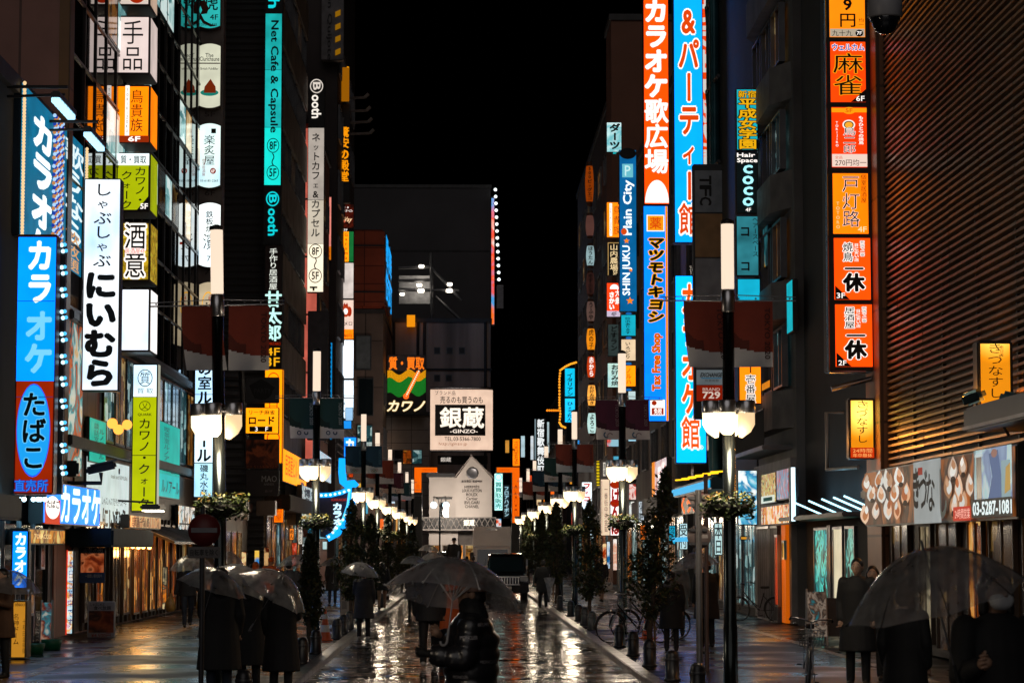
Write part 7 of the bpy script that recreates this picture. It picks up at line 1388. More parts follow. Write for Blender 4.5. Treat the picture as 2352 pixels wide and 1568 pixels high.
# minivan
def minivan(loc, paint, label):
    m = MB(); W_, hh = .85, 1.82; secs = [(-2.2, .35, .75, .86), (-2.15, .3, .95, .96), (-1.35, .28, 1.08, 1.0), (-.65, .28, 1.72, .92), (-.3, .28, 1.82, .9), (2.0, .28, 1.84, .9), (2.2, .32, 1.72, .88)]
    rings = []
    for y, zb, zt, tw_ in secs:
        zm = min(zt-.06, 1.02); rings.append([(-W_*.96, y, zb), (-W_, y, zb+.12), (-W_, y, zm), (-W_*tw_*.92, y, zt-.07), (-W_*tw_*.82, y, zt), (W_*tw_*.82, y, zt), (W_*tw_*.92, y, zt-.07), (W_, y, zm), (W_, y, zb+.12), (W_*.96, y, zb)])
    k = 10; vs = [v for r in rings for v in r]; fs = [(i*k+j, i*k+(j+1) % k, (i+1)*k+(j+1) % k, (i+1)*k+j) for i in range(len(rings)-1) for j in range(k)]+[tuple(range(k)), tuple(range(len(vs)-1, len(vs)-k-1, -1))]
    m.add(vs, fs, paint, sm=False); o = tag(m.build('minivan', None, loc), label, 'van')
    MB().add([(-.72, -1.30, 1.10), (.72, -1.30, 1.10), (.62, -.72, 1.66), (-.62, -.72, 1.66)], [(0, 1, 2, 3)], GLASSB, Matrix.Translation((0, -.03, .02))).build('windscreen', o)
    g = MB()
    for i in range(9): x = -.44+i*.11; g.bbox(x-.02, x+.02, -2.25, -2.2, .62, .88, CHROME, .006)
    g.bbox(-.5, .5, -2.25, -2.21, .88, .92, CHROME, .01).bbox(-.5, .5, -2.25, -2.21, .58, .62, CHROME, .01); g.build('grille', o)
    MB().bbox(-.86, .86, -2.28, -2.1, .26, .5, paint, .04).build('bumper', o); MB().box(-.17, .17, -2.295, -2.285, .42, .53, solid((.35, .34, .3), .5)).build('number_plate', o)
    for s in (-1, 1):
        MB().bbox(s*.66-.15, s*.66+.15, -2.24, -2.14, .72, .92, HEAD, .03).bbox(s*.66-.15, s*.66+.15, -2.25, -2.15, .92, .94, CHROME, .006).build('headlight', o)
        MB().bbox(s*.98-.1, s*.98+.1, -1.2, -1.1, 1.05, 1.22, paint, .04).build('mirror', o)
        MB().box(s*.865-.005, s*.865+.005, -.5, 1.9, 1.08, 1.6, GLASSB).build('side_window', o); wheel(o, s*.72, -1.45, .33, .2); wheel(o, s*.72, 1.4, .33, .2)
    return o
minivan((P(1163, 1258, 100).x, 100, 0), solid((.012, .012, .014), .14, .4, var=.1, spec=.8), 'black minivan with chrome grille facing the camera behind the cap wearer')
minivan((P(1030, 1258, 150).x, 150, 0), solid((.22, .2, .19), .2, .3, var=.1), 'small pale grey van beyond the pedestrians at the foot of the gabled house')
# ================================================================== bicycles
BKF = solid((.03, .03, .035), .3, .6)
def make_bike(basket=True, steer=0.0):
    # local: front wheel at -X end, ground z=0
    fr = MB(); T = fr.tube; hd = (-.42, 0, .82); bbk = (.05, 0, .30); st = (.22, 0, .78); rw = (.55, 0, .33); fw = (-.56, 0, .33)
    T([hd, bbk], .018, BKF, 8); T([bbk, st], .017, BKF, 8); T([(-.43, 0, .74), (.02, 0, .42)], .012, BKF, 8); T([st, (.26, 0, .90)], .014, METAL, 8)
    for s in (-.05, .05): T([(.2, 0, .7), (.5, s, .38), (rw[0], s, rw[2])], .009, BKF, 6); T([bbk, (rw[0], s, rw[2])], .009, BKF, 6)
    T([(.35, -.05, .0), (.5, -.05, .3)], .01, METAL, 6)
    root = fr.build('bicycle')
    def whl(c, nm):
        w_ = MB(); n = 28; ring = lambda r, t: w_.tube([(c[0]+r*math.cos(2*math.pi*i/n), c[1], c[2]+r*math.sin(2*math.pi*i/n)) for i in range(n+1)], t, RUB, 6, False); ring(.315, .017); o = w_.build('wheel', root)
        s = MB()
        for i in range(14): a = 2*math.pi*i/14; s.tube([(c[0], c[1]+(.02 if i % 2 else -.02), c[2]), (c[0]+.3*math.cos(a), c[1], c[2]+.3*math.sin(a))], .0018, METAL, 4, False)
        s.tube([(c[0], -.04, c[2]), (c[0], .04, c[2])], .02, METAL, 8); s.build('spokes', o)
        g = MB(); g.tube([(c[0]+.345*math.cos(a), c[1], c[2]+.345*math.sin(a)) for a in [math.radians(t) for t in range(20, 190, 12)]], .02, BKF, 5); g.build('mudguard', root)
    whl(fw, 'f'); whl(rw, 'r')
    f = MB()
    for s in (-.045, .045): f.tube([(-.42, s*.6, .76), (-.48, s, .55), (fw[0], s, fw[2])], .011, METAL, 6)
    f.build('fork', root)
    h = MB(); h.tube([hd, (-.40, 0, 1.0)], .012, METAL, 8)
    for s in (-1, 1): h.tube([(-.40, 0, 1.0), (-.46, s*.10, 1.04), (-.36, s*.26, 1.05), (-.22, s*.28, 1.02)], .011, METAL, 8); h.tube([(-.34, s*.27, 1.05), (-.20, s*.285, 1.02)], .017, RUB, 8); h.tube([(-.38, s*.24, 1.05), (-.36, s*.2, .99), (-.24, s*.24, .97)], .006, METAL, 5)
    h.build('handlebar', root)
    s = MB(); s.bbox(.12, .38, -.09, .09, .90, .96, RUB, .035); s.build('saddle', root)
    p_ = MB(); p_.tube([(.05, -.09, .30), (.05, .09, .30)], .012, METAL, 6); p_.lathe([(.07, -.003), (.09, -.003), (.09, .003), (.07, .003)], METAL, 18, M=Matrix.Translation((.05, -.06, .3)) @ Matrix.Rotation(math.pi/2, 4, 'X')); p_.bbox(.13, .22, -.16, -.09, .17, .19, RUB, .006).bbox(-.12, -.03, .09, .16, .41, .43, RUB, .006); p_.tube([(.05, -.09, .3), (.17, -.09, .18)], .008, METAL, 5); p_.build('crank', root)
    if basket:
        b = MB(); n = 8
        for j in range(6):
            z = .68+j*.045; x0, x1, yy = -.62-j*.012, -.46, .14+j*.006; b.tube([(x0, -yy, z), (x1, -yy, z), (x1, yy, z), (x0, yy, z), (x0, -yy, z)], .004, METAL, 4, False)
        for i in range(9):
            y = -.14+i*.035; b.tube([(-.62, y, .68), (-.68, y*1.2, .905)], .003, METAL, 4); b.tube([(-.46, y, .68), (-.46, y*1.2, .905)], .003, METAL, 4); b.tube([(-.62, y, .68), (-.46, y, .68)], .003, METAL, 4)
        b.build('basket', root)
    r = MB()
    for s in (-.05, 0, .05): r.tube([(.3, s, .70), (.72, s, .70)], .006, METAL, 5)
    for s in (-.06, .06): r.tube([(.62, s, .70), (rw[0], s, rw[2])], .006, METAL, 5)
    r.build('rack', root); l = MB(); l.lathe([(.001, 0), (.035, 0), (.03, .05), (.001, .06)], HEAD, 12, M=Matrix.Translation((-.60, 0, .62)) @ Matrix.Rotation(math.pi/2, 4, 'Y')); l.build('headlamp', root)
    return root
bk = make_bike(); bk.location = (3.62, 51.5, PZ); bk.rotation_euler = (.06, 0, .25); tag(bk, 'dark bicycle leaning by the third right lamp post, nearer of the pair', 'bicycle', 'parked bicycles')
o = dup(bk, (4.05, 53.0, PZ), .12, 'dark bicycle with its rear wheel behind the right traffic cone', 'parked bicycles')
o = dup(bk, (8.0, 66.5, PZ), -.6, 'bicycle parked against the orange lit doorway', 'parked bicycles')
o = dup(bk, (P(1855, 1258, 33).x, 33.2, PZ), 1.45, 'bicycle with wire basket seen head-on in the right foreground', 'parked bicycles')
# ================================================================== people
def capsule(m, p, q, r0, r1, mat, n=12, sx=1.0, sy=1.0):
    p, q = Vector(p), Vector(q); d = q-p; L = max(d.length, 1e-4); prof = []
    for i in range(5): a = -math.pi/2+math.pi/2*i/4; prof.append((max(1e-4, r0*math.cos(a)), r0*math.sin(a)))
    for i in range(5): a = math.pi/2*i/4; prof.append((max(1e-4, r1*math.cos(a)), L+r1*math.sin(a)))
    M_ = Matrix.Translation(p) @ d.to_track_quat('Z', 'Y').to_matrix().to_4x4(); m.lathe(prof, mat, n, sx=sx, sy=sy, M=M_)
def ell(m, c, r, mat, n=14):
    prof = [(max(1e-4, math.sin(math.pi*j/8)), -math.cos(math.pi*j/8)) for j in range(9)]
    m.lathe(prof, mat, n, M=Matrix.Translation(c) @ Matrix.Diagonal((r[0], r[1], r[2], 1)))
def loft(m, rings, mat, n=18):
    """closed body through elliptic rings (cx, cy, z, rx, ry)"""
    vs = []; 
    for cx, cy, z, rx, ry in rings: vs += [(cx+rx*math.cos(2*math.pi*i/n), cy+ry*math.sin(2*math.pi*i/n), z) for i in range(n)]
    k = len(rings); fs = [(j*n+i, j*n+(i+1) % n, (j+1)*n+(i+1) % n, (j+1)*n+i) for j in range(k-1) for i in range(n)]+[tuple(range(n-1, -1, -1)), tuple(range((k-1)*n, k*n))]
    m.add(vs, fs, mat)
def fuse(shapes, name, parent, voxel=.016, smooth=4, extra=None):
    """merge overlapping volumes into one continuous skin; shapes = [(builder, material)]; each face takes the material of the volume it came from"""
    M_ = MB(); trees_ = []
    for fn, mat in shapes:
        o0 = len(M_.f); v0 = len(M_.v); fn(M_, mat); tv = M_.v[v0:]; tf = [[i-v0 for i in f] for f in M_.f[o0:]]
        trees_.append((BVHTree.FromPolygons([Vector(v) for v in tv], tf), mat))
    me = bpy.data.meshes.new(name); me.from_pydata(M_.v, [], M_.f); me.update(); tmp = bpy.data.objects.new(name, me); COL.objects.link(tmp)
    rm = tmp.modifiers.new('r', 'REMESH'); rm.mode = 'VOXEL'; rm.voxel_size = voxel; sm = tmp.modifiers.new('s', 'SMOOTH'); sm.factor = .5; sm.iterations = smooth
    bpy.context.view_layer.update(); res = bpy.data.meshes.new_from_object(tmp.evaluated_get(bpy.context.evaluated_depsgraph_get())); bpy.data.objects.remove(tmp); bpy.data.meshes.remove(me)
    out = MB(); vs = [v.co.copy() for v in res.vertices]; one = len(trees_) == 1 or len({id(t[1]) for t in trees_}) == 1
    for p_ in res.polygons:
        if one: mat = trees_[0][1]
        else:
            best = 1e9; mat = trees_[0][1]
            for t, mm in trees_:
                h = t.find_nearest(p_.center)
                if h[3] is not None and h[3] < best: best = h[3]; mat = mm
        out.f.append(list(p_.vertices)); out.m.append(out.mi(mat)); out.smooth.append(True)
    out.v = [tuple(v) for v in vs]
    if extra: extra(out)
    bpy.data.meshes.remove(res); return out.build(name, parent)
SKIN = solid((.42, .25, .17), .5, var=.1, scale=20); HAIRM = solid((.01, .008, .007), .4, var=.3, scale=30)
CLOTH = {'black': solid((.008, .008, .009), .75, var=.3, scale=6, bump=.15), 'dark': solid((.016, .016, .019), .75, var=.3, scale=6, bump=.15), 'brown': solid((.10, .045, .02), .75, var=.25, scale=6, bump=.15), 'orange': solid((.60, .10, .008), .6, var=.2, scale=6, bump=.1), 'jeans': solid((.02, .03, .05), .8, var=.3, scale=12, bump=.15), 'grey': solid((.12, .11, .10), .8, var=.3, scale=6, bump=.15), 'navy': solid((.01, .014, .024), .7, var=.3, scale=6)}
SHOE = solid((.015, .014, .014), .45); SHOEW = solid((.4, .38, .36), .5)
def hand(m, w_, d, side, mat, curl=.5):
    """palm and five separate fingers from the wrist w_ along d; side = direction of the thumb"""
    w_, d, s = Vector(w_), Vector(d).normalized(), Vector(side).normalized(); nrm = d.cross(s)
    capsule(m, w_+d*.01, w_+d*.06, .026, .034, mat, 10, 1, 1)
    for i, L in enumerate((.066, .076, .07, .055)):
        b = w_+d*.075+s*(.030-.02*i); k1 = b+(d*math.cos(curl*.6)+nrm*math.sin(curl*.6))*L*.5; k2 = k1+(d*math.cos(curl*1.6)+nrm*math.sin(curl*1.6))*L*.5
        m.tube([b-d*.02, b, k1, k2], [.009, .0088, .0078, .006], mat, 7)
    t0 = w_+d*.03+s*.03; t1 = t0+(d*.6+s*.7)*.03; t2 = t1+(d*.9+nrm*.4)*.028; m.tube([t0-s*.015, t0, t1, t2], [.012, .011, .010, .007], mat, 7)
def person(X, Y, rz, h, label, coat='black', hem=.5, legs='dark', pose='stand', arms=None, head='hair', mask=False, shoe=None, voxel=.017, hz=None, slim=1.0, group=None, z0=PZ, face_turn=0.0, bare=False, puffy=False, glove=None):
    s = h/1.70; root = empty('person', (X, Y, z0), rz, label, 'person', group); root.scale = (s, s, s)
    shoe = shoe or SHOE; cm = CLOTH[coat]; lm = CLOTH[legs]; st = 1 if pose == 'walk' else 0
    hips = [(-.09, 0, .90), (.09, 0, .90)]
    if pose == 'walk': kn = [(-.095, -.13, .50), (.095, .05, .49)]; an = [(-.09, -.21, .10), (.09, .27, .14)]
    else: kn = [(-.10, -.01, .49), (.10, -.01, .49)]; an = [(-.105, .01, .09), (.105, .01, .09)]
    A = {'l': [(-.185*slim, 0, 1.385), (-.235*slim, .03, 1.12), (-.225*slim, -.05, .88)], 'r': [(.185*slim, 0, 1.385), (.235*slim, .03, 1.12), (.225*slim, -.05, .88)]}
    if arms:
        for k_, v in arms.items(): A[k_] = [A[k_][0]]+list(v)
    def b_head(m, mat):
        ell(m, (0, -.005, 1.585), (.076, .095, .108), mat); ell(m, (0, -.045, 1.53), (.055, .055, .06), mat); capsule(m, (0, -.09, 1.60), (0, -.108, 1.565), .009, .014, mat, 8); capsule(m, (0, .015, 1.40), (0, .005, 1.52), .055, .052, mat)
        for sx in (-1, 1): ell(m, (sx*.078, .008, 1.575), (.012, .024, .034), mat, 8)
        ell(m, (0, -.086, 1.522), (.026, .012, .011), mat, 8)
    def b_torso(m, mat): loft(m, [(0, 0, .84, .15, .11), (0, 0, .95, .155, .115), (0, 0, 1.1, .135, .10), (0, 0, 1.28, .165, .11), (0, .0, 1.40, .15, .085), (0, .005, 1.45, .07, .06)], mat)
    def b_legs(m, mat):
        for i in (0, 1): capsule(m, hips[i], kn[i], .095, .072 if not bare else .06, mat); capsule(m, kn[i], an[i], .07 if not bare else .055, .06 if not bare else .04, mat)
    def b_shoes(m, mat):
        for i in (0, 1): x, y, z = an[i]; capsule(m, (x, y+.03, z-.05), (x, y-.15, z-.06), .045, .038, mat, 10); capsule(m, (x, y, z), (x, y, z-.04), .045, .045, mat, 10)
    def b_arms(m, mat):
        for k_ in 'lr': a, b_, c = A[k_]; capsule(m, a, b_, .05, .042, mat); capsule(m, b_, c, .042, .03, mat)
    def ex(m):
        for k_ in 'lr':
            a, b_, c = [Vector(v) for v in A[k_]]; hand(m, c, (c-b_), (-1 if c.x > 0 else 1, -.6, .2) if abs((c-b_).normalized().z) > .6 else (0, 0, 1), (glove if glove and k_ == 'r' else SKIN), 1.5 if arms else .9)
        for sx in (-1, 1): ell(m, (sx*.031, -.088, 1.595), (.013, .008, .007), WHITEEYE, 8); ell(m, (sx*.031, -.095, 1.595), (.006, .004, .006), INK, 8); ell(m, (sx*.031, -.089, 1.618), (.02, .006, .004), HAIRM, 6)
        ell(m, (0, -.097, 1.522), (.024, .004, .005), LIP, 8)
    body = fuse([(b_head, SKIN), (b_torso, cm), (b_legs, SKIN if bare else lm), (b_shoes, shoe), (b_arms, cm)], 'body', root, voxel, 3, ex)
    pf = 1.0
    def c_torso(m, mat):
        tk = .03 if not puffy else .05; w0 = slim
        R = [(0, 0, 1.47, .07, .07), (0, 0, 1.44, .12*w0, .095), (0, 0, 1.39, .185*w0, .115), (0, 0, 1.28, .20*w0+tk*.4, .135+tk*.3), (0, 0, 1.10, .185*w0+tk, .135+tk*.5), (0, 0, .92, .19*w0+tk, .14+tk*.5)]
        z = .80
        while z > hem+.02: R.append((0, 0, z, .195*w0+tk+(.92-z)*.09, .145+tk*.5+(.92-z)*.10)); z -= .14
        R.append((0, 0, hem, .19*w0+tk+(.92-hem)*.10, .145+tk*.5+(.92-hem)*.11)); R = R[::-1]; loft(m, R, mat)
        if puffy:
            R = []; z = hem-.01
            while z < 1.455:
                t = (z-hem)/(1.455-hem); rx = .205+.03*math.sin(t*2.6) if t < .72 else .228-(t-.72)*.50; ry = .16+.03*math.sin(t*2.4) if t < .75 else .185-(t-.75)*.42
                q = abs(math.sin(math.pi*(z-hem)/.118))**.55*.024; R.append((0, 0, z, rx+q, ry+q)); z += .0147
            loft(m, R, mat, 28)
    def c_sleeves(m, mat):
        for k_ in 'lr':
            a, b_, c = [Vector(v) for v in A[k_]]; e_ = b_+(c-b_)*.92
            if puffy:
                pts, rr_ = [], []; L1, L2 = (b_-a).length, (e_-b_).length; n_ = 44
                for i in range(n_+1):
                    d = (L1+L2)*i/n_; pts.append(a+(b_-a)*(d/L1) if d < L1 else b_+(e_-b_)*((d-L1)/L2)); rr_.append(.066+.020*(1-i/n_)+.016*abs(math.sin(math.pi*d/.105))**.55)
                for _ in range(3): pts = [pts[0]]+[(pts[i-1]+pts[i]*2+pts[i+1])/4 for i in range(1, n_)]+[pts[-1]]
                m.tube(pts, rr_, mat, 16)
            else: capsule(m, a, b_, .078, .066, mat); capsule(m, b_, e_, .066, .052, mat)
    coat_o = fuse([(c_torso, cm), (c_sleeves, cm)], 'coat' if hem < .7 else 'jacket', root, voxel, 3 if not puffy else 2)
    if head in ('hair', 'long', 'bob'):
        def b_hair(m, mat):
            ell(m, (0, .018, 1.615), (.088, .10, .098), mat)
            if head == 'hair': ell(m, (0, .045, 1.56), (.080, .07, .07), mat)
            else:
                zz = 1.36 if head == 'long' else 1.47
                capsule(m, (0, .055, 1.60), (0, .065, zz), .085, .07, mat)
                for sx in (-1, 1): capsule(m, (sx*.07, .02, 1.60), (sx*.078, .01, zz), .034, .028, mat)
        fuse([(b_hair, HAIRM)], 'hair', root, .012, 2)
    if head == 'hood':
        def b_hood(m, mat): ell(m, (0, .02, 1.60), (.115, .125, .135), mat); capsule(m, (0, .04, 1.42), (0, .03, 1.52), .13, .115, mat)
        fuse([(b_hood, cm)], 'hood', root, .014, 3)
    if head in ('beanie', 'furhood'):
        def b_bean(m, mat): ell(m, (0, .012, 1.635), (.092, .108, .09), mat)
        fuse([(b_bean, CLOTH['orange'] if head == 'beanie' else CLOTH['dark'])], 'hat', root, .012, 2)
        if head == 'furhood':
            def b_fur(m, mat): capsule(m, (-.11, .04, 1.45), (.11, .04, 1.45), .07, .07, mat); capsule(m, (-.09, .07, 1.42), (.09, .07, 1.42), .09, .09, mat)
            fuse([(b_fur, CLOTH['grey'])], 'hood', root, .014, 2)
    if head == 'hat':
        m = MB(); m.lathe([(.001, 1.75), (.085, 1.74), (.095, 1.66), (.15, 1.645), (.15, 1.635), (.001, 1.635)], CLOTH['black'], 18, sy=1.1); m.build('hat', root)
    if mask:
        def b_mask(m, mat): ell(m, (0, -.05, 1.535), (.068, .062, .058), mat)
        fuse([(b_mask, solid((.85, .87, .9), .7, var=.05))], 'face_mask', root, .01, 2)
    return root, coat_o
WHITEEYE = solid((.5, .5, .5), .3, var=.02); LIP = solid((.25, .09, .08), .5)
UP = {'r': [(.22, -.06, 1.13), (.12, -.24, 1.17)]}; UPL = {'l': [(-.22, -.06, 1.13), (-.12, -.24, 1.17)]}
BOTH = {'r': [(.23, -.05, 1.12), (.09, -.25, 1.20)], 'l': [(-.23, -.05, 1.12), (-.09, -.25, 1.16)]}
VIN = vinyl(); RIBM = solid((.20, .20, .22), .35, .5); RIBW = solid((.85, .85, .87), .35, 0)
def umbrella(apex, R, axis, label, cat='umbrella', ribs=8, drop=.34, length=.80, rot=0.2, ribmat=None, handlemat=None, canopy=None, sag=.86):
    ax = Vector(axis).normalized(); ribmat = ribmat or RIBM
    m = MB(); top = .06; m.tube([(0, 0, top), (0, 0, -length)], .006, METAL, 8); m.tube([(0, 0, top-.01), (0, 0, .0)], .009, RIBM, 8); root = m.build('umbrella')
    hd = MB(); hp = [(0, 0, -length+.02), (0, 0, -length-.08)]+[(.03-.03*math.cos(a), 0, -length-.08-.03*math.sin(a)) for a in [math.radians(t) for t in range(30, 181, 30)]]; hd.tube(hp, .011, handlemat or solid((.3, .3, .32), .3), 8); hd.build('handle', root)
    c = MB(); n = ribs*6; k = 10; vs = [(0, 0, 0)]; fs = []
    def pt(t, a):
        ph = ((a-rot)*ribs/(2*math.pi)) % 1.0; w_ = math.cos((ph-.5)*math.pi)          # 0 on a rib, 1 between two
        rr_ = R*t*(1-(.10*t)*w_); z = -drop*R*2*(.25*t**1.2+.75*t**2.3)*sag + .035*R*w_*math.sin(math.pi*t*.9)
        return (rr_*math.cos(a), rr_*math.sin(a), z)
    for j in range(1, k+1):
        for i in range(n): vs.append(pt(j/k, 2*math.pi*i/n))
    for i in range(n): fs.append((0, 1+i, 1+(i+1) % n))
    for j in range(k-1):
        for i in range(n): fs.append((1+j*n+i, 1+(j+1)*n+i, 1+(j+1)*n+(i+1) % n, 1+j*n+(i+1) % n))
    c.add(vs, fs, canopy or VIN, sm=True); c.build('canopy', root)
    for r_ in range(ribs):
        a = rot+2*math.pi*r_/ribs; rb = MB(); rb.tube([(pt(t/8, a)[0], pt(t/8, a)[1], pt(t/8, a)[2]-.006) for t in range(9)], .0038, ribmat, 5)
        q = pt(.45, a); rb.tube([(0, 0, -.30*R*2), q], .003, ribmat, 5); e = pt(1, a); rb.ball((e[0]*1.01, e[1]*1.01, e[2]), .008, ribmat, 6); rb.build('rib', root)
    root.location = apex; root.rotation_euler = ax.to_track_quat('Z', 'Y').to_euler(); tag(root, label, cat, 'open umbrellas'); return root
W = math.pi
# 1 cap wearer crossing to the left
Y = 18.9; Xc = P(1083, 1258, Y).x
root, jk = person(Xc, Y, -W/2, 1.76, 'person in a cap and glossy black padded jacket crossing leftward under clear umbrella', coat='black', hem=.72, legs='black', voxel=.0105, puffy=True, glove=CLOTH['black'], head='hair', slim=.98,
   arms={'l': [(-.22, -.10, 1.15), (-.05, -.23, 1.27)], 'r': [(.25, -.05, 1.11), (.20, -.32, 1.15)]})
JKM = solid((.016, .016, .02), .28, var=.2, scale=5, bump=.25, spec=.8); jk.data.materials.clear(); jk.data.materials.append(JKM)
cp = MB(); CAPM = solid((.40, .25, .2), .8, var=.5, scale=30, bump=.3)
cp.lathe([(.001, 1.725), (.05, 1.718), (.085, 1.69), (.098, 1.65), (.1, 1.605), (.098, 1.60), (.001, 1.60)], CAPM, 24, (0, .005, 0), sy=1.1)
br = []; n = 12
for j, r_ in enumerate((.09, .175)):
    for i in range(n+1): a = W+W*(.12+.76*i/n); br.append((r_*math.cos(a)*(1 if j == 0 else .62), -.0+r_*1.15*math.sin(a), 1.612-(.0 if j == 0 else .022)))
cp.add(br+[(x, y, z+.008) for x, y, z in br], [(i, i+1, n+2+i, n+1+i) for i in range(n)]+[(2*n+2+i, 3*n+3+i, 3*n+4+i, 2*n+3+i) for i in range(n)]+[(n+1+i, n+2+i, 3*n+4+i, 3*n+3+i) for i in range(n)], CAPM); cp.ball((0, .005, 1.728), .009, CAPM, 6); cp.build('cap', root)
def col_(m, mat): capsule(m, (0, .02, 1.40), (0, -.0, 1.50), .115, .098, mat)
fuse([(col_, CLOTH['black'])], 'collar', root, .012, 2)
# printed words on the padded sleeve and flank, laid on the jacket surface
bpy.context.view_layer.update(); bvh = BVHTree.FromPolygons([v.co for v in jk.data.vertices], [list(p_.vertices) for p_ in jk.data.polygons])
lt = MB(); PRT = solid((.4, .38, .40), .5)
for t, cy, cz, wd, hh in (('MONCLER', -.02, 1.27, .13, .026), ('MONCLER', .13, 1.09, .13, .024), ('FRGMT', .03, .83, .12, .028), ('FRGMT', .09, 1.36, .085, .024), ('MONCLER', -.08, .98, .11, .022)):
    tmp = MB(); put_text(tmp, 'H', t, cy-wd/2, cz-hh/2, cy+wd/2, cz+hh/2, 0, PRT, .02); ok = []
    for x, _, z in tmp.v:
        # the camera sees the local +X side of the body
        h_ = bvh.ray_cast(Vector((1.5, x, z)), Vector((-1, 0, 0))); ok.append((h_[0].x+.004, x, z) if h_[0] else (.25, x, z))
    lt.add(ok, tmp.f, PRT)
lt.build('lettering', root)
ub = P(1052, 1283, 18.75); umbrella((ub.x, 18.72, ub.z), .55, (.13, .20, 1), 'large clear umbrella held by the person in the cap', length=.56, rot=.15, ribmat=RIBW, drop=.32)
# 2 walker and orange coat just beyond
person(P(986, 1258, 42).x, 42, W, 1.76, 'person in dark jacket and slim trousers walking away on the brick road', coat='dark', hem=.78, legs='black', pose='walk', shoe=SHOEW, z0=.0)
person(P(1028, 1258, 44).x, 44.5, W, 1.62, 'person in an orange coat half hidden behind the cap wearer', coat='orange', hem=.55, legs='dark', z0=0)
# 3 group of three at the left
person(P(506, 1258, 31.8).x, 31.8, W+.2, 1.72, 'person in a long black hooded coat and jeans, tallest of the left group', coat='black', hem=.42, legs='jeans', head='hood', slim=1.12, arms=UP)
person(P(574, 1258, 33.6).x, 33.6, W, 1.62, 'person in a black knee-length coat, middle of the left group', coat='black', hem=.42, legs='dark', head='long', arms=BOTH)
person(P(648, 1258, 33).x, 33, W-.2, 1.62, 'person in a flared black coat with a clear umbrella, nearest the kerb', coat='black', hem=.36, legs='dark', head='bob', arms=UPL, slim=1.02)
for px, py, yy, R, ax, lab in ((500, 1306, 31.6, .46, (.30, -.05, 1), 'clear umbrella tilted over the tall hooded person on the left'), (572, 1303, 33.4, .48, (.50, -.10, 1), 'clear umbrella behind the middle person of the left group'), (652, 1318, 32.8, .52, (.62, -.15, 1), 'clear umbrella tilted steeply over the person nearest the left kerb')):
    a = P(px, py, yy); umbrella(a, R, ax, lab, rot=.4)
# 4 man with two bags and others near the wooden doors
person(P(432, 1258, 62).x, 62, 0.2, 1.66, 'person in dark clothes carrying two yellow plastic bags by the wooden doors', coat='dark', hem=.8, legs='jeans', pose='walk', arms={'l': [(-.26, .03, 1.12), (-.32, -.02, .86)], 'r': [(.26, .03, 1.12), (.32, -.02, .86)]})
BAGM = solid((.42, .24, .06), .35, var=.3, scale=9, bump=.4)
for k, (dx, lab) in enumerate(((-.42, 'crumpled yellow plastic bag in the walker\'s left-side hand'), (.36, 'crumpled yellow plastic bag in the walker\'s right-side hand'))):
    m = MB(); n = 16; prof = [(.001, 0), (.09, .01), (.14, .10), (.13, .22), (.07, .34), (.02, .40), (.035, .46), (.001, .46)]; rnd = random.Random(k); o_ = len(m.v); m.lathe(prof, BAGM, n)
    m.v = [(x*(1+.15*math.sin(i*2.3)), y*(.75+.12*math.cos(i*1.7)), z) for i, (x, y, z) in enumerate(m.v)]
    tag(m.build('plastic_bag', None, (P(432, 1258, 62).x+dx, 61.9, PZ+.40)), lab, 'bag', 'plastic bags')
a = P(436, 1274, 62.2); umbrella(a, .58, (-.1, -.1, 1), 'clear umbrella glinting blue and orange over the walker with bags')
person(P(525, 1258, 66).x, 66.5, W, 1.66, 'person in grey partly hidden behind the nearest left lamp post', coat='grey', hem=.7, legs='dark')
a = P(532, 1268, 66.2); umbrella(a, .52, (.35, 0, 1), 'dull clear umbrella behind the nearest left lamp post')
# 5 left edge
person(P(6, 1258, 38).x, 38, -.6, 1.68, 'person in a brown jacket cut off by the left edge', coat='brown', hem=.62, legs='black', arms=UP, head='hair')
a = P(24, 1309, 38.2); umbrella(a, .52, (.12, -.1, 1), 'clear umbrella at the left edge in front of the cyan pillar sign', canopy=None)
# 6.. others on the left
person(P(836, 1258, 55.5).x, 55.5, W, 1.58, 'person in dark coat under a small umbrella beside the information pillar', coat='dark', hem=.5, legs='black', arms=UP, z0=0, shoe=SHOEW)
a = P(831, 1291, 55.4); umbrella(a, .46, (.15, -.1, 1), 'grey green clear umbrella beside the information pillar')
person(P(878, 1258, 80).x, 80, W, 1.60, 'person with bare legs and dark jacket walking away by the left kerb', coat='dark', hem=.72, legs='dark', bare=True, pose='walk', head='long', z0=0)
person(P(623, 1258, 71).x, 71, W, 1.72, 'person in a bright orange jacket and beanie', coat='orange', hem=.7, legs='dark', head='beanie')
person(P(588, 1258, 74).x, 74, W, 1.56, 'shorter person in orange beside the bright orange beanie', coat='orange', hem=.7, legs='dark', head='hood')
person(P(664, 1258, 59).x, 59, W, 1.70, 'person with short dark hair in a dark coat under a far left umbrella', coat='dark', hem=.5, legs='dark', head='hair')
a = P(678, 1273, 59.2); umbrella(a, .50, (-.1, .1, 1), 'clear umbrella over the short haired person behind the staked conifer')
a = P(766, 1280, 88); umbrella(a, .5, (0, 0, 1), 'amber tinted far umbrella behind the information pillar'); person(P(764, 1258, 88.2).x, 88.2, W, 1.6, 'far person under the amber tinted umbrella', coat='dark', hem=.5)
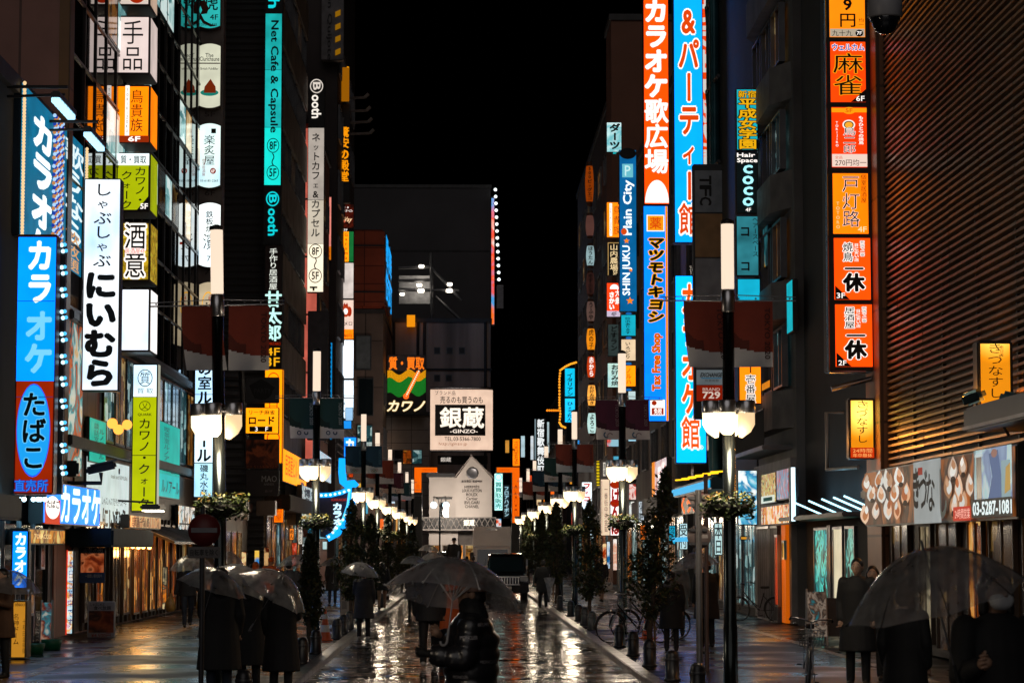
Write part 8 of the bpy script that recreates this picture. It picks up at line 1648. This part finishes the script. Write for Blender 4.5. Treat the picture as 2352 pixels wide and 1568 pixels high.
# 9 right side walkers
person(P(1541, 1258, 47.5).x, 47.5, W, 1.52, 'short person in a long dark coat with a grey fur hood on the right', coat='black', hem=.48, legs='dark', head='furhood', slim=1.08)
lt = MB(); 
person(P(1556, 1258, 56).x, 56, W, 1.70, 'person in light grey seen blurred behind the fur hooded one', coat='grey', hem=.6, legs='dark', head='hood')
person(P(1622, 1258, 49.5).x, 49.5, W+.3, 1.74, 'bulky person in a dark coat behind the grey sign pole', coat='black', hem=.55, legs='black', head='hair', slim=1.1, arms=UPL)
a = P(1592, 1268, 49.8); umbrella(a, .54, (-.15, 0, 1), 'bluish clear umbrella behind the grey sign pole')
person(P(1381, 1258, 90).x, 90, W+.2, 1.64, 'person in a dark coat with a white handbag far on the right', coat='dark', hem=.55, bare=True, pose='walk', head='hair')
m = MB(); m.bbox(-.16, .16, -.06, .06, 0, .26, solid((.55, .52, .48), .5), .03); m.tube([(-.1, 0, .26), (-.06, 0, .44), (.06, 0, .44), (.1, 0, .26)], .012, solid((.5, .45, .4), .5), 6); tag(m.build('handbag', None, (P(1397, 1258, 89.8).x, 89.8, .55)), 'white handbag on the far right walker\'s arm', 'bag')
# closed umbrella held by a shaded figure
person(P(1247, 1258, 82).x, 82, W, 1.6, 'shadowy person beside the wide right conifer holding a closed umbrella', coat='black', hem=.55, arms={'r': [(.24, .03, 1.1), (.26, -.03, .9)]})
m = MB(); m.lathe([(.001, 0), (.02, .05), (.12, .55), (.20, .78), (.13, .80), (.02, .78)], VIN, 12, sx=1, sy=.5); m.tube([(0, 0, -.06), (0, 0, .92)], .008, METAL, 6); 
o = tag(m.build('umbrella', None, (P(1262, 1258, 81.6).x, 81.6, .28)), 'half closed pale umbrella pointing down beside the right conifer', 'umbrella')
# 11 masked man and companion
person(P(1968, 1258, 35.5).x, 35.5, -.35, 1.84, 'man in a dark coat with black mask standing near the turquoise window', coat='black', hem=.46, legs='black', head='hair')
person(P(2003, 1258, 37).x, 37, -.2, 1.72, 'second dark figure just behind the man with the black mask', coat='black', hem=.6, legs='black', head='bob')
person(P(2075, 1258, 24).x, 24, W-.5, 1.62, 'dark figure under the rim of the large right foreground umbrella', coat='black', hem=.6, legs='black', head='hair')
# 12 right foreground, masked, blurred
Y = 14.2
person(P(2288, 1258, Y).x, Y, .25, 1.87, 'masked person with dark hair in the right foreground holding a clear umbrella', coat='black', hem=.6, legs='black', head='bob', mask=True, voxel=.012, arms={'l': [(-.25, -.07, 1.14), (-.22, -.22, 1.20)]})
a = P(2121, 1258, Y-.3); umbrella((a.x, Y-.3, P(2121, 1262, Y-.3).z), .53, (-.27, -.10, 1), 'large blurred clear umbrella in the right foreground', length=.70, rot=.35, ribmat=BLACK, handlemat=BLACK)
# 13 far people under umbrellas in the roadway
for px, py, yy, R, lab in ((952, 1275, 76, .46, 'pale far umbrella left above the large clear umbrella'), (998, 1267, 84, .5, 'grey far umbrella right behind the pale one'), (985, 1250, 112, .5, 'small far umbrella near the street end')):
    a = P(px, py, yy); umbrella(a, R, (.05, 0, 1), lab); person(a.x-.05, yy+.25, W, a.z/1.16, 'far person under the %s' % lab.split(' left')[0].split(' right')[0].split(' near')[0], coat='dark', hem=.5, z0=0)
person(P(1053, 1258, 96).x, 96, W, 1.62, 'traffic guard in an orange vest beyond the large clear umbrella', coat='orange', hem=.8, legs='navy', head='hat', z0=0)
m = MB(); m.bbox(-.24, .24, -.02, .02, .75, 1.45, solid((.55, .22, .16), .5), .02); m.tube([(-.2, 0, 0), (-.2, 0, .8)], .02, METAL, 6); m.tube([(.2, 0, 0), (.2, 0, .8)], .02, METAL, 6); o = tag(m.build('notice_board', None, (P(1032, 1258, 97).x, 97, 0)), 'small reddish notice board beside the traffic guard', 'sign')
for i in range(3): MB().box(-.18, .18, -.026, -.021, 1.0+i*.13, 1.05+i*.13, solid((.35, .1, .06), .5)).build('notice_line', o)
person(P(1043, 1258, 112).x, 112, W, 1.72, 'broad dark figure with hat standing on a low plinth far down the road', coat='black', hem=.6, head='hat', slim=1.25, z0=.75); m = MB(); m.bbox(-.5, .5, -.4, .4, 0, .75, DARK, .03); tag(m.build('plinth', None, (P(1043, 1258, 112).x, 112, 0)), 'low dark plinth under the hatted figure', 'plinth')
for px, yy, lab in ((1072, 118, 'far dark pedestrian left of the white truck'), (1087, 115, 'far dark pedestrian close to the white truck'), (1018, 120, 'far dark pedestrian below the lattice')):
    person(P(px, 1258, yy).x, yy, W, 1.66, lab, coat='dark', hem=.6, z0=0)
